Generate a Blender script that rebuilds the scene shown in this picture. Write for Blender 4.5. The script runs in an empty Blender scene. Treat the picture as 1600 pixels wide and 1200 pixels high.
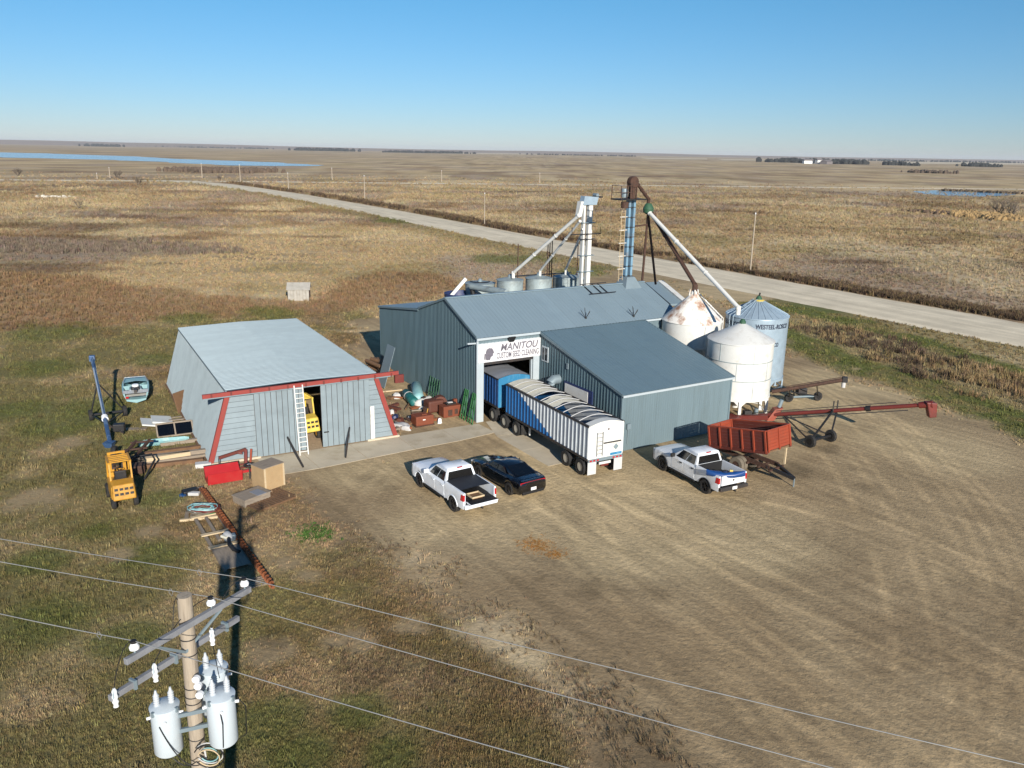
import bpy, bmesh, math, random
import numpy as np
from mathutils import Vector, Matrix
random.seed(7); np.random.seed(7)
scene = bpy.context.scene
COL = scene.collection
R = math.radians

# ------------------------------------------------------------------ camera
F_PX, PITCH, ROLL, CAM_H = 1291.75, R(15.712), R(1.0388), 18.472      # focal length in photo pixels (1600 wide)
FWD = np.array([0.0, math.cos(PITCH), -math.sin(PITCH)])
_rt = np.array([1.0, 0, 0]); _up = np.cross(_rt, FWD)
RT = math.cos(ROLL) * _rt + math.sin(ROLL) * _up
UP = -math.sin(ROLL) * _rt + math.cos(ROLL) * _up
CAM = np.array([0.0, 0.0, CAM_H])
cd = bpy.data.cameras.new('camera'); cam = bpy.data.objects.new('camera', cd); COL.objects.link(cam)
cam.matrix_world = Matrix(((RT[0], UP[0], -FWD[0], 0), (RT[1], UP[1], -FWD[1], 0), (RT[2], UP[2], -FWD[2], CAM_H), (0, 0, 0, 1)))
cd.sensor_fit = 'HORIZONTAL'; cd.sensor_width = 36.0; cd.lens = 36.0 * F_PX / 1600.0
cd.clip_start = 0.2; cd.clip_end = 60000
scene.camera = cam
# ------------------------------------------------------------------ sky, sun, exposure
SUN_D = Vector((-0.27619, 0.89668, -0.34596))                          # direction the light travels
SUN_EL = math.asin(0.34596); SUN_AZ = math.atan2(-SUN_D.x, -SUN_D.y)   # clockwise from +Y
world = bpy.data.worlds.new('World'); scene.world = world; world.use_nodes = True
wn = world.node_tree; wn.nodes.clear()
wo = wn.nodes.new('ShaderNodeOutputWorld'); wb = wn.nodes.new('ShaderNodeBackground'); sk = wn.nodes.new('ShaderNodeTexSky')
sk.sky_type = 'NISHITA'; sk.sun_disc = False; sk.sun_elevation = SUN_EL; sk.sun_rotation = SUN_AZ
sk.altitude = 500; sk.air_density = 1.0; sk.dust_density = 0.0; sk.ozone_density = 4.0
wb.inputs['Strength'].default_value = 0.056
tint = wn.nodes.new('ShaderNodeMix'); tint.data_type = 'RGBA'; tint.blend_type = 'MULTIPLY'; tint.inputs['Factor'].default_value = 1.0
tcw = wn.nodes.new('ShaderNodeTexCoord'); sxw = wn.nodes.new('ShaderNodeSeparateXYZ'); rpw = wn.nodes.new('ShaderNodeValToRGB')   # clear autumn air all round: bluer overhead, whiter low down
wn.links.new(tcw.outputs['Generated'], sxw.inputs[0]); wn.links.new(sxw.outputs['Z'], rpw.inputs['Fac']); wn.links.new(rpw.outputs['Color'], tint.inputs['B'])
rpw.color_ramp.elements[0].position = 0.0; rpw.color_ramp.elements[0].color = (0.75, 0.83, 1.10, 1); rpw.color_ramp.elements[1].position = 0.17; rpw.color_ramp.elements[1].color = (0.58, 1.0, 1.14, 1)
wn.links.new(sk.outputs[0], tint.inputs['A']); wn.links.new(tint.outputs['Result'], wb.inputs[0]); wn.links.new(wb.outputs[0], wo.inputs[0])
sl = bpy.data.lights.new('sun', 'SUN'); sl.energy = 4.3; sl.angle = R(0.53); sl.color = (1.0, 0.93, 0.82)
so = bpy.data.objects.new('sun', sl); COL.objects.link(so); so.rotation_euler = SUN_D.to_track_quat('-Z', 'Y').to_euler()
so.location = (30, -40, 60)
vs = scene.view_settings; vs.view_transform = 'Standard'; vs.look = 'None'; vs.gamma = 1.0; vs.use_curve_mapping = False
vs.exposure = 0.7

# ------------------------------------------------------------------ pixel <-> place
def ray(x, y):
    d = FWD * F_PX + RT * (x - 800) - UP * (y - 600)
    return d / np.linalg.norm(d)
def G(x, y, z=0.0):                       # photo pixel -> point on the level z
    d = ray(x, y); return Vector(CAM + d * ((CAM_H - z) / -d[2]))
def AY(x, y, Y):                          # photo pixel -> point at world depth Y
    d = ray(x, y); return Vector(CAM + d * (Y / d[1]))
def proj(P):
    d = np.array(P) - CAM; z = d @ FWD
    return 800 + F_PX * (d @ RT) / z, 600 - F_PX * (d @ UP) / z
def VZ(y, b):                             # height above the ground point b that shows at picture row y
    lo, hi = -3.0, 60.0
    for _ in range(50):
        m = (lo + hi) / 2
        if proj((b[0], b[1], m))[1] > y: lo = m
        else: hi = m
    return lo

# ------------------------------------------------------------------ mesh builder
class MB:
    def __init__(s): s.v = []; s.f = []; s.m = []
    def add(s, vs, fs, mi=0):
        o = len(s.v); s.v += [tuple(p) for p in vs]
        for f in fs: s.f.append(tuple(i + o for i in f)); s.m.append(mi)
        return s
    def box(s, c, d, rz=0.0, mi=0, rx=0.0, ry=0.0):
        hx, hy, hz = d[0] / 2, d[1] / 2, d[2] / 2
        M = Matrix.Rotation(rz, 3, 'Z') @ Matrix.Rotation(ry, 3, 'Y') @ Matrix.Rotation(rx, 3, 'X')
        vs = [M @ Vector((a * hx, b * hy, e * hz)) + Vector(c) for a in (-1, 1) for b in (-1, 1) for e in (-1, 1)]
        return s.add(vs, [(0, 1, 3, 2), (4, 6, 7, 5), (0, 4, 5, 1), (2, 3, 7, 6), (0, 2, 6, 4), (1, 5, 7, 3)], mi)
    def span(s, a, b, mi=0):              # axis-aligned box between two corners
        return s.box([(a[i] + b[i]) / 2 for i in range(3)], [abs(b[i] - a[i]) for i in range(3)], 0, mi)
    def hexa(s, p, mi=0):                 # p: bottom 4 ccw, top 4 ccw
        return s.add(p, [(3, 2, 1, 0), (4, 5, 6, 7), (0, 1, 5, 4), (1, 2, 6, 5), (2, 3, 7, 6), (3, 0, 4, 7)], mi)
    def frame(s, a, b):
        a, b = Vector(a), Vector(b); d = (b - a)
        if d.length < 1e-9: d = Vector((0, 0, 1e-6))
        d.normalize(); r = Vector((0, 0, 1)) if abs(d.z) < 0.95 else Vector((0, 1, 0))
        x = d.cross(r).normalized(); y = x.cross(d).normalized()
        return a, b, x, y
    def bar(s, a, b, w, h=None, mi=0):
        h = w if h is None else h
        a, b, x, y = s.frame(a, b)
        q = [(-w / 2, -h / 2), (w / 2, -h / 2), (w / 2, h / 2), (-w / 2, h / 2)]
        return s.hexa([a + x * i + y * j for i, j in q] + [b + x * i + y * j for i, j in q], mi)
    def tube(s, a, b, r, n=10, r2=None, cap=True, mi=0):
        r2 = r if r2 is None else r2
        a, b, x, y = s.frame(a, b)
        vs = []
        for P, rr in ((a, r), (b, r2)):
            vs += [P + x * (rr * math.cos(2 * math.pi * k / n)) + y * (rr * math.sin(2 * math.pi * k / n)) for k in range(n)]
        fs = [(k, (k + 1) % n, n + (k + 1) % n, n + k) for k in range(n)]
        if cap: fs += [tuple(range(n - 1, -1, -1)), tuple(range(n, 2 * n))]
        return s.add(vs, fs, mi)
    def path(s, pts, r, n=6, mi=0):
        pts = [Vector(p) for p in pts]; rings = []
        for i, P in enumerate(pts):
            d = (pts[min(i + 1, len(pts) - 1)] - pts[max(i - 1, 0)]).normalized()
            q = Vector((0, 0, 1)) if abs(d.z) < 0.95 else Vector((0, 1, 0))
            x = d.cross(q).normalized(); y = x.cross(d)
            rings += [P + x * (r * math.cos(2 * math.pi * k / n)) + y * (r * math.sin(2 * math.pi * k / n)) for k in range(n)]
        fs = []
        for i in range(len(pts) - 1):
            fs += [(i * n + k, i * n + (k + 1) % n, (i + 1) * n + (k + 1) % n, (i + 1) * n + k) for k in range(n)]
        fs += [tuple(range(n - 1, -1, -1)), tuple(range((len(pts) - 1) * n, len(pts) * n))]
        return s.add(rings, fs, mi)
    def lathe(s, prof, n=24, c=(0, 0, 0), axis='Z', mi=0, caps=True):
        vs = []
        for r, z in prof:
            for k in range(n):
                a = 2 * math.pi * k / n; p = (r * math.cos(a), r * math.sin(a), z)
                if axis == 'Y': p = (p[0], p[2], p[1])
                if axis == 'X': p = (p[2], p[0], p[1])
                vs.append((p[0] + c[0], p[1] + c[1], p[2] + c[2]))
        fs = []
        for i in range(len(prof) - 1):
            fs += [(i * n + k, i * n + (k + 1) % n, (i + 1) * n + (k + 1) % n, (i + 1) * n + k) for k in range(n)]
        if caps: fs += [tuple(range(n - 1, -1, -1)), tuple(range((len(prof) - 1) * n, len(prof) * n))]
        return s.add(vs, fs, mi)
    def prism(s, poly, axis, a, b, mi=0):  # poly of 2D points; axis 'X': (y,z), 'Y': (x,z), 'Z': (x,y)
        n = len(poly)
        def P(q, t): return {'X': (t, q[0], q[1]), 'Y': (q[0], t, q[1]), 'Z': (q[0], q[1], t)}[axis]
        vs = [P(q, a) for q in poly] + [P(q, b) for q in poly]
        fs = [(k, (k + 1) % n, n + (k + 1) % n, n + k) for k in range(n)] + [tuple(range(n - 1, -1, -1)), tuple(range(n, 2 * n))]
        return s.add(vs, fs, mi)
    def slab(s, quad, t, mi=0):            # thick sheet: quad of 4 points pushed t along its normal
        q = [Vector(p) for p in quad]; nrm = (q[1] - q[0]).cross(q[3] - q[0]).normalized()
        return s.hexa(q + [p + nrm * t for p in q], mi)
    def mesh(s, name):
        me = bpy.data.meshes.new(name); me.from_pydata(s.v, [], s.f)
        return me
    def build(s, name, mat, parent=None, smooth=None, bevel=0.0, loc=None, rz=0.0, seg=2):
        me = s.mesh(name)
        mats = mat if isinstance(mat, (list, tuple)) else [mat]
        for m_ in mats: me.materials.append(MAT[m_] if isinstance(m_, str) else m_)
        if len(mats) > 1:
            me.polygons.foreach_set('material_index', s.m)
        bm = bmesh.new(); bm.from_mesh(me); bmesh.ops.recalc_face_normals(bm, faces=bm.faces); bm.to_mesh(me); bm.free()
        if smooth:
            me.polygons.foreach_set('use_smooth', [True] * len(me.polygons)); me.set_sharp_from_angle(angle=R(smooth))
        o = bpy.data.objects.new(name, me); COL.objects.link(o)
        if parent: o.parent = parent
        if loc is not None: o.location = loc
        if rz: o.rotation_euler.z = rz
        if bevel:
            b = o.modifiers.new('bevel', 'BEVEL'); b.width = bevel; b.segments = seg; b.limit_method = 'ANGLE'; b.angle_limit = R(35)
            b.harden_normals = False
        return o

def thing(name, label, cat, loc=(0, 0, 0), rz=0.0, group=None, sc=1.0):
    o = bpy.data.objects.new(name, None); COL.objects.link(o); o.empty_display_size = 0.3
    o.location = loc; o.rotation_euler = (0, 0, rz); o.scale = (sc, sc, sc)
    o['label'] = label; o['category'] = cat
    if group: o['group'] = group
    return o
def tag(o, label, cat, group=None, kind=None):
    o['label'] = label; o['category'] = cat
    if group: o['group'] = group
    if kind: o['kind'] = kind
    return o
def structure(o, label=None, cat=None):
    o['kind'] = 'structure'
    if label: o['label'] = label; o['category'] = cat
    return o
def copy_tree(o, parent=None, label=None, loc=None, rz=None):
    c = o.copy(); COL.objects.link(c); c.parent = parent
    if label: c['label'] = label
    if loc is not None: c.location = loc
    if rz is not None: c.rotation_euler.z = rz
    for ch in list(o.children): copy_tree(ch, c)
    return c
def text_mesh(txt, size, shear=0.0, space=1.0, width=None, bold=0.0):
    cu = bpy.data.curves.new('lettering', 'FONT'); cu.body = txt; cu.size = size; cu.shear = shear; cu.space_character = space; cu.offset = bold
    ob = bpy.data.objects.new('lettering', cu); COL.objects.link(ob)
    dg = bpy.context.evaluated_depsgraph_get(); me = bpy.data.meshes.new_from_object(ob.evaluated_get(dg))
    v = np.array([tuple(q.co) for q in me.vertices]); f = [tuple(p.vertices) for p in me.polygons]
    bpy.data.objects.remove(ob); bpy.data.meshes.remove(me); bpy.data.curves.remove(cu)
    v[:, 0] -= v[:, 0].min()
    if width: v[:, 0] *= width / v[:, 0].max()
    return v, f

# ------------------------------------------------------------------ materials
MAT = {}
def lin(r, g, b):
    return tuple(((c / 255) / 12.92 if c / 255 <= 0.04045 else ((c / 255 + 0.055) / 1.055) ** 2.4) for c in (r, g, b))
def material(name, rgb, rough=0.6, metal=0.0, var=0.12, scale=3.0, dirt=None, dirt_amt=0.0, dirt_scale=2.0, bump=0.0, bump_scale=40.0, spec=0.5, stretch=None, coat=0.0, dirt_lo=0.5, dirt_hi=0.7, piece=0.035):
    """rgb in sRGB 0-255; object-space noise gives tone variation, patches of dirt / rust and fine relief"""
    m = bpy.data.materials.new(name); m.use_nodes = True; nt = m.node_tree; b = nt.nodes['Principled BSDF']
    c = lin(*rgb); tc = nt.nodes.new('ShaderNodeTexCoord'); src = tc.outputs['Object']
    if stretch:
        mp = nt.nodes.new('ShaderNodeMapping'); mp.inputs['Scale'].default_value = stretch
        nt.links.new(src, mp.inputs['Vector']); src = mp.outputs['Vector']
    n1 = nt.nodes.new('ShaderNodeTexNoise'); n1.inputs['Scale'].default_value = scale; n1.inputs['Detail'].default_value = 5
    nt.links.new(src, n1.inputs['Vector'])
    mr = nt.nodes.new('ShaderNodeMapRange'); mr.inputs['From Min'].default_value = 0.25; mr.inputs['From Max'].default_value = 0.75
    mr.inputs['To Min'].default_value = 1 - var; mr.inputs['To Max'].default_value = 1 + var
    nt.links.new(n1.outputs['Fac'], mr.inputs['Value'])
    oi = nt.nodes.new('ShaderNodeObjectInfo'); ro = nt.nodes.new('ShaderNodeMapRange'); ro.inputs['To Min'].default_value = 1 - piece; ro.inputs['To Max'].default_value = 1 + piece
    nt.links.new(oi.outputs['Random'], ro.inputs['Value']); pm = nt.nodes.new('ShaderNodeMath'); pm.operation = 'MULTIPLY'; nt.links.new(mr.outputs[0], pm.inputs[0]); nt.links.new(ro.outputs[0], pm.inputs[1])
    mx = nt.nodes.new('ShaderNodeMix'); mx.data_type = 'RGBA'; mx.blend_type = 'MULTIPLY'; mx.inputs['Factor'].default_value = 1
    mx.inputs['A'].default_value = (*c, 1); nt.links.new(pm.outputs[0], mx.inputs['B']); out = mx.outputs['Result']
    if dirt is not None:
        n2 = nt.nodes.new('ShaderNodeTexNoise'); n2.inputs['Scale'].default_value = dirt_scale; n2.inputs['Detail'].default_value = 8; n2.inputs['Roughness'].default_value = 0.65
        nt.links.new(src, n2.inputs['Vector'])
        r2 = nt.nodes.new('ShaderNodeMapRange'); r2.inputs['From Min'].default_value = dirt_lo; r2.inputs['From Max'].default_value = dirt_hi
        r2.inputs['To Max'].default_value = dirt_amt; nt.links.new(n2.outputs['Fac'], r2.inputs['Value'])
        m2 = nt.nodes.new('ShaderNodeMix'); m2.data_type = 'RGBA'; m2.inputs['B'].default_value = (*lin(*dirt), 1)
        nt.links.new(r2.outputs[0], m2.inputs['Factor']); nt.links.new(out, m2.inputs['A']); out = m2.outputs['Result']
    nt.links.new(out, b.inputs['Base Color'])
    b.inputs['Roughness'].default_value = rough; b.inputs['Metallic'].default_value = metal; b.inputs['Specular IOR Level'].default_value = spec
    b.inputs['Coat Weight'].default_value = coat; b.inputs['Coat Roughness'].default_value = 0.06
    if bump:
        n3 = nt.nodes.new('ShaderNodeTexNoise'); n3.inputs['Scale'].default_value = bump_scale; n3.inputs['Detail'].default_value = 4
        nt.links.new(src, n3.inputs['Vector']); bp = nt.nodes.new('ShaderNodeBump'); bp.inputs['Strength'].default_value = bump; bp.inputs['Distance'].default_value = 0.03
        nt.links.new(n3.outputs['Fac'], bp.inputs['Height']); nt.links.new(bp.outputs['Normal'], b.inputs['Normal'])
    MAT[name] = m; return m

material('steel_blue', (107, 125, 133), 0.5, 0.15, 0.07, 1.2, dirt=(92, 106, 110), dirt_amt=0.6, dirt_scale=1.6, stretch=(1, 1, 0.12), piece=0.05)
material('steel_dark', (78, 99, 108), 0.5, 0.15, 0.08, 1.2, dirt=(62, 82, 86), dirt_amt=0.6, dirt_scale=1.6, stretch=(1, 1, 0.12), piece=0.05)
material('wing_roof', (101, 123, 134), 0.5, 0.15, 0.06, 0.5, dirt=(84, 104, 118), dirt_amt=0.4, dirt_scale=0.5)
material('steel_roof', (127, 145, 155), 0.5, 0.15, 0.05, 0.5, dirt=(108, 126, 138), dirt_amt=0.35, dirt_scale=0.5)
material('galv_sheet', (123, 138, 146), 0.5, 0.2, 0.06, 1.5, dirt=(118, 132, 140), dirt_amt=0.45, dirt_scale=1.1)
material('galv_wall', (128, 141, 148), 0.5, 0.15, 0.07, 1.5, dirt=(112, 124, 130), dirt_amt=0.5, dirt_scale=1.3, piece=.05)
material('galv_bin', (148, 166, 180), 0.42, 0.2, 0.10, 2.0, dirt=(124, 140, 154), dirt_amt=0.4, dirt_scale=1.5)
material('bin_grey', (146, 158, 160), 0.55, 0.2, 0.10, 2.0, dirt=(98, 98, 92), dirt_amt=0.5, dirt_scale=1.5)
material('white_paint', (206, 206, 202), 0.45, 0.0, 0.04, 1.5, dirt=(168, 160, 148), dirt_amt=0.6, dirt_scale=1.4, dirt_lo=0.52, dirt_hi=0.75)
material('rusty_white', (222, 218, 210), 0.6, 0.0, 0.05, 2.0, dirt=(140, 92, 58), dirt_amt=0.9, dirt_scale=1.1, dirt_lo=0.49, dirt_hi=0.64, stretch=(1, 1, 0.4))
material('trim_white', (170, 180, 186), 0.5, 0.1, 0.05, 2.0)
material('red_paint', (136, 54, 47), 0.6, 0.0, 0.10, 1.5, dirt=(120, 70, 62), dirt_amt=0.5, dirt_scale=2.0)
material('red_bright', (164, 34, 38), 0.45, 0.0, 0.08, 2.0, dirt=(150, 70, 60), dirt_amt=0.4)
material('red_auger', (104, 40, 34), 0.55, 0.0, 0.15, 1.5, dirt=(80, 46, 36), dirt_amt=0.6, dirt_scale=1.6)
material('orange_red', (138, 58, 35), 0.6, 0.0, 0.12, 1.2, dirt=(118, 62, 42), dirt_amt=0.6, dirt_scale=1.8, bump=0.1)
material('orange_dark', (96, 42, 32), 0.65, 0.0, 0.12, 1.2, dirt=(84, 46, 36), dirt_amt=0.6, dirt_scale=1.8)  # darker copy of orange_red; on the wagon sides its colour carries painted shade
material('rust', (128, 74, 42), 0.85, 0.1, 0.25, 4.0, dirt=(74, 44, 32), dirt_amt=0.8, dirt_scale=5.0, bump=0.3)
material('rust_dark', (74, 52, 42), 0.85, 0.1, 0.25, 4.0, dirt=(45, 36, 32), dirt_amt=0.8, dirt_scale=5.0)
material('yellow', (184, 134, 40), 0.5, 0.0, 0.10, 3.0, dirt=(140, 92, 40), dirt_amt=0.6, dirt_scale=4.0)
material('yellow_pale', (212, 186, 84), 0.5, 0.0, 0.08, 3.0, dirt=(120, 96, 50), dirt_amt=0.4, dirt_scale=4.0)
material('black_metal', (34, 34, 36), 0.55, 0.2, 0.15, 3.0, dirt=(70, 62, 52), dirt_amt=0.35)
material('dark_steel', (58, 56, 56), 0.6, 0.3, 0.15, 3.0, dirt=(86, 62, 48), dirt_amt=0.5)
material('rubber', (30, 30, 31), 0.85, 0.0, 0.12, 6.0, dirt=(92, 82, 68), dirt_amt=0.3)
material('rubber_dusty', (108, 100, 88), 0.9, 0.0, 0.12, 6.0, dirt=(60, 56, 52), dirt_amt=0.5)
material('rim_dark', (46, 46, 48), 0.4, 0.6, 0.05)
material('rim_light', (190, 184, 170), 0.5, 0.2, 0.08)
material('car_white', (220, 226, 234), 0.25, 0.0, 0.015, 1.0, coat=0.6, dirt=(196, 188, 176), dirt_amt=0.3, dirt_scale=1.2)
material('car_white_dusty', (212, 217, 223), 0.3, 0.0, 0.02, 1.0, coat=0.4, dirt=(182, 172, 158), dirt_amt=0.45, dirt_scale=1.2)
material('car_black', (8, 8, 12), 0.16, 0.0, 0.03, 1.0, coat=1.0)
material('glass_dark', (10, 12, 16), 0.06, 0.0, 0.02, 1.0, spec=0.6)
material('window_glass', (40, 48, 54), 0.08, 0.0, 0.05, 1.0)
material('plastic_black', (24, 24, 26), 0.6, 0.0, 0.06)
material('tonneau', (36, 38, 44), 0.6, 0.0, 0.05, 3.0)
material('tail_red', (170, 18, 26), 0.2, 0.0, 0.05, coat=0.5)
material('lamp_clear', (225, 228, 232), 0.12, 0.2, 0.02)
material('plate_white', (232, 232, 228), 0.4, 0.0, 0.02)
material('chrome', (200, 202, 206), 0.15, 1.0, 0.02)
material('trailer_blue', (24, 66, 116), 0.45, 0.0, 0.08, 1.5, dirt=(80, 104, 130), dirt_amt=0.3)
material('trailer_cyan', (44, 116, 156), 0.5, 0.0, 0.10, 1.5, dirt=(120, 160, 178), dirt_amt=0.5, dirt_scale=3.0, stretch=(1, 1, 0.3))
material('tarp_grey', (122, 126, 134), 0.8, 0.0, 0.08, 1.0, bump=0.15, bump_scale=4)
material('tarp_pale', (204, 200, 184), 0.85, 0.0, 0.07, 1.0, dirt=(160, 154, 138), dirt_amt=0.5, bump=0.3, bump_scale=3)
material('aluminium', (176, 180, 184), 0.35, 0.7, 0.06)
material('navy', (40, 52, 92), 0.5, 0.0, 0.06)
material('blue_leg', (112, 146, 168), 0.5, 0.1, 0.15, 2.0, dirt=(120, 96, 76), dirt_amt=0.6, dirt_scale=1.5)
material('blue_auger', (56, 84, 122), 0.45, 0.2, 0.10, 2.0, dirt=(150, 165, 180), dirt_amt=0.6)
material('auger_silver', (170, 182, 196), 0.4, 0.4, 0.08, 2.0)
material('green_paint', (46, 84, 62), 0.6, 0.0, 0.15, 2.0, dirt=(70, 64, 50), dirt_amt=0.4)
material('green_frame', (40, 96, 52), 0.6, 0.0, 0.15, 2.0)
material('teal', (26, 98, 96), 0.5, 0.0, 0.12, 2.0, dirt=(120, 150, 145), dirt_amt=0.4)
material('teal_pale', (128, 172, 176), 0.5, 0.0, 0.10, 2.0, dirt=(190, 196, 190), dirt_amt=0.6)
material('boat_teal', (128, 164, 170), 0.4, 0.0, 0.08, 2.0, dirt=(160, 168, 160), dirt_amt=0.4)
material('wood_grey', (138, 126, 112), 0.9, 0.0, 0.2, 4.0, dirt=(92, 82, 72), dirt_amt=0.6, stretch=(1, 6, 6), bump=0.25)
material('wood_pale', (190, 170, 138), 0.85, 0.0, 0.12, 4.0, dirt=(130, 110, 86), dirt_amt=0.4, stretch=(1, 6, 6))
material('wood_brown', (112, 84, 60), 0.9, 0.0, 0.2, 4.0, dirt=(70, 54, 42), dirt_amt=0.6)
material('plywood', (166, 140, 104), 0.85, 0.0, 0.10, 3.0, dirt=(150, 116, 78), dirt_amt=0.5, dirt_scale=6)
material('pole_wood', (158, 146, 130), 0.9, 0.0, 0.12, 5.0, dirt=(96, 84, 72), dirt_amt=0.6, dirt_scale=3.0, stretch=(6, 6, 0.4), bump=0.3)
material('arm_wood', (120, 122, 127), 0.9, 0.0, 0.14, 5.0, dirt=(76, 76, 78), dirt_amt=0.6, dirt_scale=3.0, bump=0.25)
material('transformer_grey', (186, 197, 205), 0.4, 0.0, 0.03, 2.0, dirt=(150, 156, 160), dirt_amt=0.3)
material('porcelain', (224, 226, 228), 0.25, 0.0, 0.03)
material('insulator_grey', (178, 184, 190), 0.3, 0.0, 0.05)
material('wire_alu', (150, 150, 148), 0.5, 0.3, 0.05)
material('cable_black', (26, 26, 28), 0.6, 0.0, 0.05)
material('concrete', (188, 176, 154), 0.9, 0.0, 0.10, 0.8, dirt=(156, 140, 114), dirt_amt=0.7, dirt_scale=0.6, bump=0.2, bump_scale=20)
material('footing', (186, 174, 154), 0.9, 0.0, 0.1, 1.5)
material('brown_metal', (92, 52, 40), 0.7, 0.1, 0.2, 2.0, dirt=(60, 38, 34), dirt_amt=0.6)
material('crate_orange', (114, 58, 36), 0.7, 0.0, 0.12, 2.0, dirt=(108, 58, 36), dirt_amt=0.6)
material('wood_silver', (158, 154, 146), 0.9, 0.0, 0.12, 3.0, dirt=(120, 116, 108), dirt_amt=0.5)
material('interior', (70, 62, 52), 0.95, 0.0, 0.1)
material('shrub_bark', (96, 86, 76), 0.95, 0.0, 0.15)
material('kayak_blue', (26, 64, 120), 0.35, 0.0, 0.08, 2.0)
material('canvas_white', (184, 184, 184), 0.8, 0.0, 0.06, 2.0, dirt=(160, 154, 146), dirt_amt=0.5)
material('sign_white', (206, 206, 208), 0.6, 0.0, 0.02, 2.0, dirt=(206, 202, 200), dirt_amt=0.5, dirt_scale=3)
material('sign_grey', (98, 94, 104), 0.7, 0.0, 0.14, 6.0)
material('letter_dark', (34, 42, 62), 0.6, 0.0, 0.1)
material('far_white', (224, 224, 220), 0.6, 0.0, 0.02)
material('far_roof', (110, 104, 104), 0.7, 0.0, 0.05)
material('stone', (186, 180, 168), 0.9, 0.0, 0.15, 1.5)

# ------------------------------------------------------------------ fractal noise for the land
def vnoise(x, y, seed):
    xi = np.floor(x).astype(np.int64); yi = np.floor(y).astype(np.int64); xf = x - xi; yf = y - yi
    def h(a, b):
        n = (a * 374761393 + b * 668265263 + seed * 1442695041) & 0xffffffff
        n = ((n ^ (n >> 13)) * 1274126177) & 0xffffffff
        return ((n ^ (n >> 16)) & 0xffff) / 65535.0
    u = xf * xf * (3 - 2 * xf); v = yf * yf * (3 - 2 * yf)
    return (h(xi, yi) * (1 - u) + h(xi + 1, yi) * u) * (1 - v) + (h(xi, yi + 1) * (1 - u) + h(xi + 1, yi + 1) * u) * v
def fbm(x, y, scale, octv=4, seed=1):
    s = 0; a = 0.5; t = 0; x = np.asarray(x, float) / scale; y = np.asarray(y, float) / scale
    for k in range(octv):
        s = s + a * vnoise(x * 2 ** k + 17.3 * k, y * 2 ** k - 9.1 * k, seed + k); t += a; a *= 0.55
    return s / t
def pxpoly(pts): return np.array([[G(*p)[0], G(*p)[1]] for p in pts])
def sdist(x, y, poly):                    # signed distance, positive inside
    x = np.asarray(x, float); y = np.asarray(y, float); d = np.full(x.shape, 1e18); ins = np.zeros(x.shape, bool); n = len(poly)
    for i in range(n):
        ax, ay = poly[i]; bx, by = poly[(i + 1) % n]; ex, ey = bx - ax, by - ay
        t = np.clip(((x - ax) * ex + (y - ay) * ey) / (ex * ex + ey * ey + 1e-9), 0, 1)
        d = np.minimum(d, (x - ax - t * ex) ** 2 + (y - ay - t * ey) ** 2)
        c = ((ay > y) != (by > y)) & (x < (bx - ax) * (y - ay) / ((by - ay) if by != ay else 1e-9) + ax); ins ^= c
    d = np.sqrt(d); return np.where(ins, d, -d)
def sstep(v, a, b): t = np.clip((v - a) / (b - a), 0, 1); return t * t * (3 - 2 * t)

YARD = pxpoly([(1000, 408), (1045, 440), (1120, 470), (1150, 480), (1230, 548), (1310, 582), (1400, 610), (1500, 648), (1600, 690), (1760, 760), (1990, 1200), (2000, 1400), (1050, 1400), (960, 1200), (820, 1030), (690, 930), (590, 850), (500, 790), (470, 740), (430, 730), (330, 730), (620, 690), (600, 610), (550, 545), (540, 505), (600, 490), (700, 470), (900, 440)])
APPROACH = pxpoly([(985, 400), (1025, 436), (1095, 466), (1150, 472), (1230, 468), (1320, 484), (1320, 460), (1080, 415)])
APRON = pxpoly([(395, 716), (747, 660), (790, 676), (650, 704), (428, 748)])
LAWN = pxpoly([(-300, 540), (0, 520), (140, 512), (285, 502), (460, 492), (560, 486), (600, 500), (560, 560), (330, 730), (460, 760), (500, 800), (600, 870), (700, 950), (830, 1050), (980, 1230), (1000, 1400), (-700, 1400), (-700, 900)])
STRIP = pxpoly([(1140, 468), (1230, 462), (1330, 488), (1450, 530), (1600, 575), (1800, 640), (1900, 800), (1600, 690), (1500, 648), (1400, 610), (1310, 582), (1230, 548)])
BRUSH = pxpoly([(-300, 420), (0, 425), (150, 430), (330, 462), (480, 470), (520, 440), (600, 425), (700, 432), (740, 450), (700, 470), (600, 482), (480, 498), (270, 500), (100, 515), (-300, 540)])
WEEDS = pxpoly([(1225, 488), (1320, 508), (1450, 545), (1600, 588), (1750, 640), (1800, 680), (1600, 640), (1480, 598), (1350, 560), (1240, 512)])
GREY = pxpoly([(-100, 375), (60, 372), (250, 380), (360, 392), (300, 402), (120, 405), (-100, 408)])
ROADL = [(230.0, -205.0), (120.0, -18.0), (56.5, 89.8), (43.0, 111.0), (18.0, 153.0), (-6.6, 196.0), (-40.0, 257.0), (-92.5, 344.0), (-158.0, 440.0), (-190.0, 458.0)]
def road_side(x, y):                      # signed distance to the road's centre line, positive on the far side
    best = np.full(np.shape(x), 1e9); sg = np.zeros(np.shape(x))
    for (ax, ay), (bx, by) in zip(ROADL[:-1], ROADL[1:]):
        ex, ey = bx - ax, by - ay; L = math.hypot(ex, ey); t = np.clip(((x - ax) * ex + (y - ay) * ey) / L / L, 0, 1)
        d = np.hypot(x - ax - t * ex, y - ay - t * ey); c = (ex * (y - ay) - ey * (x - ax)) / L
        m = d < best; best = np.where(m, d, best); sg = np.where(m, -np.sign(c), sg)
    return best * sg
TAN, BROWN, MAUVE, OLIVE = [np.array(lin(*c)) for c in ((170, 149, 114), (134, 112, 85), (142, 126, 114), (122, 112, 74))]
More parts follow.
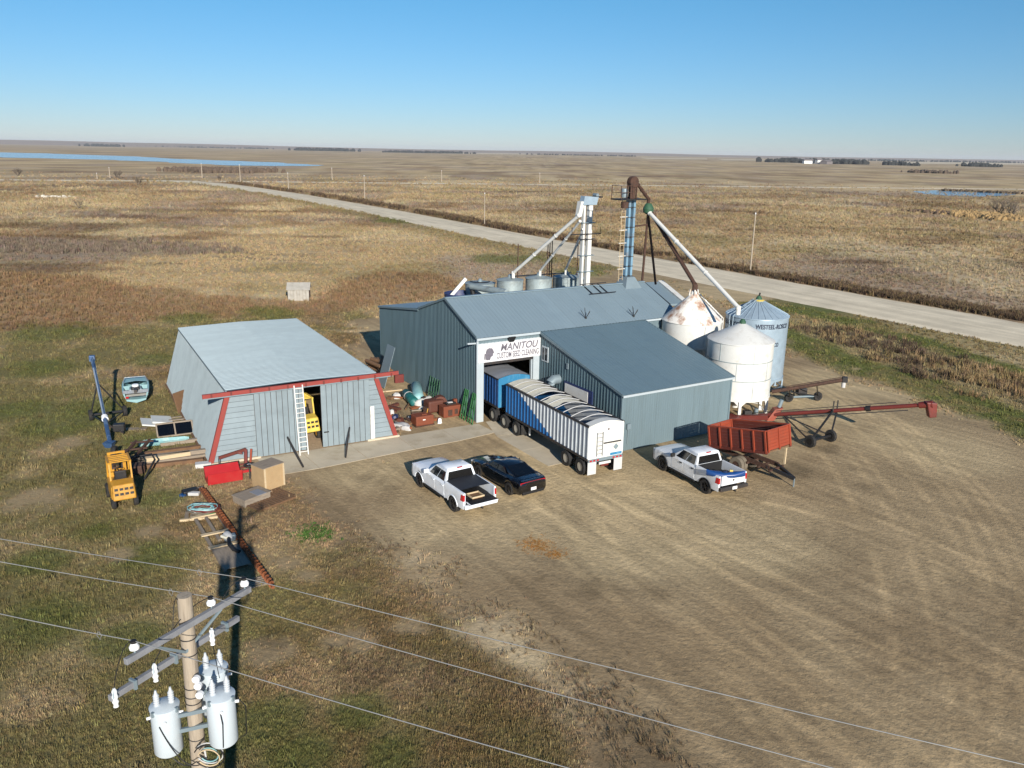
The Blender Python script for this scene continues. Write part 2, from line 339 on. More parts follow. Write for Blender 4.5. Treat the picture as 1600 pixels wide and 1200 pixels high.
RED, GREEN, DIRT, DIRT2, GREYB = [np.array(lin(*c)) for c in ((134, 102, 74), (92, 98, 52), (164, 143, 111), (142, 121, 92), (132, 118, 102))]
PALE = np.array(lin(184, 166, 132)); PALE_DIRT = np.array(lin(190, 169, 132))  # paler straw tone, and the paler dirt of some yard patches
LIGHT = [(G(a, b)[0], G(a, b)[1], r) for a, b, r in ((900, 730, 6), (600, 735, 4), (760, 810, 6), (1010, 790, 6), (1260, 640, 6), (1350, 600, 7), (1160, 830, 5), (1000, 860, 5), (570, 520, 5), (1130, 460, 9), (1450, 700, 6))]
GREENS = [(70, 575, 4.0), (250, 560, 3.0), (140, 640, 3.5), (95, 665, 3.5), (230, 690, 2.5), (60, 970, 2.6), (230, 870, 2.2), (200, 1000, 1.5), (60, 880, 1.8), (330, 1150, 2.2), (470, 1180, 2.0), (560, 1120, 1.5), (250, 780, 1.5), (30, 640, 3.0), (420, 1130, 1.8), (150, 830, 1.4), (610, 1180, 1.5), (300, 498, 4), (420, 492, 5), (90, 520, 6), (640, 345, 14), (800, 405, 9), (930, 425, 8)]
GREENS = [(G(a, b)[0], G(a, b)[1], r) for a, b, r in GREENS]
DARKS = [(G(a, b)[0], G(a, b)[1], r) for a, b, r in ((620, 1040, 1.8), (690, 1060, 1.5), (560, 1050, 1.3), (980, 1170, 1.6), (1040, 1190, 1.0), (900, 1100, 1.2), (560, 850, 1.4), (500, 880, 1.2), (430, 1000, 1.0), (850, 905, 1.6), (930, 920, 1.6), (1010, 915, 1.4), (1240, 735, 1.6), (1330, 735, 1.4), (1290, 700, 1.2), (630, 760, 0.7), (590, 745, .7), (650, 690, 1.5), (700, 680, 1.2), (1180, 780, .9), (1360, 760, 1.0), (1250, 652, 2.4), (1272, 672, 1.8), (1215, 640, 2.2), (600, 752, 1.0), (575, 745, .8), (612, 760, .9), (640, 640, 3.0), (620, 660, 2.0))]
BARE = [(G(a, b)[0], G(a, b)[1], r) for a, b, r in ((420, 1020, 1.4), (540, 1000, 1.5), (560, 1010, 1.2), (640, 900, 1.2), (450, 880, 1.0), (185, 870, 1.0), (480, 900, 1.0), (640, 980, 1.0), (110, 690, 1.5), (60, 780, 2.5), (225, 830, 1.1))]
PATCH = [(G(a, b)[0], G(a, b)[1], rx, ry) for a, b, rx, ry in ((60, 353, 26, 9), (120, 371, 12, 5), (265, 373, 13, 5), (505, 371, 9, 4), (884, 331, 16, 7), (790, 309, 14, 8), (835, 300, 30, 8), (722, 269, 50, 22), (850, 258, 130, 60), (1086, 331, 26, 8), (1210, 322, 18, 7), (1300, 300, 22, 8), (1150, 360, 12, 5), (1420, 360, 14, 5), (1330, 410, 9, 4), (560, 300, 16, 7), (200, 340, 20, 6), (330, 330, 24, 7), (60, 420, 16, 6), (1000, 275, 60, 20), (1250, 275, 60, 18), (300, 262, 60, 20), (620, 256, 90, 30))]
def land(x, y):
    """base colour of the land and masks: yard (bare dirt), wild (prairie)"""
    n1 = fbm(x, y, 60, 5, 3); n2 = fbm(x, y, 14, 5, 11); n3 = fbm(x, y, 3.2, 4, 23); n4 = fbm(x, y, 1.1, 3, 31)
    k = lambda a: np.asarray(a)[..., None]
    c = TAN + (BROWN - TAN) * k(sstep(n1 * 0.5 + n2 * 0.5, 0.44, 0.66)); c = c + (MAUVE - c) * k(0.6 * sstep(fbm(x, y, 35, 4, 41), 0.52, 0.66))
    c = c + (OLIVE - c) * k(0.45 * sstep(fbm(x, y, 22, 4, 51), 0.56, 0.7)); c = c + (PALE - c) * k(0.7 * sstep(fbm(x, y, 26, 4, 61), 0.54, 0.68))
    pt = 0 * n1
    for gx, gyy, rx, ry in PATCH: pt = np.maximum(pt, np.exp(-(((x - gx) / rx) ** 2 + ((y - gyy) / ry) ** 2)))
    c = c + (np.array(lin(92, 72, 56)) - c) * k(0.6 * sstep(pt + 0.9 * (n2 - 0.5), 0.35, 0.75))
    rs = road_side(x, y)
    c = c + (OLIVE - c) * k(0.65 * sstep(-rs, 5, 8) * sstep(rs, -18, -10))
    c = c + (BROWN * 0.8 - c) * k(0.8 * sstep(rs, 5.5, 7.5) * (1 - sstep(rs, 11, 15)))
    br = sstep(sdist(x, y, BRUSH) + 6 * (n2 - 0.5), -1, 3); c = c + (RED + (BROWN - RED) * k(n2) - c) * k(br * 0.8)
    gy = sstep(sdist(x, y, GREY) + 10 * (n2 - 0.5), -2, 4); c = c + (GREYB - c) * k(gy * 0.8)
    lw = sstep(sdist(x, y, LAWN) + 3 * (n3 - 0.5), -1.0, 0.8)
    lawn = OLIVE * 0.98 + (TAN * 0.88 - OLIVE * 0.98) * k(sstep(n3 * 0.6 + n2 * 0.4, 0.42, 0.66)); lawn = lawn + (RED * 0.72 - lawn) * k(0.5 * sstep(n2, 0.52, 0.68))
    c = c + (lawn - c) * k(lw)
    st = sstep(sdist(x, y, STRIP) + 3 * (n3 - 0.5), -0.8, 0.8); c = c + (OLIVE * 1.05 + (GREEN * 1.1 - OLIVE * 1.05) * k(0.9 * sstep(n3 * .6 + n4 * .4, 0.34, 0.56)) - c) * k(st)
    we = sstep(sdist(x, y, WEEDS) + 3 * (n3 - 0.5), -0.8, 0.8); c = c + (TAN * 0.9 - c) * k(we * 0.7)
    g = 0 * n1
    for gx, gyy, r in GREENS: g = np.maximum(g, np.exp(-((x - gx) ** 2 + (y - gyy) ** 2) / (r * r)))
    g = sstep(g + 0.9 * (n3 - 0.5), 0.3, 0.85); c = c + (GREEN - c) * k(g * 0.75)
    b = 0 * n1
    for gx, gyy, r in BARE: b = np.maximum(b, np.exp(-((x - gx) ** 2 + (y - gyy) ** 2) / (r * r)))
    b = sstep(b + 0.8 * (n4 - 0.5), 0.4, 0.9); c = c + (DIRT * 0.95 - c) * k(b * 0.8)
    ya = np.maximum(sdist(x, y, YARD), sdist(x, y, APPROACH)) + 5.5 * (n3 - 0.5) + 3.0 * (n4 - 0.5); ys = sstep(ya, -1.2, 1.4)
    dirt = DIRT + (DIRT2 - DIRT) * k(0.6 * sstep(n2 * 0.55 + n3 * 0.45, 0.46, 0.66)); c = c + (dirt - c) * k(ys)
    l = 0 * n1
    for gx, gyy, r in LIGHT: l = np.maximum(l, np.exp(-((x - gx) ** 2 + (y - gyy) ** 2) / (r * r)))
    c = c + (PALE_DIRT - c) * k(0.8 * sstep(l + 0.7 * (n3 - 0.5), 0.25, 0.9) * ys)
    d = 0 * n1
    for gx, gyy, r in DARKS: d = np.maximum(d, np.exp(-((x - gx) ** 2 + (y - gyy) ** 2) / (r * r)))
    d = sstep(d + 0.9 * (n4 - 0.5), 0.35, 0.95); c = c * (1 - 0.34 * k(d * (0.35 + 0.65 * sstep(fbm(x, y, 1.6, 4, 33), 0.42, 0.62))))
    wild = (1 - lw) * (1 - ys) * (1 - st)
    return c, ys, wild, g, b

def axis(lo, hi, step, far_lo, far_hi, gr=1.062):
    a = list(np.arange(lo, hi + 1e-6, step)); s = step
    while a[-1] < far_hi: s *= gr; a.append(a[-1] + s)
    s = step; pre = []; c = lo
    while c > far_lo: s *= gr; c -= s; pre.append(c)
    return np.array(pre[::-1] + a)
gx = axis(-44, 66, 0.42, -14000, 14000); gy = axis(17, 112, 0.42, -2500, 16000)
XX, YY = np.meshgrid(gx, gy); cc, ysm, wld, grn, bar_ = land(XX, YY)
ZZ = np.where(YY > 0, 0.05 * (fbm(XX, YY, 6, 3, 71) - 0.5) * (1 - ysm) * (np.hypot(XX, YY) < 160), 0) - 0.0
nx, ny = len(gx), len(gy)
me = bpy.data.meshes.new('ground')
idx = np.arange(nx * ny).reshape(ny, nx); fc = np.stack([idx[:-1, :-1], idx[:-1, 1:], idx[1:, 1:], idx[1:, :-1]], -1).reshape(-1, 4)
me.vertices.add(nx * ny); me.vertices.foreach_set('co', np.stack([XX, YY, ZZ], -1).astype(np.float32).ravel())
me.loops.add(fc.size); me.loops.foreach_set('vertex_index', fc.astype(np.int32).ravel())
me.polygons.add(len(fc)); me.polygons.foreach_set('loop_start', np.arange(0, fc.size, 4, dtype=np.int32)); me.polygons.foreach_set('loop_total', np.full(len(fc), 4, np.int32))
me.update(); me.validate()
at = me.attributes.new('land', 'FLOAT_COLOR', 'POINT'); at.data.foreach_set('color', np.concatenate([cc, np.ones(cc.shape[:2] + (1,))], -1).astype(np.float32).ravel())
for nm, arr in (('yard', ysm), ('wild', wld)):
    at = me.attributes.new(nm, 'FLOAT', 'POINT'); at.data.foreach_set('value', arr.astype(np.float32).ravel())
ground = bpy.data.objects.new('ground', me); COL.objects.link(ground); structure(ground)

def nodes(nt):
    N = nt.nodes; L = nt.links
    def attr(n, t='GEOMETRY', o='Color'):
        a = N.new('ShaderNodeAttribute'); a.attribute_name = n; a.attribute_type = t; return a.outputs[o]
    def noise(vec, s, det=6, rough=0.6, o='Fac', dist=0.0):
        n = N.new('ShaderNodeTexNoise'); n.inputs['Scale'].default_value = s; n.inputs['Detail'].default_value = det; n.inputs['Roughness'].default_value = rough; n.inputs['Distortion'].default_value = dist
        L.new(vec, n.inputs['Vector']); return n.outputs[o]
    def rng(v, a, b, c, d):
        m = N.new('ShaderNodeMapRange'); 
        for k, q in zip(('From Min', 'From Max', 'To Min', 'To Max'), (a, b, c, d)): m.inputs[k].default_value = q
        L.new(v, m.inputs['Value']); return m.outputs[0]
    def mul(a, b):
        m = N.new('ShaderNodeMath'); m.operation = 'MULTIPLY'
        for i, q in enumerate((a, b)):
            if hasattr(q, 'links'): L.new(q, m.inputs[i])
            else: m.inputs[i].default_value = q
        return m.outputs[0]
    def mix(a, b, f, mode='MIX'):
        m = N.new('ShaderNodeMix'); m.data_type = 'RGBA'; m.blend_type = mode
        for k, q in (('A', a), ('B', b), ('Factor', f)):
            if hasattr(q, 'links'): L.new(q, m.inputs[k])
            else: m.inputs[k].default_value = (*q, 1) if isinstance(q, tuple) else q
        return m.outputs['Result']
    def mapping(vec, sc=(1, 1, 1), rot=(0, 0, 0)):
        m = N.new('ShaderNodeMapping'); m.inputs['Scale'].default_value = sc; m.inputs['Rotation'].default_value = rot; L.new(vec, m.inputs['Vector']); return m.outputs[0]
    def along(vec, deg, sx, sy): return mapping(mapping(vec, (1, 1, 1), (0, 0, R(deg))), (sx, sy, 1))
    nodes.along = along
    return attr, noise, rng, mul, mix, mapping
m = bpy.data.materials.new('ground'); m.use_nodes = True; nt = m.node_tree; B = nt.nodes['Principled BSDF']
attr, noise, rng, mul, mix, mapping = nodes(nt)
along = nodes.along
P = nt.nodes.new('ShaderNodeTexCoord').outputs['Object']
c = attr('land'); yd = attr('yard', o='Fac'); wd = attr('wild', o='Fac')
c = mix(c, lin(92, 74, 58), mul(wd, rng(noise(along(P, 70, 1.6, 0.7), 0.017, 9, 0.68), 0.50, 0.66, 0, 0.65)))
c = mix(c, lin(172, 148, 112), mul(wd, rng(noise(mapping(P, (1, 1.6, 1)), 0.021, 9, 0.68), 0.52, 0.68, 0, 0.6)))
c = mix(c, lin(84, 68, 56), mul(wd, rng(noise(along(P, 84, 2.2, 0.6), 0.035, 8, 0.7), 0.56, 0.68, 0, 0.8)))
c = mix(c, lin(108, 92, 82), mul(wd, rng(noise(mapping(P, (0.35, 1, 1), (0, 0, 0.3)), 0.006, 9, 0.62), 0.53, 0.68, 0, 0.6)))
trk = rng(noise(along(P, -33, 1.0, 0.03), 1.5, 4, 0.62, dist=0.2), 0.36, 0.66, 0.84, 1.14)      # wheel tracks towards the bay door
c = mix(c, mix(c, trk, 1.0, 'MULTIPLY'), yd)
trk2 = rng(noise(along(P, -52, 1.2, 0.04), 1.1, 4, 0.6, dist=0.3), 0.4, 0.66, 0.92, 1.08)
c = mix(c, mix(c, trk2, 1.0, 'MULTIPLY'), yd)
sp_ = nt.nodes.new('ShaderNodeVectorMath'); sp_.operation = 'DISTANCE'; nt.links.new(P, sp_.inputs[0]); sp_.inputs[1].default_value = (11, 41, 0)
cm_ = nt.nodes.new('ShaderNodeCombineXYZ'); nt.links.new(sp_.outputs['Value'], cm_.inputs[0]); nt.links.new(mul(noise(P, 0.06, 2), 3.0), cm_.inputs[1])
trk3 = rng(noise(cm_.outputs[0], 1.5, 4, 0.55), 0.36, 0.66, 0.90, 1.09); c = mix(c, mix(c, trk3, 1.0, 'MULTIPLY'), mul(yd, rng(noise(P, 0.09, 3), 0.4, 0.6, 0.2, 1)))
def M1(op, a, b=None):
    q = nt.nodes.new('ShaderNodeMath'); q.operation = op
    for i, v in enumerate((a, b)):
        if v is None: continue
        if hasattr(v, 'links'): nt.links.new(v, q.inputs[i])
        else: q.inputs[i].default_value = v
    return q.outputs[0]
trm = None                               # tyre tracks: pairs of worn bands along real turning circles
for t3 in (((1600, 1090), (1250, 935), (950, 790)), ((1500, 1190), (1200, 965), (960, 800)), ((1600, 950), (1400, 835), (1150, 770)), ((1560, 1100), (1440, 800), (1280, 640)), ((1450, 1190), (1390, 860), (1260, 660)), ((1600, 880), (1480, 730), (1330, 620)), ((1300, 1190), (1050, 905), (880, 765)), ((1100, 1010), (900, 865), (790, 760)), ((1600, 1010), (1500, 770), (1350, 640)), ((1180, 1190), (1010, 960), (900, 800))):
    (ax, ay), (bx, by), (cx, cy) = [(G(*q)[0], G(*q)[1]) for q in t3]; D = 2 * (ax * (by - cy) + bx * (cy - ay) + cx * (ay - by))
    ux = ((ax * ax + ay * ay) * (by - cy) + (bx * bx + by * by) * (cy - ay) + (cx * cx + cy * cy) * (ay - by)) / D; uy = ((ax * ax + ay * ay) * (cx - bx) + (bx * bx + by * by) * (ax - cx) + (cx * cx + cy * cy) * (bx - ax)) / D; rr0 = math.hypot(ax - ux, ay - uy)
    dn = nt.nodes.new('ShaderNodeVectorMath'); dn.operation = 'DISTANCE'; nt.links.new(P, dn.inputs[0]); dn.inputs[1].default_value = (ux, uy, 0)
    e_ = M1('ABSOLUTE', M1('SUBTRACT', M1('ABSOLUTE', M1('SUBTRACT', dn.outputs['Value'], rr0)), 0.85)); b_ = rng(e_, 0.10, 0.34, 1.0, 0.0); trm = b_ if trm is None else M1('MAXIMUM', trm, b_)
trm = mul(mul(trm, yd), rng(noise(P, 0.22, 4, 0.6), 0.34, 0.56, 0.0, 1.0)); c = mix(c, mix(c, (1.27, 1.26, 1.23), 1.0, 'MULTIPLY'), trm)
c = mix(c, rng(wd, 0, 1, 1.0, 1.34), 1.0, 'MULTIPLY')  # open ground brightened to stand in for sun caught by unmodelled upright grass
c = mix(c, rng(noise(P, 0.35, 8, 0.65), 0.3, 0.7, 0.87, 1.12), 1.0, 'MULTIPLY')
c = mix(c, rng(noise(P, 5.0, 6, 0.7), 0.3, 0.7, 0.80, 1.20), 1.0, 'MULTIPLY')
nt.links.new(c, B.inputs['Base Color']); B.inputs['Roughness'].default_value = 0.95; B.inputs['Specular IOR Level'].default_value = 0.15
bp = nt.nodes.new('ShaderNodeBump'); bp.inputs['Strength'].default_value = 0.6; bp.inputs['Distance'].default_value = 0.12
nt.links.new(noise(P, 3.5, 8, 0.7), bp.inputs['Height']); nt.links.new(bp.outputs['Normal'], B.inputs['Normal'])
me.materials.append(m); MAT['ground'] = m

# ------------------------------------------------------------------ roads
def gravel(name, rgb):
    m = bpy.data.materials.new(name); m.use_nodes = True; nt = m.node_tree; B = nt.nodes['Principled BSDF']; attr, noise, rng, mul, mix, mapping = nodes(nt)
    P = nt.nodes.new('ShaderNodeTexCoord').outputs['Object']; U = nt.nodes.new('ShaderNodeTexCoord').outputs['UV']
    c = mix(lin(*rgb), rng(noise(P, 0.25, 6), 0.3, 0.7, 0.86, 1.12), 1.0, 'MULTIPLY')
    c = mix(c, rng(noise(mapping(U, (9, 0.4, 1)), 1.0, 3), 0.35, 0.65, 0.86, 1.1), 1.0, 'MULTIPLY'); c = mix(c, rng(noise(P, 8, 5, .7), 0.3, 0.7, 0.86, 1.14), 1.0, 'MULTIPLY')
    nt.links.new(c, B.inputs['Base Color']); B.inputs['Roughness'].default_value = 0.95; B.inputs['Specular IOR Level'].default_value = 0.15; MAT[name] = m
gravel('gravel', (216, 203, 178))
def ribbon(name, line, prof, mat):        # prof: (offset, z, u) across
    pts = []
    for a, b in zip(line[:-1], line[1:]):
        n = max(1, int(math.hypot(b[0] - a[0], b[1] - a[1]) / 12))
        pts += [(a[0] + (b[0] - a[0]) * t / n, a[1] + (b[1] - a[1]) * t / n) for t in range(n)]
    pts.append(line[-1]); pts = np.array(pts, float)
    for _ in range(6): pts[1:-1] = pts[1:-1] * 0.5 + (pts[:-2] + pts[2:]) * 0.25
    d = np.gradient(pts, axis=0); d /= np.linalg.norm(d, axis=1)[:, None]; nr = np.stack([d[:, 1], -d[:, 0]], 1)
    vs = []; k = len(prof); L = np.r_[0, np.cumsum(np.linalg.norm(np.diff(pts, axis=0), axis=1))]
    for i, p in enumerate(pts):
        for o, z, u in prof:
            o2 = o + (0.35 * (fbm(np.array(p[0] + o), np.array(p[1]), 9, 3, 5) - 0.5) if abs(o) > 4 else 0)
            vs.append((p[0] + nr[i, 0] * o2, p[1] + nr[i, 1] * o2, z))
    fs = [(i * k + j, i * k + j + 1, (i + 1) * k + j + 1, (i + 1) * k + j) for i in range(len(pts) - 1) for j in range(k - 1)]
    me = bpy.data.meshes.new(name); me.from_pydata(vs, [], fs); uv = me.uv_layers.new(name='UVMap')
    for lp in me.loops:
        i, j = divmod(lp.vertex_index, k); uv.data[lp.index].uv = (prof[j][2], L[i] / 10)
    me.materials.append(MAT[mat]); o = bpy.data.objects.new(name, me); COL.objects.link(o); return structure(o)
ribbon('road', ROADL, [(-7.4, -0.03, 0), (-5.0, 0.10, .15), (-2.5, 0.16, .32), (0, 0.20, .5), (2.5, 0.16, .68), (5.0, 0.10, .85), (7.4, -0.03, 1)], 'gravel')
ribbon('crossroad', [(-900, 250), (-420, 384), (-262, 432), (-166, 462), (-74, 481), (63, 511), (330, 568), (900, 690)], [(-5.6, -0.03, 0), (-3.6, 0.14, .2), (0, 0.2, .5), (3.6, 0.14, .8), (5.6, -0.03, 1)], 'gravel')

# concrete apron in front of the shed and the bay door, cast in separate slabs
def slab_row(a, b, w0, w1, n, name='concrete_slab'):
    pass
pavement = None
# ------------------------------------------------------------------ water
m = bpy.data.materials.new('water'); m.use_nodes = True; nt = m.node_tree; B = nt.nodes['Principled BSDF']; attr, noise, rng, mul, mix, mapping = nodes(nt)
B.inputs['Base Color'].default_value = (*lin(128, 160, 184), 1); B.inputs['Roughness'].default_value = 0.12; B.inputs['IOR'].default_value = 1.33
P = nt.nodes.new('ShaderNodeTexCoord').outputs['Object']; bp = nt.nodes.new('ShaderNodeBump'); bp.inputs['Strength'].default_value = 1.0; bp.inputs['Distance'].default_value = 0.6
nt.links.new(noise(P, 0.8, 4), bp.inputs['Height']); nt.links.new(bp.outputs['Normal'], B.inputs['Normal']); MAT['water'] = m
def sheet(name, px, z, mat, sub=6, rough=0.0):
    pl = pxpoly(px); pts = []
    for i in range(len(pl)):
        a = pl[i]; b = pl[(i + 1) % len(pl)]
        for t in range(sub):
            q = a + (b - a) * t / sub; n = fbm(np.array(q[0]), np.array(q[1]), max(np.hypot(*(b - a)) / 3, 1), 3, 7) - 0.5
            e = (b - a) / (np.linalg.norm(b - a) + 1e-9); pts.append((q[0] - e[1] * n * rough, q[1] + e[0] * n * rough, z))
    bm = bmesh.new(); f = bm.faces.new([bm.verts.new(p) for p in pts]); bmesh.ops.triangulate(bm, faces=[f]); bmesh.ops.recalc_face_normals(bm, faces=bm.faces)
    if sum(f.normal.z for f in bm.faces) < 0: bmesh.ops.reverse_faces(bm, faces=bm.faces)
    me = bpy.data.meshes.new(name); bm.to_mesh(me); bm.free(); me.materials.append(MAT[mat]); o = bpy.data.objects.new(name, me); COL.objects.link(o); return o
structure(sheet('lake', [(-250, 233.5), (-40, 237), (60, 239.5), (200, 244.5), (330, 250.5), (440, 254.5), (505, 258), (470, 260), (380, 258.5), (250, 253.5), (120, 248.5), (0, 246), (-250, 242)], 0.12, 'water', 6, 60))
structure(sheet('pond', [(1424, 299), (1470, 297.5), (1530, 300), (1588, 303.5), (1570, 306), (1520, 308), (1470, 305.5), (1440, 302.5)], 0.1, 'water', 4, 10))
material('stubble', (196, 180, 150), 0.95, 0.0, 0.08, 0.02)
for k, px in enumerate(([(690, 238.2), (840, 240.2), (840, 241.6), (690, 240.2)], [(1000, 246.2), (1105, 247.5), (1105, 249.4), (1010, 248.6)], [(1400, 252.6), (1640, 255.2), (1640, 257.8), (1420, 256)], [(1120, 248.2), (1230, 250), (1225, 251.2), (1130, 250.6)])):
    structure(sheet('stubble_field', px, 0.4, 'stubble', 2))
# gentle ridge along the horizon
vs = []; fs = []
for i in range(121):
    x = -9000 + i * 150; y = 9500 + 0.02 * x; n = fbm(np.array(x * 1.0), np.array(0.0), 2600, 3, 77)
    h = 10 + 26 * n + (14 if x < -500 else 0) * min(1, max(0, (-500 - x) / 3000))
    vs += [(x, y - 1500, -3), (x, y - 500, h * 0.7), (x, y, h), (x, y + 1500, h * 0.6)]
for i in range(120): fs += [(i * 4 + j, i * 4 + 4 + j, i * 4 + 5 + j, i * 4 + 1 + j) for j in range(3)]
material('ridge', (146, 124, 104), 0.95, 0.0, 0.12, 0.004, dirt=(104, 92, 84), dirt_amt=0.7, dirt_scale=0.002)
me = bpy.data.meshes.new('hills'); me.from_pydata(vs, [], fs); me.materials.append(MAT['ridge']); o = bpy.data.objects.new('hills', me); COL.objects.link(o); structure(o)

# ------------------------------------------------------------------ grass and weeds (uncountable: stuff)
def tuft_mesh(name, n, h, spread, w, lean, seed):
    r = random.Random(seed); mb = MB()
    for _ in range(n):
        a = r.uniform(0, 6.283); d = r.uniform(0, spread); x, y = d * math.cos(a), d * math.sin(a); b = r.uniform(0, 6.283); hh = h * r.uniform(0.55, 1.1); ln = lean * r.uniform(0.2, 1) * hh
        dx, dy = math.cos(b), math.sin(b); px, py = -dy * w / 2, dx * w / 2
        mx, my = x + dx * ln * 0.35, y + dy * ln * 0.35
        mb.add([(x - px, y - py, -0.02), (x + px, y + py, -0.02), (mx + px * .8, my + py * .8, hh * 0.6), (mx - px * .8, my - py * .8, hh * 0.6), (x + dx * ln, y + dy * ln, hh)], [(0, 1, 2, 3), (3, 2, 4)])
    return mb.mesh(name)
m = bpy.data.materials.new('grass_blade'); m.use_nodes = True; nt = m.node_tree; B = nt.nodes['Principled BSDF']; attr, noise, rng, mul, mix, mapping = nodes(nt)
nt.links.new(attr('tint', 'INSTANCER'), B.inputs['Base Color']); B.inputs['Roughness'].default_value = 0.9; B.inputs['Specular IOR Level'].default_value = 0.1; MAT['grass_blade'] = m
def scatter(name, pts, sc, tint, meshes, label, cat):
    src = bpy.data.collections.new(name + '_source')
    for i, t in enumerate(meshes):
        if not t.materials: t.materials.append(MAT['grass_blade'])
        o = bpy.data.objects.new(name + '_clump', t); src.objects.link(o)
    n = len(pts); me = bpy.data.meshes.new(name); me.vertices.add(n); me.vertices.foreach_set('co', np.asarray(pts, np.float32).ravel())
    a = me.attributes.new('tint', 'FLOAT_COLOR', 'POINT'); a.data.foreach_set('color', np.concatenate([tint, np.ones((n, 1))], 1).astype(np.float32).ravel())
    a = me.attributes.new('size', 'FLOAT', 'POINT'); a.data.foreach_set('value', np.asarray(sc, np.float32))
    a = me.attributes.new('turn', 'FLOAT_VECTOR', 'POINT'); tr = np.zeros((n, 3), np.float32); tr[:, 2] = np.random.rand(n) * 6.283; tr[:, 0] = np.random.randn(n) * 0.08; a.data.foreach_set('vector', tr.ravel())
    o = bpy.data.objects.new(name, me); COL.objects.link(o)
    ng = bpy.data.node_groups.new(name, 'GeometryNodeTree'); ng.interface.new_socket('Geometry', in_out='INPUT', socket_type='NodeSocketGeometry'); ng.interface.new_socket('Geometry', in_out='OUTPUT', socket_type='NodeSocketGeometry')
    N = ng.nodes; gi = N.new('NodeGroupInput'); go = N.new('NodeGroupOutput'); ip = N.new('GeometryNodeInstanceOnPoints'); ci = N.new('GeometryNodeCollectionInfo')
    ci.inputs['Collection'].default_value = src; ci.inputs['Separate Children'].default_value = True; ci.inputs['Reset Children'].default_value = True; ip.inputs['Pick Instance'].default_value = True
    s = N.new('GeometryNodeInputNamedAttribute'); s.data_type = 'FLOAT'; s.inputs['Name'].default_value = 'size'; r = N.new('GeometryNodeInputNamedAttribute'); r.data_type = 'FLOAT_VECTOR'; r.inputs['Name'].default_value = 'turn'
    L = ng.links; L.new(gi.outputs[0], ip.inputs['Points']); L.new(ci.outputs[0], ip.inputs['Instance']); L.new(s.outputs['Attribute'], ip.inputs['Scale']); L.new(r.outputs['Attribute'], ip.inputs['Rotation']); L.new(ip.outputs[0], go.inputs[0])
    md = o.modifiers.new('scatter', 'NODES'); md.node_group = ng
    return tag(o, label, cat, kind='stuff')
rng_ = np.random.default_rng(11)
def sample(n, d0, d1, fov=46, p=0.0):     # ground points in front of the place, density falling with distance
    az = np.radians(rng_.uniform(-fov, fov, n)); t = rng_.random(n); d = (d0 ** p + t * (d1 ** p - d0 ** p)) ** (1 / p) if p else d0 * (d1 / d0) ** t
    return d * np.sin(az), d * np.cos(az)
def tinted(c, amt=0.25):
    return np.clip(c * (1 + amt * rng_.normal(0, 1, (len(c), 1))) * (1 + 0.05 * rng_.normal(0, 1, (len(c), 3))), 0.01, 1)
SHED_POLY = pxpoly([(329, 728), (619, 681), (470, 560), (260.5, 601)]); 
def footprint(x, y):                      # inside a building?
    ins = sdist(x, y, SHED_POLY) > -0.1
    u = (x + 2.435) * math.cos(0.5523) + (y - 55.48) * math.sin(0.5523); v = -(x + 2.435) * math.sin(0.5523) + (y - 55.48) * math.cos(0.5523)
    return ins | ((u > -0.2) & (u < 18.6) & (v > -0.2) & (v < 17.6)) | ((u > 5.2) & (u < 14.9) & (v > -9.8) & (v < 1))
# mown lawn
x, y = sample(420000, 19, 118); c, ysd, wl, gn, ba = land(x, y)
dens = (sdist(x, y, APRON) < 0) * (1 - ysd) * (1 - wl) * (1 - 0.9 * ba) * (0.45 + 0.55 * fbm(x, y, 1.3, 3, 91)); ok = (rng_.random(len(x)) < dens) & ~footprint(x, y) & (road_side(x, y) < -9)
x, y, c, gn = x[ok], y[ok], c[ok], gn[ok]
scatter('lawn_grass', np.stack([x, y, 0 * x], 1), np.exp(rng_.normal(-.55, .36, len(x))) * (0.8 + np.hypot(x, y) / 45), tinted(c * 0.95, 0.24), [tuft_mesh('lawn_tuft', 9, 0.085, 0.09, 0.012, 0.9, k) for k in range(4)], 'short olive and straw coloured grass around the power pole and shed', 'grass')
# weeds creeping over the dirt
x, y = sample(60000, 20, 60); c, ysd, wl, gn, ba = land(x, y)
ok = (ysd > 0.02) & (ysd < 0.97) & (sdist(x, y, APRON) < 0) & (fbm(x, y, 2.0, 3, 95) > 0.52) & ~footprint(x, y); x, y, c, ysd = x[ok], y[ok], c[ok], ysd[ok]
scatter('dry_weeds', np.stack([x, y, 0 * x], 1), rng_.uniform(0.4, 1.0, len(x)), tinted(np.tile(BROWN * 0.8, (len(x), 1)), 0.3), [tuft_mesh('weed_tuft', 7, 0.09, 0.08, 0.014, 1.2, 40 + k) for k in range(3)], 'thin dry brown weeds along the edge of the bare yard', 'weeds')
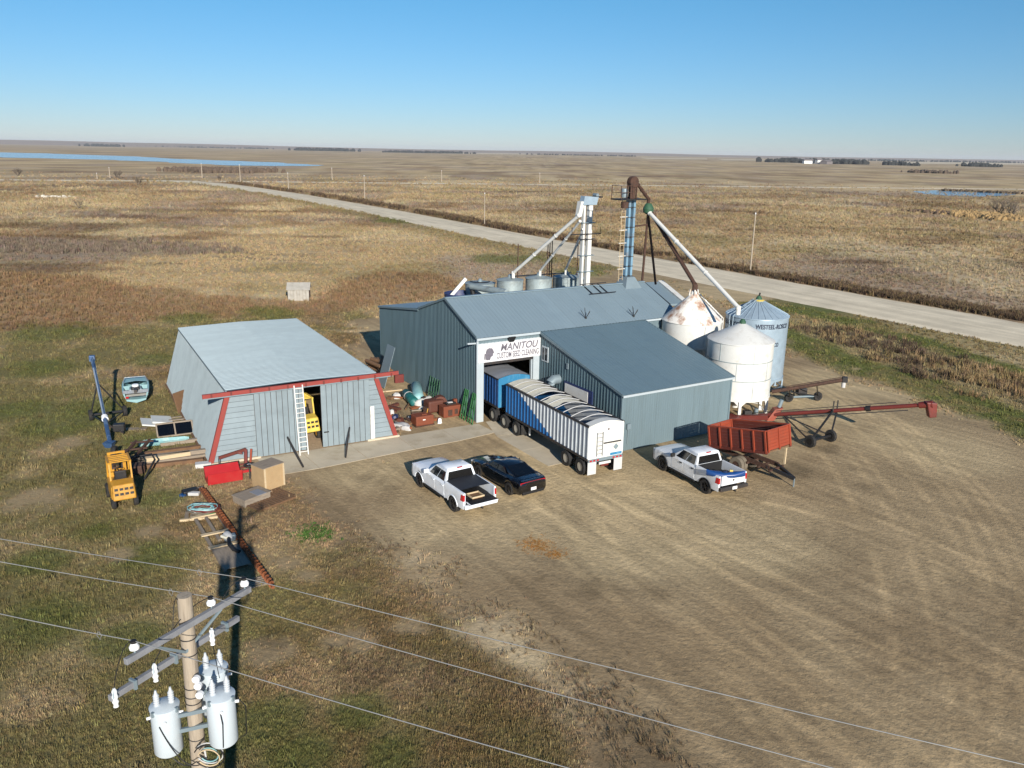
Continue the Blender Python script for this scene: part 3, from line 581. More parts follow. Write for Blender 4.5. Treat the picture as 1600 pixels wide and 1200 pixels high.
# dark dead weed patches in the near grass and spilled straw in the yard
px_, py_ = [], []
for a, b, r_, n_ in ((620, 1040, 1.5, 500), (690, 1065, 1.3, 420), (555, 1050, 1.2, 380), (980, 1165, 1.3, 380), (1040, 1190, .9, 220), (900, 1100, 1.0, 260), (830, 1010, 1.2, 200), (760, 960, 1.3, 220), (600, 860, 1.2, 220), (540, 885, 1.0, 160), (690, 900, 1.2, 180), (1000, 1120, 1.0, 160), (470, 850, 1.3, 160), (940, 1060, 1.1, 150)):
    g = G(a, b); px_.append(g.x + rng_.normal(0, r_ * .6, n_)); py_.append(g.y + rng_.normal(0, r_ * .6, n_))
x, y = np.concatenate(px_), np.concatenate(py_); ok = (fbm(x, y, .7, 3, 121) > .46) & (rng_.random(len(x)) < .6); x, y = x[ok], y[ok]
scatter('dead_weeds', np.stack([x, y, 0 * x], 1), rng_.uniform(0.5, 1.3, len(x)), tinted(np.tile(np.array(lin(118, 101, 78)), (len(x), 1)), 0.3), [tuft_mesh('dead_tuft', 9, 0.13, 0.10, 0.014, 1.0, 140 + k) for k in range(3)], 'dark dead weed patches in the near grass and yard edge', 'weeds')
px_, py_ = [], []
for a, b, r_, n_ in ((840, 853, .45, 420), (868, 866, .28, 160), (828, 846, .2, 60)): g = G(a, b); px_.append(g.x + rng_.normal(0, r_, n_)); py_.append(g.y + rng_.normal(0, r_, n_))
x, y = np.concatenate(px_), np.concatenate(py_)
scatter('spilled_straw', np.stack([x, y, 0 * x], 1), rng_.uniform(0.4, .9, len(x)), tinted(np.tile(np.array(lin(160, 112, 52)), (len(x), 1)), 0.25), [tuft_mesh('straw_wisp', 6, 0.04, 0.10, 0.02, 2.5, 150 + k) for k in range(3)], 'orange tan spilled straw on the bare yard before the pickups', 'straw')
g = G(490, 836); x = g.x + rng_.normal(0, .45, 260); y = g.y + rng_.normal(0, .5, 260)
scatter('green_weeds', np.stack([x, y, 0 * x], 1), rng_.uniform(0.6, 1.3, len(x)), tinted(np.tile(np.array(lin(66, 98, 44)), (len(x), 1)), 0.2), [tuft_mesh('green_tuft', 8, 0.10, 0.10, 0.03, 1.0, 160 + k) for k in range(3)], 'bright green weed patch where grass meets the bare yard', 'weeds')
# prairie
x, y = sample(250000, 48, 700, 44); c, ysd, wl, gn, ba = land(x, y); rs = road_side(x, y)
ok = (rng_.random(len(x)) < np.maximum(wl, 0.0) * (0.25 + 0.9 * fbm(x, y, 8, 4, 97)) * (1 - sstep(np.hypot(x, y), 220, 690))) & (np.abs(rs) > 7) & ~footprint(x, y) & (sdist(x, y, APRON) < -.3); x, y, c = x[ok], y[ok], c[ok]; d = np.hypot(x, y)
br = sdist(x, y, BRUSH) > 0
scatter('prairie_grass', np.stack([x, y, 0 * x], 1), rng_.uniform(0.5, 1.1, len(x)) * np.clip(d / 110, 0.55, 3.2) * np.where(br, 1.5, 1.0), tinted(c * 0.80, 0.13), [tuft_mesh('prairie_tuft', 12, 0.30, 0.30, 0.045, 0.7, 60 + k) for k in range(4)], 'tall dry tan and brown prairie grass covering the open fields', 'grass')
# roadside weeds along the far ditch
n = 26000; seg = rng_.integers(1, 8, n); t = rng_.random(n); A = np.array(ROADL)[seg]; Bq = np.array(ROADL)[seg + 1]; q = A + (Bq - A) * t[:, None]; dr = (Bq - A) / np.linalg.norm(Bq - A, axis=1)[:, None]
off = 7.6 + np.abs(rng_.normal(0, 2.2, n)); x = q[:, 0] + dr[:, 1] * off; y = q[:, 1] - dr[:, 0] * off
ok = (fbm(x, y, 7, 3, 101) > 0.40) & (rng_.random(n) < np.clip(1.3 - np.hypot(x, y) / 420, 0.25, 1)); x, y = x[ok], y[ok]
tc_ = np.where(rng_.random((len(x), 1)) < 0.7, np.array(lin(84, 70, 58)), np.array(lin(122, 104, 76)))
scatter('roadside_weeds', np.stack([x, y, 0 * x], 1), rng_.uniform(0.6, 1.3, len(x)) * np.clip(np.hypot(x, y) / 160, 0.8, 1.6), tinted(tc_, 0.25), [tuft_mesh('ditch_tuft', 16, 0.75, 0.35, 0.05, 0.5, 80 + k) for k in range(4)], 'dark brown tall weeds in the ditch along the far side of the gravel road', 'weeds')
# weeds between the yard and the road
x, y = sample(60000, 66, 150, 44); ok = (sdist(x, y, WEEDS) + 7 * (fbm(x, y, 4, 3, 103) - 0.5) > 1.0 * rng_.random(len(x))) & (rng_.random(len(x)) < 1.5 * fbm(x, y, 2.5, 3, 108) - .25); x, y = x[ok], y[ok]
tc_ = np.where((fbm(x, y, 5, 3, 104) + .25 * (rng_.random(len(x)) - .5) > 0.56)[:, None], np.array(lin(88, 74, 62)), np.array(lin(138, 118, 86)))
scatter('yard_edge_weeds', np.stack([x, y, 0 * x], 1), rng_.uniform(0.5, 1.1, len(x)), tinted(tc_, 0.25), [tuft_mesh('edge_tuft', 14, 0.62, 0.35, 0.045, 0.6, 90 + k) for k in range(3)], 'straw and brown tall weeds between the yard and the gravel road', 'weeds')
# grey willow scrub
x, y = sample(60000, 110, 270, 44); ok = (sdist(x, y, GREY) + 34 * (fbm(x, y * 1.6, 14, 4, 105) - 0.5) > 2) & (rng_.random(len(x)) < .7); x, y = x[ok], y[ok]
scatter('willow_scrub', np.stack([x, y, 0 * x], 1), rng_.uniform(0.7, 1.4, len(x)), tinted(np.tile(np.array(lin(116, 103, 90)), (len(x), 1)), 0.2), [tuft_mesh('scrub_tuft', 16, 0.75, 0.5, 0.07, 0.5, 95 + k) for k in range(3)], 'grey leafless willow scrub patch in the left field', 'scrub')

# ================================================================== main building (seed cleaning plant)
MO = Vector((-2.435, 55.481, 0)); MTH = 0.5523
def MW(u, v, z=0.0): return Vector((MO.x + u * math.cos(MTH) - v * math.sin(MTH), MO.y + u * math.sin(MTH) + v * math.cos(MTH), z))
def ML(P): dx, dy = P[0] - MO.x, P[1] - MO.y; return (dx * math.cos(MTH) + dy * math.sin(MTH), -dx * math.sin(MTH) + dy * math.cos(MTH), P[2])
def on_plane(x, y, P0, n):
    d = ray(x, y); n = np.array(n); return Vector(CAM + d * (((np.array(P0) - CAM) @ n) / (d @ n)))
MU = np.array([math.cos(MTH), math.sin(MTH), 0]); MV = np.array([-math.sin(MTH), math.cos(MTH), 0])
H_, VR, HR, V2, H2, V3, H3, U1, U4, WW, HW, U5 = 6.15, 4.69, 8.11, 9.24, 6.63, 17.32, 5.44, 5.15, 18.43, 9.61, 3.85, 14.68

def corr(parent, name, mat, bot, top, s0, s1, breaks=(), sheet=0.92, pitch=0.306, depth=0.03, nrm=(0, 0, 1), lap=0.004):
    """ribbed sheets side by side; bot(s) and top(s) give the two ends of each rib"""
    cuts = sorted(set([s0, s1] + [b for b in breaks if s0 < b < s1])); edges = []
    for a, b in zip(cuts[:-1], cuts[1:]):
        n = max(1, round((b - a) / sheet)); edges += [(a + (b - a) * i / n, a + (b - a) * (i + 1) / n) for i in range(n)]
    nv = Vector(nrm); out = []
    for k, (a, b) in enumerate(edges):
        n = max(1, round((b - a) / pitch)); p = (b - a) / n; ss = []
        for i in range(n):
            q = a + i * p; ss += [(q, 0), (q + p * 0.58, 0), (q + p * 0.68, depth), (q + p * 0.9, depth)]
        ss.append((b, 0)); mb = MB(); vs = []; lift = lap if k % 2 else 0.0
        for s, d in ss:
            o = nv * (d + lift); vs += [Vector(bot(s)) + o, Vector(top(s)) + o]
        mb.add(vs, [(2 * i, 2 * i + 2, 2 * i + 3, 2 * i + 1) for i in range(len(ss) - 1)]); out.append(mb.build(name, mat, parent))
    return out

mainb = thing('seed_cleaning_building', 'large blue-grey ribbed steel building with sloping wing and open truck bay', 'building', MO, MTH)
def gable(v):
    for (a, ha), (b, hb) in zip(((0, H_), (VR, HR), (V2, H2)), ((VR, HR), (V2, H2), (V3, H3))):
        if a <= v <= b + 1e-6: return ha + (hb - ha) * (v - a) / (b - a)
    return H3
def part_empty(name, parent, label=None):
    o = bpy.data.objects.new(name, None); COL.objects.link(o); o.parent = parent; o.empty_display_size = 0.2
    if label: o['label'] = label
    return o
wl_ = part_empty('side_wall', mainb, 'long gable wall of dark blue-grey ribbed steel')
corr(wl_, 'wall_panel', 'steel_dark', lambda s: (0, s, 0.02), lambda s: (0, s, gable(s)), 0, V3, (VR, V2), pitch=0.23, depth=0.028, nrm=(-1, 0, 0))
wr_ = part_empty('end_wall', mainb)
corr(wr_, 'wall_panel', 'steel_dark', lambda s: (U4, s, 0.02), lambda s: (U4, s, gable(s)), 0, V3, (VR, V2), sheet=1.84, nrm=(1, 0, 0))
wb_ = part_empty('rear_wall', mainb)
corr(wb_, 'wall_panel', 'steel_blue', lambda s: (s, V3, 0.02), lambda s: (s, V3, H3), 0, U4, (), sheet=1.84, nrm=(0, 1, 0))
wf_ = part_empty('front_wall', mainb)
corr(wf_, 'wall_panel', 'steel_blue', lambda s: (s, 0, 5.66), lambda s: (s, 0, H_), 0, U1, nrm=(0, -1, 0), depth=0.02)
corr(wf_, 'wall_panel', 'steel_blue', lambda s: (s, 0, 0.02), lambda s: (s, 0, H_), U5, U4, nrm=(0, -1, 0))
MB().span((0.0, -0.02, 4.28), (U1, 0.03, 5.68)).build('bay_header', 'trim_white', wf_)
for a, b in ((0.0, 0.5), (4.6, U1)): MB().span((a, -0.05, 0), (b, 0.08, 4.30)).build('bay_jamb', 'trim_white', wf_)
MB().span((0.5, -0.02, 4.10), (4.6, 0.05, 4.28)).build('bay_lintel', 'dark_steel', wf_)
MB().span((4.52, 0.1, 0), (4.6, 0.3, 4.1)).build('door_track', 'trim_white', wf_)
lw_ = part_empty('wing_side_wall', mainb, 'dark ribbed side wall of the low wing')
wtop = lambda s: (U1, s, H_ + (HW - H_) * (-s / WW))
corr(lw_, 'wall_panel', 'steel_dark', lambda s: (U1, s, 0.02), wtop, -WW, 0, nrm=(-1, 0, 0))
lf_ = part_empty('wing_front_wall', mainb, 'pale sunlit ribbed front wall of the low wing')
corr(lf_, 'wall_panel', 'steel_blue', lambda s: (s, -WW, 0.02), lambda s: (s, -WW, HW), U1, U5, nrm=(0, -1, 0), pitch=0.2, depth=0.015)
lr_ = part_empty('wing_end_wall', mainb)
corr(lr_, 'wall_panel', 'steel_blue', lambda s: (U5, s, 0.02), lambda s: (U5, s, H_ + (HW - H_) * (-s / WW)), -WW, 0, sheet=1.84, nrm=(1, 0, 0))
OV = 0.18
def roof(nm, a, b, c, d, s0, s1, sh=0.92, mat='steel_roof', pitch=0.306, depth=0.014):
    """a,b: low and high (v,z) of the slope, run from u=s0 to s1"""
    e = part_empty(nm, mainb); n = Vector((0, -(b[1] - a[1]), (b[0] - a[0]))).normalized()
    if n.z < 0: n = -n
    corr(e, 'roof_panel', mat, lambda s: (s, a[0], a[1] + 0.03), lambda s: (s, b[0], b[1] + 0.03), s0, s1, (), sh, pitch, depth, n); return e
sl1 = (HR - H_) / VR
rf1 = roof('main_roof', (-OV, H_ - OV * sl1), (VR, HR), 0, 0, -0.12, U4 + 0.12)
roof('rear_roof', (V2 + 0.25, H2 - 0.05), (VR, HR), 0, 0, -0.12, U4 + 0.12, 1.84)
roof('lean_to_roof', (V3 + OV, H3), (V2, H2 - 0.12), 0, 0, -0.12, U4 + 0.12, 1.84)
slw = (H_ - HW) / WW
rf2 = roof('wing_roof', (-WW - OV, HW - OV * slw), (-OV + 0.05, H_ - OV * sl1 - 0.03), 0, 0, U1 - 0.1, U5 + 0.14, mat='wing_roof')
MB().bar((-0.14, VR, HR + 0.06), (U4 + 0.14, VR, HR + 0.06), 0.34, 0.05).build('ridge_cap', 'steel_roof', rf1)
MB().bar((-0.14, -OV - 0.02, H_ - OV * sl1 - 0.06), (U1 - 0.1, -OV - 0.02, H_ - OV * sl1 - 0.06), 0.05, 0.16).build('eave_trim', 'trim_white', rf1)
MB().bar((U5 + 0.15, -OV - 0.02, H_ - OV * sl1 - 0.06), (U4 + 0.1, -OV - 0.02, H_ - OV * sl1 - 0.06), 0.05, 0.14).build('eave_trim', 'trim_white', rf1)
MB().bar((U1 - 0.1, -WW - OV - 0.02, HW - OV * slw - 0.06), (U5 + 0.14, -WW - OV - 0.02, HW - OV * slw - 0.06), 0.05, 0.14).build('eave_trim', 'trim_white', rf2)
MB().bar((-0.13, -0.1, H_ - 0.02), (-0.13, VR, HR + 0.0), 0.05, 0.16).bar((-0.13, VR, HR), (-0.13, V2, H2), 0.05, 0.16).bar((-0.13, V2, H2 - 0.1), (-0.13, V3, H3 - 0.02), 0.05, 0.14).build('gable_trim', 'steel_blue', rf1)
MB().bar((U1 - 0.11, -WW - 0.15, HW - 0.04), (U1 - 0.11, -0.1, H_ - 0.14), 0.05, 0.16).build('gable_trim', 'steel_blue', rf2)
MB().bar((U5 + 0.15, -WW - 0.15, HW - 0.04), (U5 + 0.15, -0.1, H_ - 0.14), 0.05, 0.14).build('gable_trim', 'steel_blue', rf2)
for u, v, hh in ((0, 0, H_), (U1, -WW, HW), (U5, -WW, HW)):
    MB().bar((u, v, 0.0), (u, v, hh - 0.03), 0.13, 0.13).build('corner_trim', 'trim_white' if u == 0 else 'steel_blue', mainb)
MB().bar((-0.7, 0.15, H_ - 0.42), (-0.05, 0.15, H_ - 0.45), 0.12, 0.10).build('gutter_end', 'trim_white', mainb)
# lamp over the sign
lp = MB().hexa([(2.45, -0.28, 5.62), (2.8, -0.28, 5.62), (2.8, -0.05, 5.62), (2.45, -0.05, 5.62), (2.35, -0.4, 5.98), (2.9, -0.4, 5.98), (2.9, -0.03, 5.98), (2.35, -0.03, 5.98)]).build('bay_lamp', 'black_metal', mainb)
# wing wall window, duct and white door
def wing_pt(x, y): p = on_plane(x, y, MW(U1, -3, 2), -MU); return ML(p)
a = wing_pt(848.5, 544); b = wing_pt(856.5, 562); vc = (a[1] + b[1]) / 2; zc = (a[2] + b[2]) / 2
wdw = MB().span((U1 - 0.07, vc - 0.40, zc - 0.55), (U1 - 0.005, vc + 0.40, zc + 0.55)).build('window', 'trim_white', mainb)
MB().span((U1 - 0.085, vc - 0.31, zc - 0.45), (U1 - 0.071, vc + 0.31, zc + 0.45)).build('pane', 'window_glass', wdw)
MB().span((U1 - 0.095, vc - 0.02, zc - 0.45), (U1 - 0.086, vc + 0.02, zc + 0.45)).build('mullion', 'trim_white', wdw)
a = wing_pt(885, 598); b = wing_pt(925, 626); v0, v1 = b[1], a[1]; z1 = a[2]
dr_ = MB().span((U1 - 0.10, v0 - 0.12, 0.1), (U1 - 0.035, v1 + 0.12, z1 + 0.15)).build('wing_door_frame', 'navy', mainb)
MB().span((U1 - 0.13, v0 + 0.35, 0.1), (U1 - 0.101, v1, z1)).build('door_leaf', 'white_paint', dr_)
a = wing_pt(874, 592)
MB().path([(U1 - 0.05, a[1], a[2]), (U1 - 0.5, a[1], a[2]), (U1 - 0.72, a[1], a[2] - 0.15), (U1 - 0.8, a[1], a[2] - 0.5), (U1 - 0.8, a[1], a[2] - 1.0)], 0.34, 14).build('vent_duct', 'galv_sheet', mainb, 40)
a = wing_pt(888, 572); MB().span((U1 - 0.1, a[1] - 0.1, a[2] - 0.2), (U1 - 0.04, a[1] + 0.1, a[2] + 0.2)).build('meter_box', 'galv_sheet', mainb)
MB().tube((U1 + 0.55, -WW - 0.06, 1.6), (U1 + 0.55, -WW - 0.06, 0.5), 0.03).span((U1 + 0.4, -WW - 0.16, 1.5), (U1 + 0.68, -WW - 0.03, 1.85)).build('electric_meter', 'galv_sheet', mainb)
# roof furniture
def roof_z(v): return H_ + (v) * sl1 + 0.05 if v > -OV else H_ + slw * v
for px, py in ((915, 498), (990, 494)):
    for v in np.linspace(-3, 4, 200):
        pass
    best = min(((u, v) for u in np.linspace(6, 18, 121) for v in np.linspace(-3, 4.4, 75)), key=lambda q: sum((i - j) ** 2 for i, j in zip(proj(MW(q[0], q[1], roof_z(q[1]))), (px, py))))
    u, v = best; z = roof_z(v); mb = MB()
    for k in range(5):
        an = k * 1.256; mb.tube((u, v, z), (u + 0.35 * math.cos(an), v + 0.35 * math.sin(an), z + 0.55 + 0.2 * (k % 2)), 0.022, 5)
    mb.tube((u, v, z - 0.02), (u, v, z + 0.12), 0.08, 8); mb.build('roof_anchor', 'black_metal', rf1)
cap = MB().hexa([(15.9, VR - 0.9, HR - 0.42), (17.7, VR - 0.9, HR - 0.42), (17.7, VR + 0.9, HR - 0.5), (15.9, VR + 0.9, HR - 0.5), (16.5, VR - 0.3, HR + 0.55), (17.3, VR - 0.3, HR + 0.55), (17.3, VR + 0.5, HR + 0.55), (16.5, VR + 0.5, HR + 0.55)]).build('leg_flashing', 'galv_sheet', rf1)
mb = MB()
for du in (0, 0.9, 1.5): mb.bar((12.3 + du, VR - 1.3, roof_z(VR - 1.3) + 0.12), (12.3 + du, VR + 0.1, HR + 0.14), 0.06)
for dv in (0, 1.35): mb.bar((12.0, VR - 1.3 + dv, roof_z(VR - 1.3 + dv) + 0.14), (14.6, VR - 1.3 + dv, roof_z(VR - 1.3 + dv) + 0.14), 0.06)
mb.build('roof_walkway', 'black_metal', rf1)

# sign over the bay
sg = thing('sign_board', 'white sign board over the truck bay with faded grey lettering', 'sign', MW(0.04, -0.06, 4.32), MTH)
MB().span((0, -0.06, 0), (U1 - 0.06, 0, 1.32)).build('board', 'sign_white', sg)
def flat_text(txt, size, x, z, width, shear, mat, y, name, bold=0.0, hgt=None):
    v, f = text_mesh(txt, size, shear, 1.0, width, bold); k = (hgt / v[:, 1].max()) if hgt else 1
    return MB().add([(x + p[0], y, z + p[1] * k) for p in v], f).build(name, mat, sg)
flat_text('MANITOU', 0.7, 1.75, 0.70, 3.15, 0.25, 'sign_grey', -0.066, 'lettering', 0.016, 0.5)
flat_text('CUSTOM SEED CLEANING', 0.5, 1.45, 0.17, 3.5, 0.0, 'sign_grey', -0.066, 'lettering', 0.010, 0.42)
mb = MB()
prof = [(0.62, 0.14), (0.92, 0.14), (0.98, 0.34), (1.14, 0.42), (1.16, 0.58), (1.24, 0.62), (1.16, 0.84), (1.06, 0.96), (0.84, 1.0), (0.66, 0.92), (0.56, 0.72), (0.58, 0.45)]
mb.add([(x, -0.066, z) for x, z in prof], [tuple(range(len(prof)))])
for k in range(9):
    a = R(35 + k * 19); cx, cz = 0.86, 0.86
    mb.add([(cx + 0.16 * math.cos(a - .09), -0.069, cz + 0.14 * math.sin(a - .09)), (cx + (0.38) * math.cos(a - 0.05), -0.069, cz + 0.34 * math.sin(a - 0.05)), (cx + 0.38 * math.cos(a + 0.06), -0.069, cz + 0.34 * math.sin(a + 0.06))], [(0, 1, 2)])
for k in range(3): mb.add([(0.42 + k * .07, -0.0695, 0.2), (0.47 + k * .07, -0.0695, 0.2), (0.50 + k * .04, -0.0695, 0.62), (0.46 + k * .04, -0.0695, 0.62)], [(0, 1, 2, 3)])
mb.build('emblem', 'sign_grey', sg)

# concrete apron, slab by slab
pav = bpy.data.objects.new('pavement', None); COL.objects.link(pav); pav['kind'] = 'structure'
up = [(400, 716), (470, 706), (545, 694), (620, 682), (690, 671), (747, 662)]; lo = [(428, 744), (500, 732), (575, 717), (650, 702), (718, 689), (775, 676)]
def slab_obj(q):
    c = sum((Vector(p) for p in q), Vector()) / 4; q = [Vector(p) + (c - Vector(p)).normalized() * 0.02 for p in q]
    MB().hexa([Vector((p.x, p.y, -0.05)) for p in q] + [Vector((p.x, p.y, 0.014 + 0.003 * random.random())) for p in q]).build('concrete_slab', 'concrete', pav)
for i in range(5): slab_obj([G(*lo[i]), G(*lo[i + 1]), G(*up[i + 1]), G(*up[i])])
for k in range(3): slab_obj([MW(-0.3, -0.2 - 3.1 * (k + 1)), MW(5.0, -0.2 - 3.1 * (k + 1)), MW(5.0, -0.2 - 3.1 * k), MW(-0.3 if k else 0.6, -0.2 - 3.1 * k)])

# ================================================================== trapezoid shed
SO = Vector((-18.084, 46.447, 0)); STH = 0.5086; SW, SI, SH, SL = 11.87, 1.30, 4.48, 19.46
def SWd(u, v, z=0.0): return Vector((SO.x + u * math.cos(STH) - v * math.sin(STH), SO.y + u * math.sin(STH) + v * math.cos(STH), z))
def SLc(P): dx, dy = P[0] - SO.x, P[1] - SO.y; return (dx * math.cos(STH) + dy * math.sin(STH), -dx * math.sin(STH) + dy * math.cos(STH), P[2])
SVn = np.array([math.sin(STH), -math.cos(STH), 0])
def shed_px(x, y, v=0.0): return SLc(on_plane(x, y, SWd(3, v, 1), SVn))
shed = thing('machine_shed', 'pale galvanized shed with inward leaning walls, red trim and sliding doors', 'shed', SO, STH)
nl = Vector((-SH, 0, SI)).normalized(); nr_ = Vector((SH, 0, SI)).normalized()
w1 = part_empty('leaning_wall', shed); corr(w1, 'wall_panel', 'galv_wall', lambda s: (0.0, s, 0.12), lambda s: (SI, s, SH), 0, SL, sheet=0.85, pitch=0.212, depth=0.045, nrm=nl)
w2 = part_empty('leaning_wall', shed); corr(w2, 'wall_panel', 'galv_wall', lambda s: (SW, s, 0.12), lambda s: (SW - SI, s, SH), 0, SL, sheet=0.85, pitch=0.17, depth=0.025, nrm=nr_)
w3 = part_empty('rear_wall', shed)
corr(w3, 'wall_panel', 'galv_wall', lambda s: (s, SL, 0.12), lambda s: (s, SL, SH * min(1, s / SI, (SW - s) / SI) if 0 < s < SW else 0.12), 0, SW, (SI, SW - SI), sheet=1.5, nrm=(0, 1, 0))
rr = part_empty('flat_roof', shed, 'wide low roof of bright ribbed galvanized sheets')
CR = 0.12
for a, b, za, zb in ((SI - 0.08, SW / 2, SH + 0.02, SH + CR), (SW / 2, SW - SI + 0.08, SH + CR, SH + 0.02)):
    corr(rr, 'roof_panel', 'galv_sheet', lambda s: (a, s, za), lambda s: (b, s, zb), -0.1, SL + 0.1, sheet=0.9, pitch=0.3, depth=0.075, nrm=(0, 0, 1))
MB().bar((SI - 0.06, -0.1, SH - 0.02), (SI - 0.06, SL + 0.1, SH - 0.02), 0.1, 0.1).build('eave_trim', 'galv_sheet', rr)
MB().bar((SW - SI + 0.06, -0.1, SH - 0.02), (SW - SI + 0.06, SL + 0.1, SH - 0.02), 0.1, 0.1).build('eave_trim', 'galv_sheet', rr)
fr_ = part_empty('front_wall', shed, 'front of pale horizontal siding either side of the doors')
a = shed_px(398, 660)[0]; b = shed_px(477.5, 690)[0]; c0 = shed_px(503, 690)[0]; d0 = shed_px(577, 660)[0]
LD0, LD1, RD0, RD1 = a, b, c0, d0
for i in range(13):                      # siding courses
    z0 = 0.14 + i * (SH - 0.2) / 13; z1 = 0.14 + (i + 1) * (SH - 0.2) / 13 - 0.028
    e0, e1 = SI * z0 / SH, SI * z1 / SH
    for x0, x1, y0, y1 in ((e0, e1, LD0 + 0.2, LD0 + 0.2), (SW - e0, SW - e1, RD1 - 0.2, RD1 - 0.2)):
        q = [(x0, -0.035, z0), (y0, -0.035, z0), (y1, -0.005, z1), (x1, -0.005, z1)]
        MB().hexa([q[0], q[1], (q[1][0], 0.03, z0), (q[0][0], 0.03, z0), q[3], q[2], (q[2][0], 0.03, z1), (q[3][0], 0.03, z1)]).build('siding_panel', 'galv_wall', fr_)
MB().hexa([(0.05, 0.035, 0.12), (LD0 + 0.3, 0.035, 0.12), (LD0 + 0.3, 0.06, 0.12), (0.05, 0.06, 0.12), (SI + 0.02, 0.035, SH - 0.05), (LD0 + 0.3, 0.035, SH - 0.05), (LD0 + 0.3, 0.06, SH - 0.05), (SI + 0.02, 0.06, SH - 0.05)]).build('sheathing', 'black_metal', fr_)
MB().hexa([(RD1 - 0.3, 0.035, 0.12), (SW - 0.05, 0.035, 0.12), (SW - 0.05, 0.06, 0.12), (RD1 - 0.3, 0.06, 0.12), (RD1 - 0.3, 0.035, SH - 0.05), (SW - SI - 0.02, 0.035, SH - 0.05), (SW - SI - 0.02, 0.06, SH - 0.05), (RD1 - 0.3, 0.06, SH - 0.05)]).build('sheathing', 'black_metal', fr_)
MB().span((LD0 + 0.2, -0.01, SH - 0.35), (RD1 - 0.2, 0.03, SH - 0.02)).build('door_header', 'galv_wall', fr_)
def sliding_door(x0, x1):
    d = MB().span((x0, -0.155, 0.12), (x1, -0.13, SH - 0.28)).build('sliding_door', 'dark_steel', shed)
    n = 9
    for k in range(n):
        a_, b_ = x0 + (x1 - x0) * k / n + 0.016, x0 + (x1 - x0) * (k + 1) / n - 0.016
        MB().span((a_, -0.19, 0.10), (b_, -0.156, SH - 0.27)).build('door_board', 'galv_wall', d)
    return d
d1 = sliding_door(LD0, LD1); d2 = sliding_door(RD0, RD1)
MB().span((RD0 + 0.1, -0.24, 1.05), (RD0 + 0.42, -0.201, 1.12)).build('handle', 'black_metal', d2)
MB().span((RD1 + 0.05, -0.12, 0.12), (RD1 + 0.32, -0.04, 2.35)).build('white_post', 'white_paint', shed)
bl = shed_px(316, 622, -0.25); br_ = shed_px(622, 583, -0.25)
MB().bar((bl[0], -0.26, SH - 0.12), (br_[0], -0.26, SH - 0.02), 0.16, 0.24).build('track_beam', 'red_paint', shed)
MB().bar((bl[0], -0.26, SH - 0.28), (br_[0] - 0.4, -0.26, SH - 0.19), 0.10, 0.07).build('door_track', 'galv_sheet', shed)
for k in range(11):
    u = bl[0] + 0.5 + k * (br_[0] - bl[0] - 1) / 10; MB().span((u - 0.05, -0.37, SH - 0.2), (u + 0.05, -0.345, SH + 0.02)).build('track_bracket', 'red_auger', shed)
MB().span((br_[0] - 0.25, -0.36, SH - 0.7), (br_[0] + 0.35, -0.16, SH - 0.16)).build('beam_end', 'red_auger', shed)
for s in (0, 1):
    f = (lambda x: x) if not s else (lambda x: SW - x)
    MB().hexa([(f(-0.1), -0.16, 0.1), (f(0.2), -0.16, 0.1), (f(0.2), 0.06, 0.1), (f(-0.1), 0.06, 0.1), (f(SI - 0.12), -0.16, SH - 0.16), (f(SI + 0.18), -0.16, SH - 0.16), (f(SI + 0.18), 0.06, SH - 0.16), (f(SI - 0.12), 0.06, SH - 0.16)]).build('corner_post', 'red_paint', shed)
MB().span((-0.2, -0.2, -0.05), (LD0 + 0.2, 0.15, 0.13)).build('footing', 'footing', shed); MB().span((RD1 - 0.2, -0.2, -0.05), (SW + 0.2, 0.15, 0.13)).build('footing', 'footing', shed)
MB().span((-0.15, 0.15, -0.05), (0.15, SL, 0.12)).build('footing', 'wood_brown', shed); MB().span((SW - 0.15, 0.15, -0.05), (SW + 0.15, SL, 0.12)).build('footing', 'footing', shed)

# ladder leaning on the shed front
p0 = shed_px(469, 717, -0.9); p1 = shed_px(482, 716, -0.9); q0 = shed_px(459, 606, -0.33); q1 = shed_px(472, 603, -0.33)
ld = thing('ladder', 'white extension ladder leaning against the shed beside its door gap', 'ladder', SO, STH)
A0, A1 = Vector((p0[0], -0.9, 0.05)), Vector((p1[0], -0.9, 0.05)); B0, B1 = Vector((q0[0], -0.36, SH - 0.05)), Vector((q1[0], -0.36, SH - 0.05))
for a, b in ((A0, B0), (A1, B1)): MB().bar(a, b, 0.06, 0.10).build('rail', 'white_paint', ld)
for k in range(14):
    t = (k + 0.7) / 14.4; MB().tube(A0.lerp(B0, t), A1.lerp(B1, t), 0.03, 6).build('rung', 'white_paint', ld)

# two steel props standing before the doors
for (b, t, lab) in (((474, 731), (449, 683), 'dark steel prop bar leaning by the ladder'), ((540, 716), (546, 668), 'dark steel prop bar leaning before the right shed door')):
    g = G(*b); P = SLc(g); T = shed_px(t[0], t[1], -0.2); mb = MB().bar(SWd(P[0], P[1], 0.05) - g, SWd(T[0], -0.22, T[2]) - g, 0.09, 0.12)
    tag(mb.build('prop_bar', 'dark_steel', None, loc=g), lab, 'metal bar')

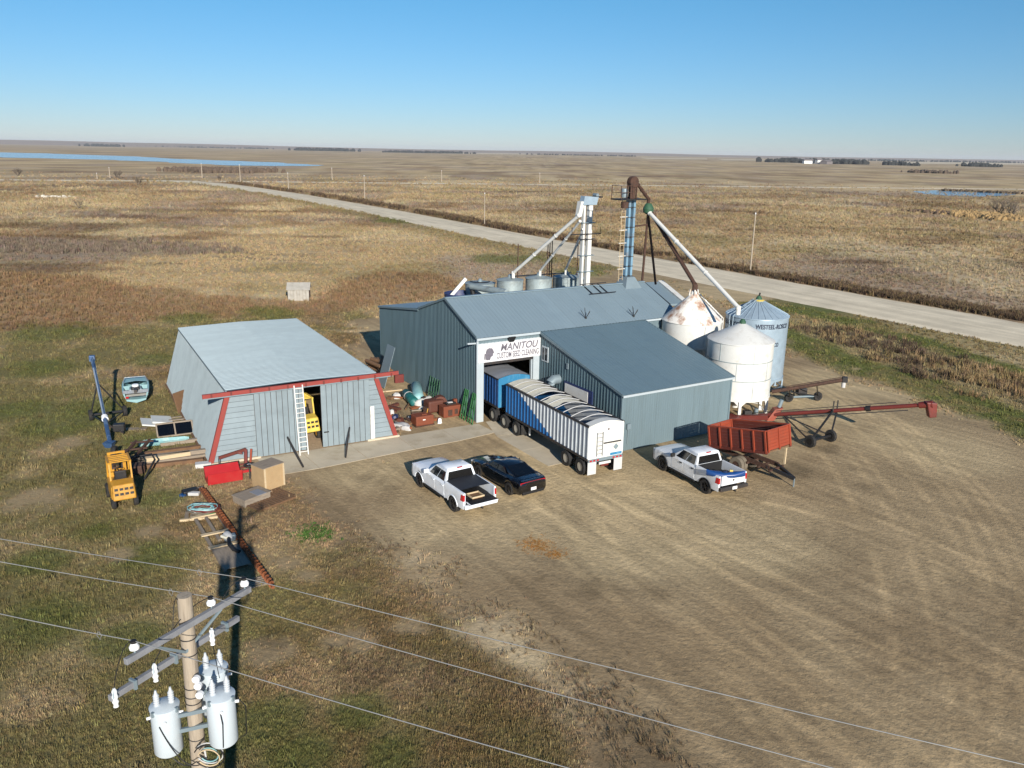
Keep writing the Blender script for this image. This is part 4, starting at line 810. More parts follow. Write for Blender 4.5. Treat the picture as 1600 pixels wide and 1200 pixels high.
# ================================================================== grain bins
def grain_bin(name, label, base, r, zh, z0, z1, z2, legs, mat_d, mat_r, mat_l, corrug=False, ribs=0, group=None, bands=(), lid='green_paint', ang0=0.0, leg_r=0.07, n=40, hopper=True):
    t = thing(name, label, 'grain bin', (base[0], base[1], 0), 0, group)
    prof = [(r, z0)]
    if corrug:
        m_ = int((z1 - z0) / 0.11)
        for k in range(m_): z = z0 + (z1 - z0) * (k + 0.5) / m_; prof.append((r + (0.018 if k % 2 else 0), z))
    prof.append((r, z1)); d = MB().lathe(prof, n, caps=False).build('drum', mat_d, t, 50)
    for z in bands: MB().lathe([(r + 0.003, z - 0.03), (r + 0.03, z - 0.02), (r + 0.03, z + 0.02), (r + 0.003, z + 0.03)], n, caps=False).build('band', 'bin_grey' if mat_d == 'white_paint' else mat_d, d, 30)
    rt = 0.22; rf = MB().lathe([(r + 0.07, z1 - 0.03), (r + 0.06, z1 + 0.02), (rt, z2), (0.02, z2 + 0.04)], n).build('cone_roof', mat_r, t, 30)
    for k in range(ribs):
        a = 2 * math.pi * k / ribs; c, s = math.cos(a), math.sin(a)
        MB().bar((c * (r + 0.04), s * (r + 0.04), z1 + 0.04), (c * rt, s * rt, z2 + 0.01), 0.05, 0.05).build('roof_rib', mat_r, rf)
    MB().lathe([(0.24, z2 - 0.05), (0.24, z2 + 0.12), (0.12, z2 + 0.3), (0.02, z2 + 0.32)], 12).build('lid', lid, rf, 30)
    if hopper:
        MB().lathe([(0.22, zh), (0.25, zh + 0.15), (r - 0.02, z0 - 0.02), (r - 0.02, z0 + 0.02)], n).build('hopper', mat_d, t, 40)
        MB().lathe([(r + 0.01, z0 - 0.12), (r + 0.06, z0 - 0.12), (r + 0.06, z0 + 0.08), (r + 0.01, z0 + 0.08)], n, caps=False).build('leg_ring', mat_l, t, 30)
    for k in range(legs):
        a = ang0 + 2 * math.pi * k / legs; c, s = math.cos(a), math.sin(a)
        lg = MB().bar((c * r, s * r, 0), (c * r, s * r, z0 - 0.1), leg_r * 2).build('leg', mat_l, t)
        MB().hexa([(c * r - 0.14, s * r - 0.14, 0), (c * r + .14, s * r - .14, 0), (c * r + .14, s * r + .14, 0), (c * r - .14, s * r + .14, 0), (c * r - 0.14, s * r - 0.14, 0.04), (c * r + .14, s * r - .14, 0.04), (c * r + .14, s * r + .14, 0.04), (c * r - .14, s * r + .14, 0.04)]).build('foot_plate', mat_l, lg)
        if hopper:
            tx, ty = -s, c; MB().add([(c * r + tx * 0.45, s * r + ty * 0.45, z0 - 0.1), (c * r - tx * 0.45, s * r - ty * 0.45, z0 - 0.1), (c * r - tx * 0.07, s * r - ty * 0.07, z0 - 0.5), (c * r + tx * 0.07, s * r + ty * 0.07, z0 - 0.5)], [(0, 1, 2, 3)]).build('gusset', mat_l, lg)
            a2 = ang0 + 2 * math.pi * (k + 1) / legs
            MB().bar((c * r, s * r, 0.45), (math.cos(a2) * r, math.sin(a2) * r, 0.45), 0.06).build('brace', mat_l, t)
    return t, d, rf
def bin_ladder(t, r, z0, z1, z2, ang, mat):
    c, s = math.cos(ang), math.sin(ang); R1 = r + 0.16
    l = part_empty('ladder', t)
    for sd in (-0.2, 0.2):
        mb = MB().bar((c * R1 - s * sd, s * R1 + c * sd, z0), (c * R1 - s * sd, s * R1 + c * sd, z1 + 0.1), 0.045)
        mb.bar((c * R1 - s * sd, s * R1 + c * sd, z1 + 0.12), (c * 0.35 - s * sd, s * 0.35 + c * sd, z2 + 0.06), 0.045); mb.build('rail', mat, l)
    for k in range(int((z1 - z0) / 0.4)):
        z = z0 + 0.3 + k * 0.4; MB().bar((c * R1 - s * -0.2, s * R1 + c * -0.2, z), (c * R1 - s * 0.2, s * R1 + c * 0.2, z), 0.035).build('rung', mat, l)
    for k in range(5):
        q = (k + 0.5) / 5; rr_ = R1 + (0.35 - R1) * q; z = z1 + 0.13 + (z2 - z1) * q
        MB().bar((c * rr_ + s * 0.2, s * rr_ - c * 0.2, z), (c * rr_ - s * 0.2, s * rr_ + c * 0.2, z), 0.04).build('rung', mat, l)
# white bin beside the wing
wbp = G(1147, 645); z1 = VZ(529.5, wbp); z0 = VZ(612, wbp); z2 = VZ(505, wbp)
fa = math.atan2(56.5 - wbp.y, 16.3 - wbp.x)
wbin, wd_, wr2 = grain_bin('hopper_bin', 'tall white hopper bin on white legs beside the low wing', wbp, 2.34, 0.45, z0, z1, z2, 6, 'white_paint', 'white_paint', 'white_paint', bands=(z0 + (z1 - z0) * 0.34, z0 + (z1 - z0) * 0.67), ang0=fa, leg_r=0.1)
for k in range(3):
    za, zb_ = z0 + (z1 - z0) * k / 3 + .04, z0 + (z1 - z0) * (k + 1) / 3 - .04
    for j in range(6): a = fa + .35 + k * .5 + j * 1.047; MB().bar((2.345 * math.cos(a), 2.345 * math.sin(a), za), (2.345 * math.cos(a), 2.345 * math.sin(a), zb_), .03, .02).build('weld_seam', 'bin_grey', wd_)
# rusty topped white bin in the notch
rbp = MW(18.35, -1.55)
rbin, _, rrf = grain_bin('hopper_bin', 'squat white hopper bin with a rust streaked cone roof', rbp, 2.3, 0.6, 4.25, VZ(499, rbp), VZ(459, rbp), 6, 'white_paint', 'rusty_white', 'white_paint', lid='white_paint', ang0=-1.2, leg_r=0.09)
bin_ladder(rbin, 2.3, 0.6, VZ(499, rbp), VZ(459, rbp), R(5), 'white_paint')
MB().bar((2.05 * math.cos(-1.25), 2.05 * math.sin(-1.25) - 0.32, 4.2), (2.05 * math.cos(-1.25), 2.05 * math.sin(-1.25) - 0.32, 5.9), 0.14, 0.06).build('sight_strip', 'white_paint', rbin)
for k in range(4): MB().tube((0.35 * math.cos(k * 1.57), 0.35 * math.sin(k * 1.57), VZ(461, rbp) - 0.1), (0.3 * math.cos(k * 1.57), 0.3 * math.sin(k * 1.57), VZ(452, rbp)), 0.06, 8).build('filler_collar', 'rusty_white', rrf)
# plain white bin behind it
bbp = MW(22.6, 2.6)
grain_bin('hopper_bin', 'plain white hopper bin standing half hidden behind the rusty topped bin', bbp, 2.3, 0.6, 3.6, VZ(497, bbp), VZ(462, bbp), 6, 'white_paint', 'white_paint', 'white_paint', lid='rust', ang0=0.3, leg_r=0.09)
# galvanized bin with lettering
gbp = G(1172, 606); z1 = VZ(491, gbp); z0 = VZ(584, gbp); z2 = VZ(468, gbp); GR = 2.44
gbin, gd_, grf = grain_bin('grain_bin', 'galvanized grain bin with blue lettering round its rim behind the white bin', gbp, GR, 0.5, z0, z1, z2, 8, 'galv_bin', 'galv_bin', 'galv_bin', corrug=True, ribs=28, ang0=0.35, leg_r=0.06, n=48, lid='green_paint')
bin_ladder(gbin, GR, z0, z1, z2, R(205), 'galv_bin')
MB().tube((0, 0, z2 + 0.3), (0.05, 0.0, z2 + 0.55), 0.07, 8).build('vent_cap', 'black_metal', grf)
MB().lathe([(0.42, z2 - 0.12), (0.44, z2 - 0.02), (0.27, z2 + 0.02)], 20, caps=False).build('roof_collar', 'yellow_pale', grf)
def bin_text(txt, width, hgt, zc, a0):
    v, f = text_mesh(txt, 0.5, 0, 1.0, width, 0.012); k = hgt / v[:, 1].max(); rr_ = GR + 0.035
    MB().add([(rr_ * math.cos(a0 + p[0] / rr_), rr_ * math.sin(a0 + p[0] / rr_), zc + p[1] * k) for p in v], f).build('lettering', 'letter_dark', gbin)
face = math.atan2(-gbp.y, -gbp.x)
bin_text('WESTEEL-ROSCO', 3.0, 0.36, z1 - 0.72, face - 0.02)
bin_text('WESTEEL-ROSCO', 3.0, 0.36, z1 - 0.72, face - 1.75)
bin_text('WESTEEL-ROSCO', 2.4, 0.32, z1 - 2.15, face - 0.15)
# small bins in a row behind the building
def row_bin(px, py_rim, wpx, depth, label, flat=0.35, mat='bin_grey', zb=1.6):
    P = AY(px, py_rim, depth); r = wpx / 2 * math.hypot(P.x, P.y) / F_PX
    return grain_bin('row_bin', label, P, r, 0.35, zb, P.z, P.z + flat, 4, mat, mat, 'dark_steel', corrug=True, ribs=0, lid='galv_sheet', ang0=0.4, leg_r=0.05, n=28, group='small grey bins behind the building')[0], P, r
lab = 'small grey bin in the row behind the building, '
b1, P1, r1 = row_bin(750, 442, 46, 80, lab + 'flat top with a dark hoop', 0.12)
mb = MB(); mb.path([(r1 * 0.7 * math.cos(a), r1 * 0.7 * math.sin(a), P1.z + 0.2) for a in np.linspace(-2.9, -0.3, 9)], 0.05, 6); mb.build('hoop', 'black_metal', b1)
b2, P2, r2 = row_bin(797, 437, 41, 79.0, lab + 'under the long white spout', 0.25)
b3, P3, r3 = row_bin(842, 434, 41, 80.2, lab + 'partly behind the lattice mast', 0.25)
b4, P4, r4 = row_bin(885, 432, 42, 81.5, lab + 'closest to the white elevator leg', 0.25)
b5, P5, r5 = row_bin(902, 435, 30, 88, lab + 'mostly hidden behind its neighbour', 0.3)
# blue and white hopper beside the row
hP = AY(720, 459, 78)
hb = thing('feed_hopper', 'navy blue hopper with a white chute behind the gable end', 'hopper', (hP.x, hP.y, 0))
MB().lathe([(0.3, 2.4), (1.5, hP.z - 1.1), (1.6, hP.z + 0.1), (1.52, hP.z + 0.1), (1.4, hP.z - 1.1), (0.2, 2.5)], 20, caps=False).build('cone', 'navy', hb, 30)
for k in range(4): a = k * 1.57 + 0.5; MB().bar((1.4 * math.cos(a), 1.4 * math.sin(a), 0), (1.4 * math.cos(a), 1.4 * math.sin(a), hP.z - 0.8), 0.12).build('leg', 'white_paint', hb)
a, b = AY(704, 463, 77) - Vector((hP.x, hP.y, 0)), AY(728, 435, 77.5) - Vector((hP.x, hP.y, 0)); MB().bar(a, b, 0.16, 0.3).build('chute', 'white_paint', hb)
a, b = AY(708, 462, 76.5), AY(714, 458, 76.5)
# grey spout pipe behind the ridge
pa, pb = AY(737, 448, 77.5), AY(792, 457, 73.5)
sp = thing('spout_pipe', 'grey pipe sloping from the first row bin down towards the roof ridge', 'pipe', (pa.x, pa.y, 0))
MB().tube(pa - sp.location, pb - sp.location, 0.30, 14).build('pipe', 'bin_grey', sp, 40); MB().tube(pa - sp.location, pa - sp.location + Vector((0.4, 0.0, -2.0)), 0.24, 12).build('drop_pipe', 'black_metal', sp, 40)
MB().bar(pa - sp.location + Vector((0, 0, -0.25)), Vector((0, 0, 0)), 0.1).build('stand', 'dark_steel', sp)

# ================================================================== elevator legs
wl = AY(913, 446, 73.5); wt = VZ(318, wl)
wleg = thing('elevator_leg', 'white twin-tube grain elevator leg behind the roof ridge', 'elevator', (wl.x, wl.y, 0), MTH)
for dx in (-0.40, 0.26):
    MB().box((dx, 0, wt / 2), (0.40 if dx > 0 else 0.20, 0.36, wt)).build('leg_casing', 'white_paint', wleg)
for k in range(9): MB().box((0, -0.03, 1.2 + k * (wt - 1.4) / 9), (1.5, 0.55, 0.05)).build('flange', 'black_metal' if k == 7 else 'galv_sheet', wleg)
hd = MB().hexa([(-0.7, -0.32, wt - 0.1), (0.75, -0.32, wt - 0.1), (0.75, 0.32, wt - 0.1), (-0.7, 0.32, wt - 0.1), (-0.55, -0.3, wt + 0.65), (0.95, -0.3, wt + 0.55), (0.95, 0.3, wt + 0.55), (-0.55, 0.3, wt + 0.65)]).build('head', 'galv_bin', wleg)
MB().box((1.0, 0, wt + 0.55), (0.8, 0.6, 0.12)).build('motor_mount', 'black_metal', hd); MB().tube((0.9, -0.2, wt + 0.7), (0.9, 0.35, wt + 0.7), 0.16, 12).build('motor', 'galv_sheet', hd)
MB().hexa([(-1.15, -0.2, wt - 1.1), (-0.75, -0.2, wt - 1.1), (-0.75, 0.2, wt - 1.1), (-1.15, 0.2, wt - 1.1), (-0.9, -0.28, wt + 0.2), (-0.5, -0.28, wt + 0.2), (-0.5, 0.28, wt + 0.2), (-0.9, 0.28, wt + 0.2)]).build('discharge', 'white_paint', hd)
mb = MB().box((-0.2, -0.2, wt - 2.6), (3.2, 0.16, 0.07)); mb.box((-1.7, -0.2, wt - 2.3), (0.04, 0.04, 0.6)).box((1.35, -0.2, wt - 2.3), (0.04, 0.04, 0.6)); mb.build('work_platform', 'black_metal', wleg)
tip = wleg.location + Vector((-0.8, -0.75, wt - 1.0))
def spout(name, label, a, b, r, mat, extra=None):
    o = thing(name, label, 'spout', (a.x, a.y, a.z)); L = b - a
    MB().tube((0, 0, 0), L, r, 12).build('tube', mat, o, 40); d = L.normalized()
    for k in (0.0, 0.33, 0.66, 1.0): MB().tube(L * k - d * 0.05, L * k + d * 0.05, r * 1.25, 12).build('coupling', mat if extra is None else extra, o, 40)
    MB().tube(L, L + Vector((0, 0, -0.5)), r * 1.1, 12).build('drop_end', mat, o, 40)
    return o
spout('grain_spout', 'longest white spout, running from the white leg to the second row bin', tip, Vector((P2.x + 0.3, P2.y - 0.6, P2.z + 0.75)), 0.15, 'white_paint')
spout('grain_spout', 'middle white spout, running from the white leg down behind the lattice mast', tip + Vector((0.15, 0.3, -0.5)), Vector((P3.x + 0.1, P3.y - 0.2, P3.z + 0.7)), 0.11, 'white_paint')
spout('grain_spout', 'short steep white spout, running from the white leg to the bin beside it', tip + Vector((0.5, 0.4, -1.2)), Vector((P4.x - 0.1, P4.y - 0.2, P4.z + 0.7)), 0.11, 'white_paint')
# masts and catwalk over the row bins
def mast(px, ytop, depth, label, lattice=False):
    b = AY(px, 470, depth); zt = VZ(ytop, b); t = thing('mast', label, 'mast', (b.x, b.y, 0))
    if not lattice: MB().tube((0, 0, 0), (0, 0, zt), 0.05, 8).build('post', 'rust_dark', t, 40)
    else:
        for dx, dy in ((-0.25, -0.2), (0.25, -0.2), (0.0, 0.25)): MB().tube((dx, dy, 0), (dx * 0.8, dy * 0.8, zt), 0.05, 6).build('post', 'rust_dark', t, 40)
        for k in range(11):
            z = 0.6 + k * (zt - 1.4) / 11; s = 1 if k % 2 else -1
            MB().bar((-0.24 * s, -0.19, z), (0.24 * s, -0.19, z + 0.6), 0.035).build('lattice_bar', 'rust_dark', t)
        for dx, dy in ((-1.6, -0.2), (1.6, -0.2)): MB().tube((0, 0, zt * 0.72), (dx, dy, zt * 0.55), 0.02, 5).build('stay', 'rust_dark', t)
    return t, Vector((b.x, b.y, zt))
mast(808, 381, 79.5, 'thin dark pipe mast beside the second row bin'); mast(857, 376, 81, 'dark lattice mast between the middle row bins', True); mast(900, 376, 82, 'thin dark pipe mast beside the white leg')
a, b = AY(800, 432, 80.3), AY(892, 426, 83)
cw = thing('catwalk', 'thin dark catwalk over the tops of the row bins', 'catwalk', (a.x, a.y, 0)); MB().bar((0, 0, a.z), (b.x - a.x, b.y - a.y, b.z), 0.4, 0.08).build('deck', 'black_metal', cw)
for t in (0.02, 0.35, 0.66, 0.98): MB().bar(((b.x - a.x) * t, (b.y - a.y) * t, 0), ((b.x - a.x) * t, (b.y - a.y) * t, a.z + (b.z - a.z) * t), 0.08).build('stanchion', 'black_metal', cw)

# blue leg with head platform
bb = MW(17.0, VR + 0.3); bz = VZ(312, bb)
bleg = thing('elevator_leg', 'tall blue grain elevator leg with rusty head and caged platform', 'elevator', (bb.x, bb.y, 0), MTH)
for dx in (-0.25, 0.25): MB().box((dx, 0, bz / 2), (0.20, 0.36, bz)).build('leg_casing', 'blue_leg', bleg)
for k in range(8): MB().box((0, 0, HR + 0.6 + k * (bz - HR - 0.8) / 7.5), (0.78, 0.42, 0.05)).build('flange', 'dark_steel', bleg)
lm = part_empty('ladder', bleg)
for dx in (-1.05, -0.65): MB().bar((dx, -0.15, HR + 0.2), (dx, -0.15, bz), 0.03).build('rail', 'wood_pale', lm)
for k in range(16): z = HR + 0.4 + k * (bz - HR - 0.5) / 16; MB().bar((-1.05, -0.15, z), (-0.65, -0.15, z), 0.022).build('rung', 'wood_pale', lm)
for k in range(5): z = HR + 1.2 + k * (bz - HR - 1.5) / 5; MB().bar((-1.15, -0.1, z), (-0.3, -0.05, z), 0.05).build('ladder_bracket', 'white_paint', lm)
pf = MB().box((-0.35, -0.1, bz + 0.05), (2.7, 1.3, 0.10)).build('platform', 'black_metal', bleg)
mb = MB()
for dx, dy in ((-1.65, -0.7), (-1.65, 0.5), (-0.5, -0.7), (-1.05, -0.7)): mb.bar((dx, dy, bz + 0.1), (dx, dy, bz + 1.15), 0.045)
for z in (0.6, 1.13): mb.bar((-1.65, -0.7, bz + z), (-0.5, -0.7, bz + z), 0.045).bar((-1.65, -0.7, bz + z), (-1.65, 0.5, bz + z), 0.045)
mb.build('guard_rail', 'rust_dark', pf)
MB().lathe([(0.10, -0.36), (0.26, -0.34), (0.3, 0.0), (0.26, 0.34), (0.10, 0.36)], 14, (-1.0, -0.3, bz + 0.55)).build('motor', 'galv_sheet', bleg, 40)
MB().lathe([(0.1, -0.3), (0.3, -0.28), (0.32, 0.2), (0.1, 0.25)], 14, (-0.95, -0.35, bz - 0.35)).build('gearbox', 'rust_dark', bleg, 40)
mb = MB()
for dx in (-0.3, 0.3):
    for dy in (-0.2, 0.2): mb.bar((dx, dy, bz), (dx, dy, bz + 1.2), 0.1)
mb.box((0, 0, bz + 0.7), (0.42, 0.34, 1.2)); mb.build('head_frame', 'rust_dark', bleg)
MB().lathe([(0.2, -0.26), (0.43, -0.24), (0.46, 0.0), (0.43, 0.24), (0.2, 0.26)], 20, (0.05, 0, bz + 1.4), 'Y').build('head_pulley_cover', 'rust_dark', bleg, 40)
# green distributor with its supports
Dp = AY(1013, 326, 70.3); dd = thing('distributor', 'green spout distributor held up by rusty posts beside the blue leg', 'distributor', (Dp.x, Dp.y, 0))
MB().lathe([(0.18, Dp.z - 0.45), (0.42, Dp.z - 0.3), (0.46, Dp.z), (0.3, Dp.z + 0.35), (0.16, Dp.z + 0.45)], 14).build('body', 'green_paint', dd, 30)
for px, py in ((1003, 441), (1025, 437)):
    q = AY(px, py, 70.6); MB().tube((0, 0, Dp.z - 0.4), (q.x - Dp.x, q.y - Dp.y, q.z - 0.4), 0.10, 8).build('post', 'rust_dark', dd, 40)
q = MW(17.3, VR + 0.3, AY(990, 352, 70).z); MB().bar(Vector((0.0, 0, AY(1010, 351, 70.3).z)), Vector((q.x - Dp.x, q.y - Dp.y, q.z)), 0.12).build('tie_bar', 'rust_dark', dd)
q = MW(17.3, VR + 0.3, bz + 1.15)
spout('grain_spout', 'short rusty spout from the blue leg head to the green distributor', Vector((q.x + 0.25, q.y, q.z)), Vector((Dp.x - 0.02, Dp.y, Dp.z + 0.75)), 0.13, 'rust_dark')
bt = Vector((Dp.x + 0.25, Dp.y - 0.15, Dp.z - 0.35))
wt_ = Vector((wbp.x, wbp.y, VZ(505, wbp) + 0.85))
spout('grain_spout', 'long white spout reaching from the green distributor to the tall white bin', bt + Vector((-0.15, -0.15, 0)), wt_ + Vector((-0.3, 0.35, 0.2)), 0.16, 'white_paint')
spout('grain_spout', 'dark rusty spout running from the green distributor to the rusty topped bin', bt, Vector((rbp.x, rbp.y, VZ(459, rbp) + 0.75)), 0.15, 'rust_dark')
spout('grain_spout', 'thin dark spout running from the green distributor to the half hidden bin', bt + Vector((0.15, 0.1, 0)), Vector((bbp.x, bbp.y, VZ(462, bbp) + 0.85)), 0.10, 'rust_dark')
# enclosed conveyor beside the gable end
ca, cb = AY(1018, 442, 73.5), AY(1058, 476, 69.5)
cv = thing('conveyor_housing', 'grey covered conveyor sloping down behind the building end', 'conveyor', (ca.x, ca.y, 0)); L = Vector((cb.x - ca.x, cb.y - ca.y, 0))
MB().bar((0, 0, ca.z), Vector((L.x, L.y, cb.z)), 1.3, 0.18).build('cover', 'steel_roof', cv); MB().bar((0.8, 0.2, ca.z + 0.05), Vector((L.x + .8, L.y + 0.2, cb.z + 0.05)), 0.5, 0.35).build('side_trough', 'white_paint', cv)
for o in (-0.85, -0.55): MB().bar((o, -0.4, ca.z - 0.1), Vector((L.x + o, L.y - 0.4, cb.z - 0.1)), 0.10, 0.12).build('side_rail', 'black_metal', cv)
for t in (0.05, 0.5, 0.95): MB().bar((L.x * t, L.y * t, 0), (L.x * t, L.y * t, ca.z + (cb.z - ca.z) * t - 0.05), 0.12).build('post', 'dark_steel', cv)

# ================================================================== utility poles along the roads
def far_pole(bx, by, ty, label, group, arms=False):
    b = G(bx, by); z = VZ(ty, b); d = math.hypot(b.x, b.y); r = max(0.14, d * 0.0006)
    t = thing('utility_pole', label, 'utility pole', b, 0, group); MB().tube((0, 0, 0), (0, 0, z), r, 8, r * 0.7).build('post', 'pole_wood', t, 40)
    MB().lathe([(r * 0.4, z), (r * 0.75, z + 0.12), (r * 0.75, z + 0.2), (r * 0.3, z + 0.3)], 8).build('insulator', 'porcelain', t, 40)
    if arms: MB().box((0, -r, z - 0.5), (1.8, 0.12, 0.14), MTH).build('crossarm', 'arm_wood', t)
g1 = 'utility poles along the gravel road'
far_pole(1172, 425, 335, 'bare grey utility pole standing beyond the galvanized bin across the road', g1)
for bx, by, ty in ((757, 352, 303), (570, 313, 275), (451, 299, 271), (376, 287, 258), (316, 278, 256)): far_pole(bx, by, ty, 'bare grey utility pole in the far ditch of the gravel road', g1)
for bx, by, ty in ((519, 281, 263), (690, 284, 267), (172, 278, 262), (843, 287, 271), (152, 280, 271)): far_pole(bx, by, ty, 'distant utility pole along the crossroad', 'utility poles along the crossroad')

# ================================================================== power pole with transformers
PT = Vector((-6.173, 14.051, 10.22)); PB = Vector((-6.35, 14.2, 0))
dirp = (PT - PB)
def pole_at(z): return PB + dirp * (z / PT.z)
pp = thing('power_pole', 'wooden power pole with two weathered crossarms and grey transformers', 'power pole', PB)
T0 = lambda P: Vector(P) - PB
MB().tube((0, 0, 0), T0(PT), 0.175, 18, 0.137).build('post', 'pole_wood', pp, 40)
AZ1, AZ2 = 9.72, 8.85
a1, a2 = G(195, 1006, AZ1), G(384, 899, AZ1); b1_, b2_ = G(171, 1062, AZ2), G(366, 944, AZ2)
dv_ = (a2 - a1).normalized(); nv_ = Vector((dv_.y, -dv_.x, 0))
# keep the arms against the pole
def shift_to_pole(p, q, z, off):
    c = pole_at(z); d = (q - p).normalized(); n = Vector((d.y, -d.x, 0)); k = (c - p).dot(n) + off
    return p + n * k - d * 0.36, q + n * k - d * 0.36
a1, a2 = shift_to_pole(a1, a2, AZ1, 0.22); b1_, b2_ = shift_to_pole(b1_, b2_, AZ2, -0.24)
arm1 = MB().bar(T0(a1), T0(a2), 0.095, 0.12).build('crossarm', 'arm_wood', pp, bevel=0.008); arm2 = MB().bar(T0(b1_), T0(b2_), 0.095, 0.12).build('crossarm', 'arm_wood', pp, bevel=0.008)
c = pole_at(AZ1 - 0.75)
for t in (0.22, 0.74): MB().bar(T0(a1.lerp(a2, t)) + Vector((0, 0, -0.07)), T0(c) + Vector((0, -0.16, 0.1)), 0.035, 0.05).build('arm_brace', 'galv_sheet', pp)
def pin_insulator(P, parent, big=1.0):
    mb = MB().tube(P, P + Vector((0, 0, 0.10)), 0.018, 8); mb.build('insulator_pin', 'galv_sheet', parent)
    o = MB().lathe([(0.03, 0.08), (0.085, 0.08), (0.09, 0.13), (0.07, 0.16), (0.05, 0.2), (0.03, 0.22)], 16, P).build('insulator', 'porcelain', parent, 40)
    MB().lathe([(0.035, 0.19), (0.055, 0.2), (0.055, 0.245), (0.02, 0.26)], 14, P).build('insulator_cap', 'cable_black', parent, 40); return P + Vector((0, 0, 0.24))
tops = [pin_insulator(T0(a1.lerp(a2, t)) + Vector((0, 0, 0.07)), arm1) for t in (0.07, 0.66, 0.955)]
def cutout(P, parent):
    e = part_empty('fuse_cutout', parent); MB().lathe([(0.02, -0.2), (0.05, -0.18), (0.04, -0.13), (0.06, -0.08), (0.04, -0.03), (0.06, 0.03), (0.04, 0.08), (0.05, 0.14), (0.02, 0.2)], 12, P + Vector((0, -0.14, 0))).build('barrel', 'porcelain', e, 40)
    MB().bar(P + Vector((0, -0.02, 0.06)), P + Vector((0, -0.12, 0.02)), 0.03).bar(P + Vector((0, -0.17, 0.2)), P + Vector((0.03, -0.26, 0.05)), 0.018).build('bracket', 'galv_sheet', e)
for t in (0.06, 0.34, 0.79): cutout(T0(b1_.lerp(b2_, t)), pp)
for t in (0.16, 0.46, 0.88): MB().box(T0(b1_.lerp(b2_, t)), (0.05, 0.17, 0.19), math.atan2((b2_ - b1_).y, (b2_ - b1_).x)).build('arm_band', 'galv_sheet', arm2)
# transformers
def transformer(P, r, h, tn):
    e = MB().lathe([(r * 0.9, 0), (r, 0.04), (r, h), (r * 1.04, h), (r * 1.04, h + 0.03), (r * 0.55, h + 0.085), (0.02, h + 0.09)], 32, P).build('transformer', 'transformer_grey', pp, 35)
    for dx in (-0.11, 0.13):
        prof = [(0.05, h + 0.05)]
        for k in range(5): prof += [(0.062, h + 0.1 + k * 0.05), (0.045, h + 0.125 + k * 0.05)]
        prof += [(0.03, h + 0.36), (0.02, h + 0.42)]
        MB().lathe(prof, 14, P + Vector((dx, -0.02 + dx * 0.5, 0))).build('bushing', 'insulator_grey', e, 40)
    for k, an in enumerate((-2.6, -1.2, 0.2)):
        c_, s_ = math.cos(an), math.sin(an); MB().tube(P + Vector((c_ * r, s_ * r, h - 0.16)), P + Vector((c_ * (r + 0.07), s_ * (r + 0.07), h - 0.16)), 0.03, 8).build('terminal', 'porcelain', e, 40)
    for k, an in enumerate((-2.0, -0.3)): MB().box(P + Vector((math.cos(an) * r * 1.04, math.sin(an) * r * 1.04, h)), (0.05, 0.05, 0.1), an).build('lid_clamp', 'galv_sheet', e)
    return e
yt = 14.0
tl = AY(264, 1168, yt); tr = AY(348, 1150, yt - 0.15); tb = AY(343, 1090, yt + 0.75)
rL = 0.275
zL = (AY(262, 1104, yt).z, AY(264, 1172, yt).z); zR = (AY(347, 1082, yt).z, AY(349, 1152, yt).z)
transformer(T0((tl.x, yt, zL[1])), rL, zL[0] - zL[1], 1); transformer(T0((tr.x, yt - 0.1, zR[1])), rL, zR[0] - zR[1], 2); transformer(T0((tb.x - 0.02, yt + 0.62, zR[1] + 0.1)), 0.28, zR[0] - zR[1], 3)
zc = (zL[0] + zL[1]) / 2 + 0.1; pc = pole_at(zc)
for z in (zc + 0.2, zc - 0.15):
    MB().bar(T0((tl.x + rL * 0.9, yt, z)), T0((tr.x - rL * 0.9, yt - 0.1, z + 0.25)), 0.06, 0.08).build('hanger_bracket', 'galv_sheet', pp)
MB().bar(T0((pc.x, pc.y, zc + 0.5)), T0((tb.x, yt + 0.5, zc + 0.55)), 0.06, 0.08).build('hanger_bracket', 'galv_sheet', pp)
for z, dx in ((zR[0] + 0.25, 0.25), (zR[0] + 0.05, 0.35), (zR[0] + 0.4, 0.12)):
    MB().lathe([(0.05, -0.06), (0.075, -0.04), (0.075, 0.04), (0.05, 0.06)], 12, T0((pole_at(z).x + 0.16 + dx * 0.2, yt - 0.15, z)), 'Y').build('spool_insulator', 'porcelain', pp, 40)
def sagged(a, b, sag, n=10): return [Vector(a).lerp(Vector(b), t) + Vector((0, 0, -sag * 4 * t * (1 - t))) for t in np.linspace(0, 1, n)]
def lead(pts, r=0.011, mat='cable_black'): MB().path([T0(p) for p in pts], r, 6).build('lead_cable', mat, pp, 60)
lead(sagged((tl.x - 0.25, yt - 0.15, zL[0] - 0.2), (pole_at(zL[1]).x + 0.1, yt - 0.25, zL[1] - 0.05), 0.45, 14)); lead(sagged((tl.x, yt - 0.3, zL[0] - 0.25), (pole_at(zL[1]).x + 0.15, yt - 0.22, zL[1] - 0.15), 0.3, 14))
lead([(tr.x + 0.1, yt - 0.42, zR[0] - 0.15), (tr.x + 0.14, yt - 0.45, zR[0] - 0.4), (tr.x + 0.1, yt - 0.42, zR[1] + 0.1)])
lead(sagged((tr.x + 0.3, yt, zR[0] - 0.1), (tr.x + 0.05, yt - 0.1, zR[1] - 0.2), -0.12, 12) if False else [(tr.x + 0.3, yt, zR[0] - 0.1), (tr.x + 0.45, yt, zR[0] - 0.3), (tr.x + 0.42, yt, zR[1] + 0.1), (tr.x + 0.2, yt, zR[1] - 0.08)])
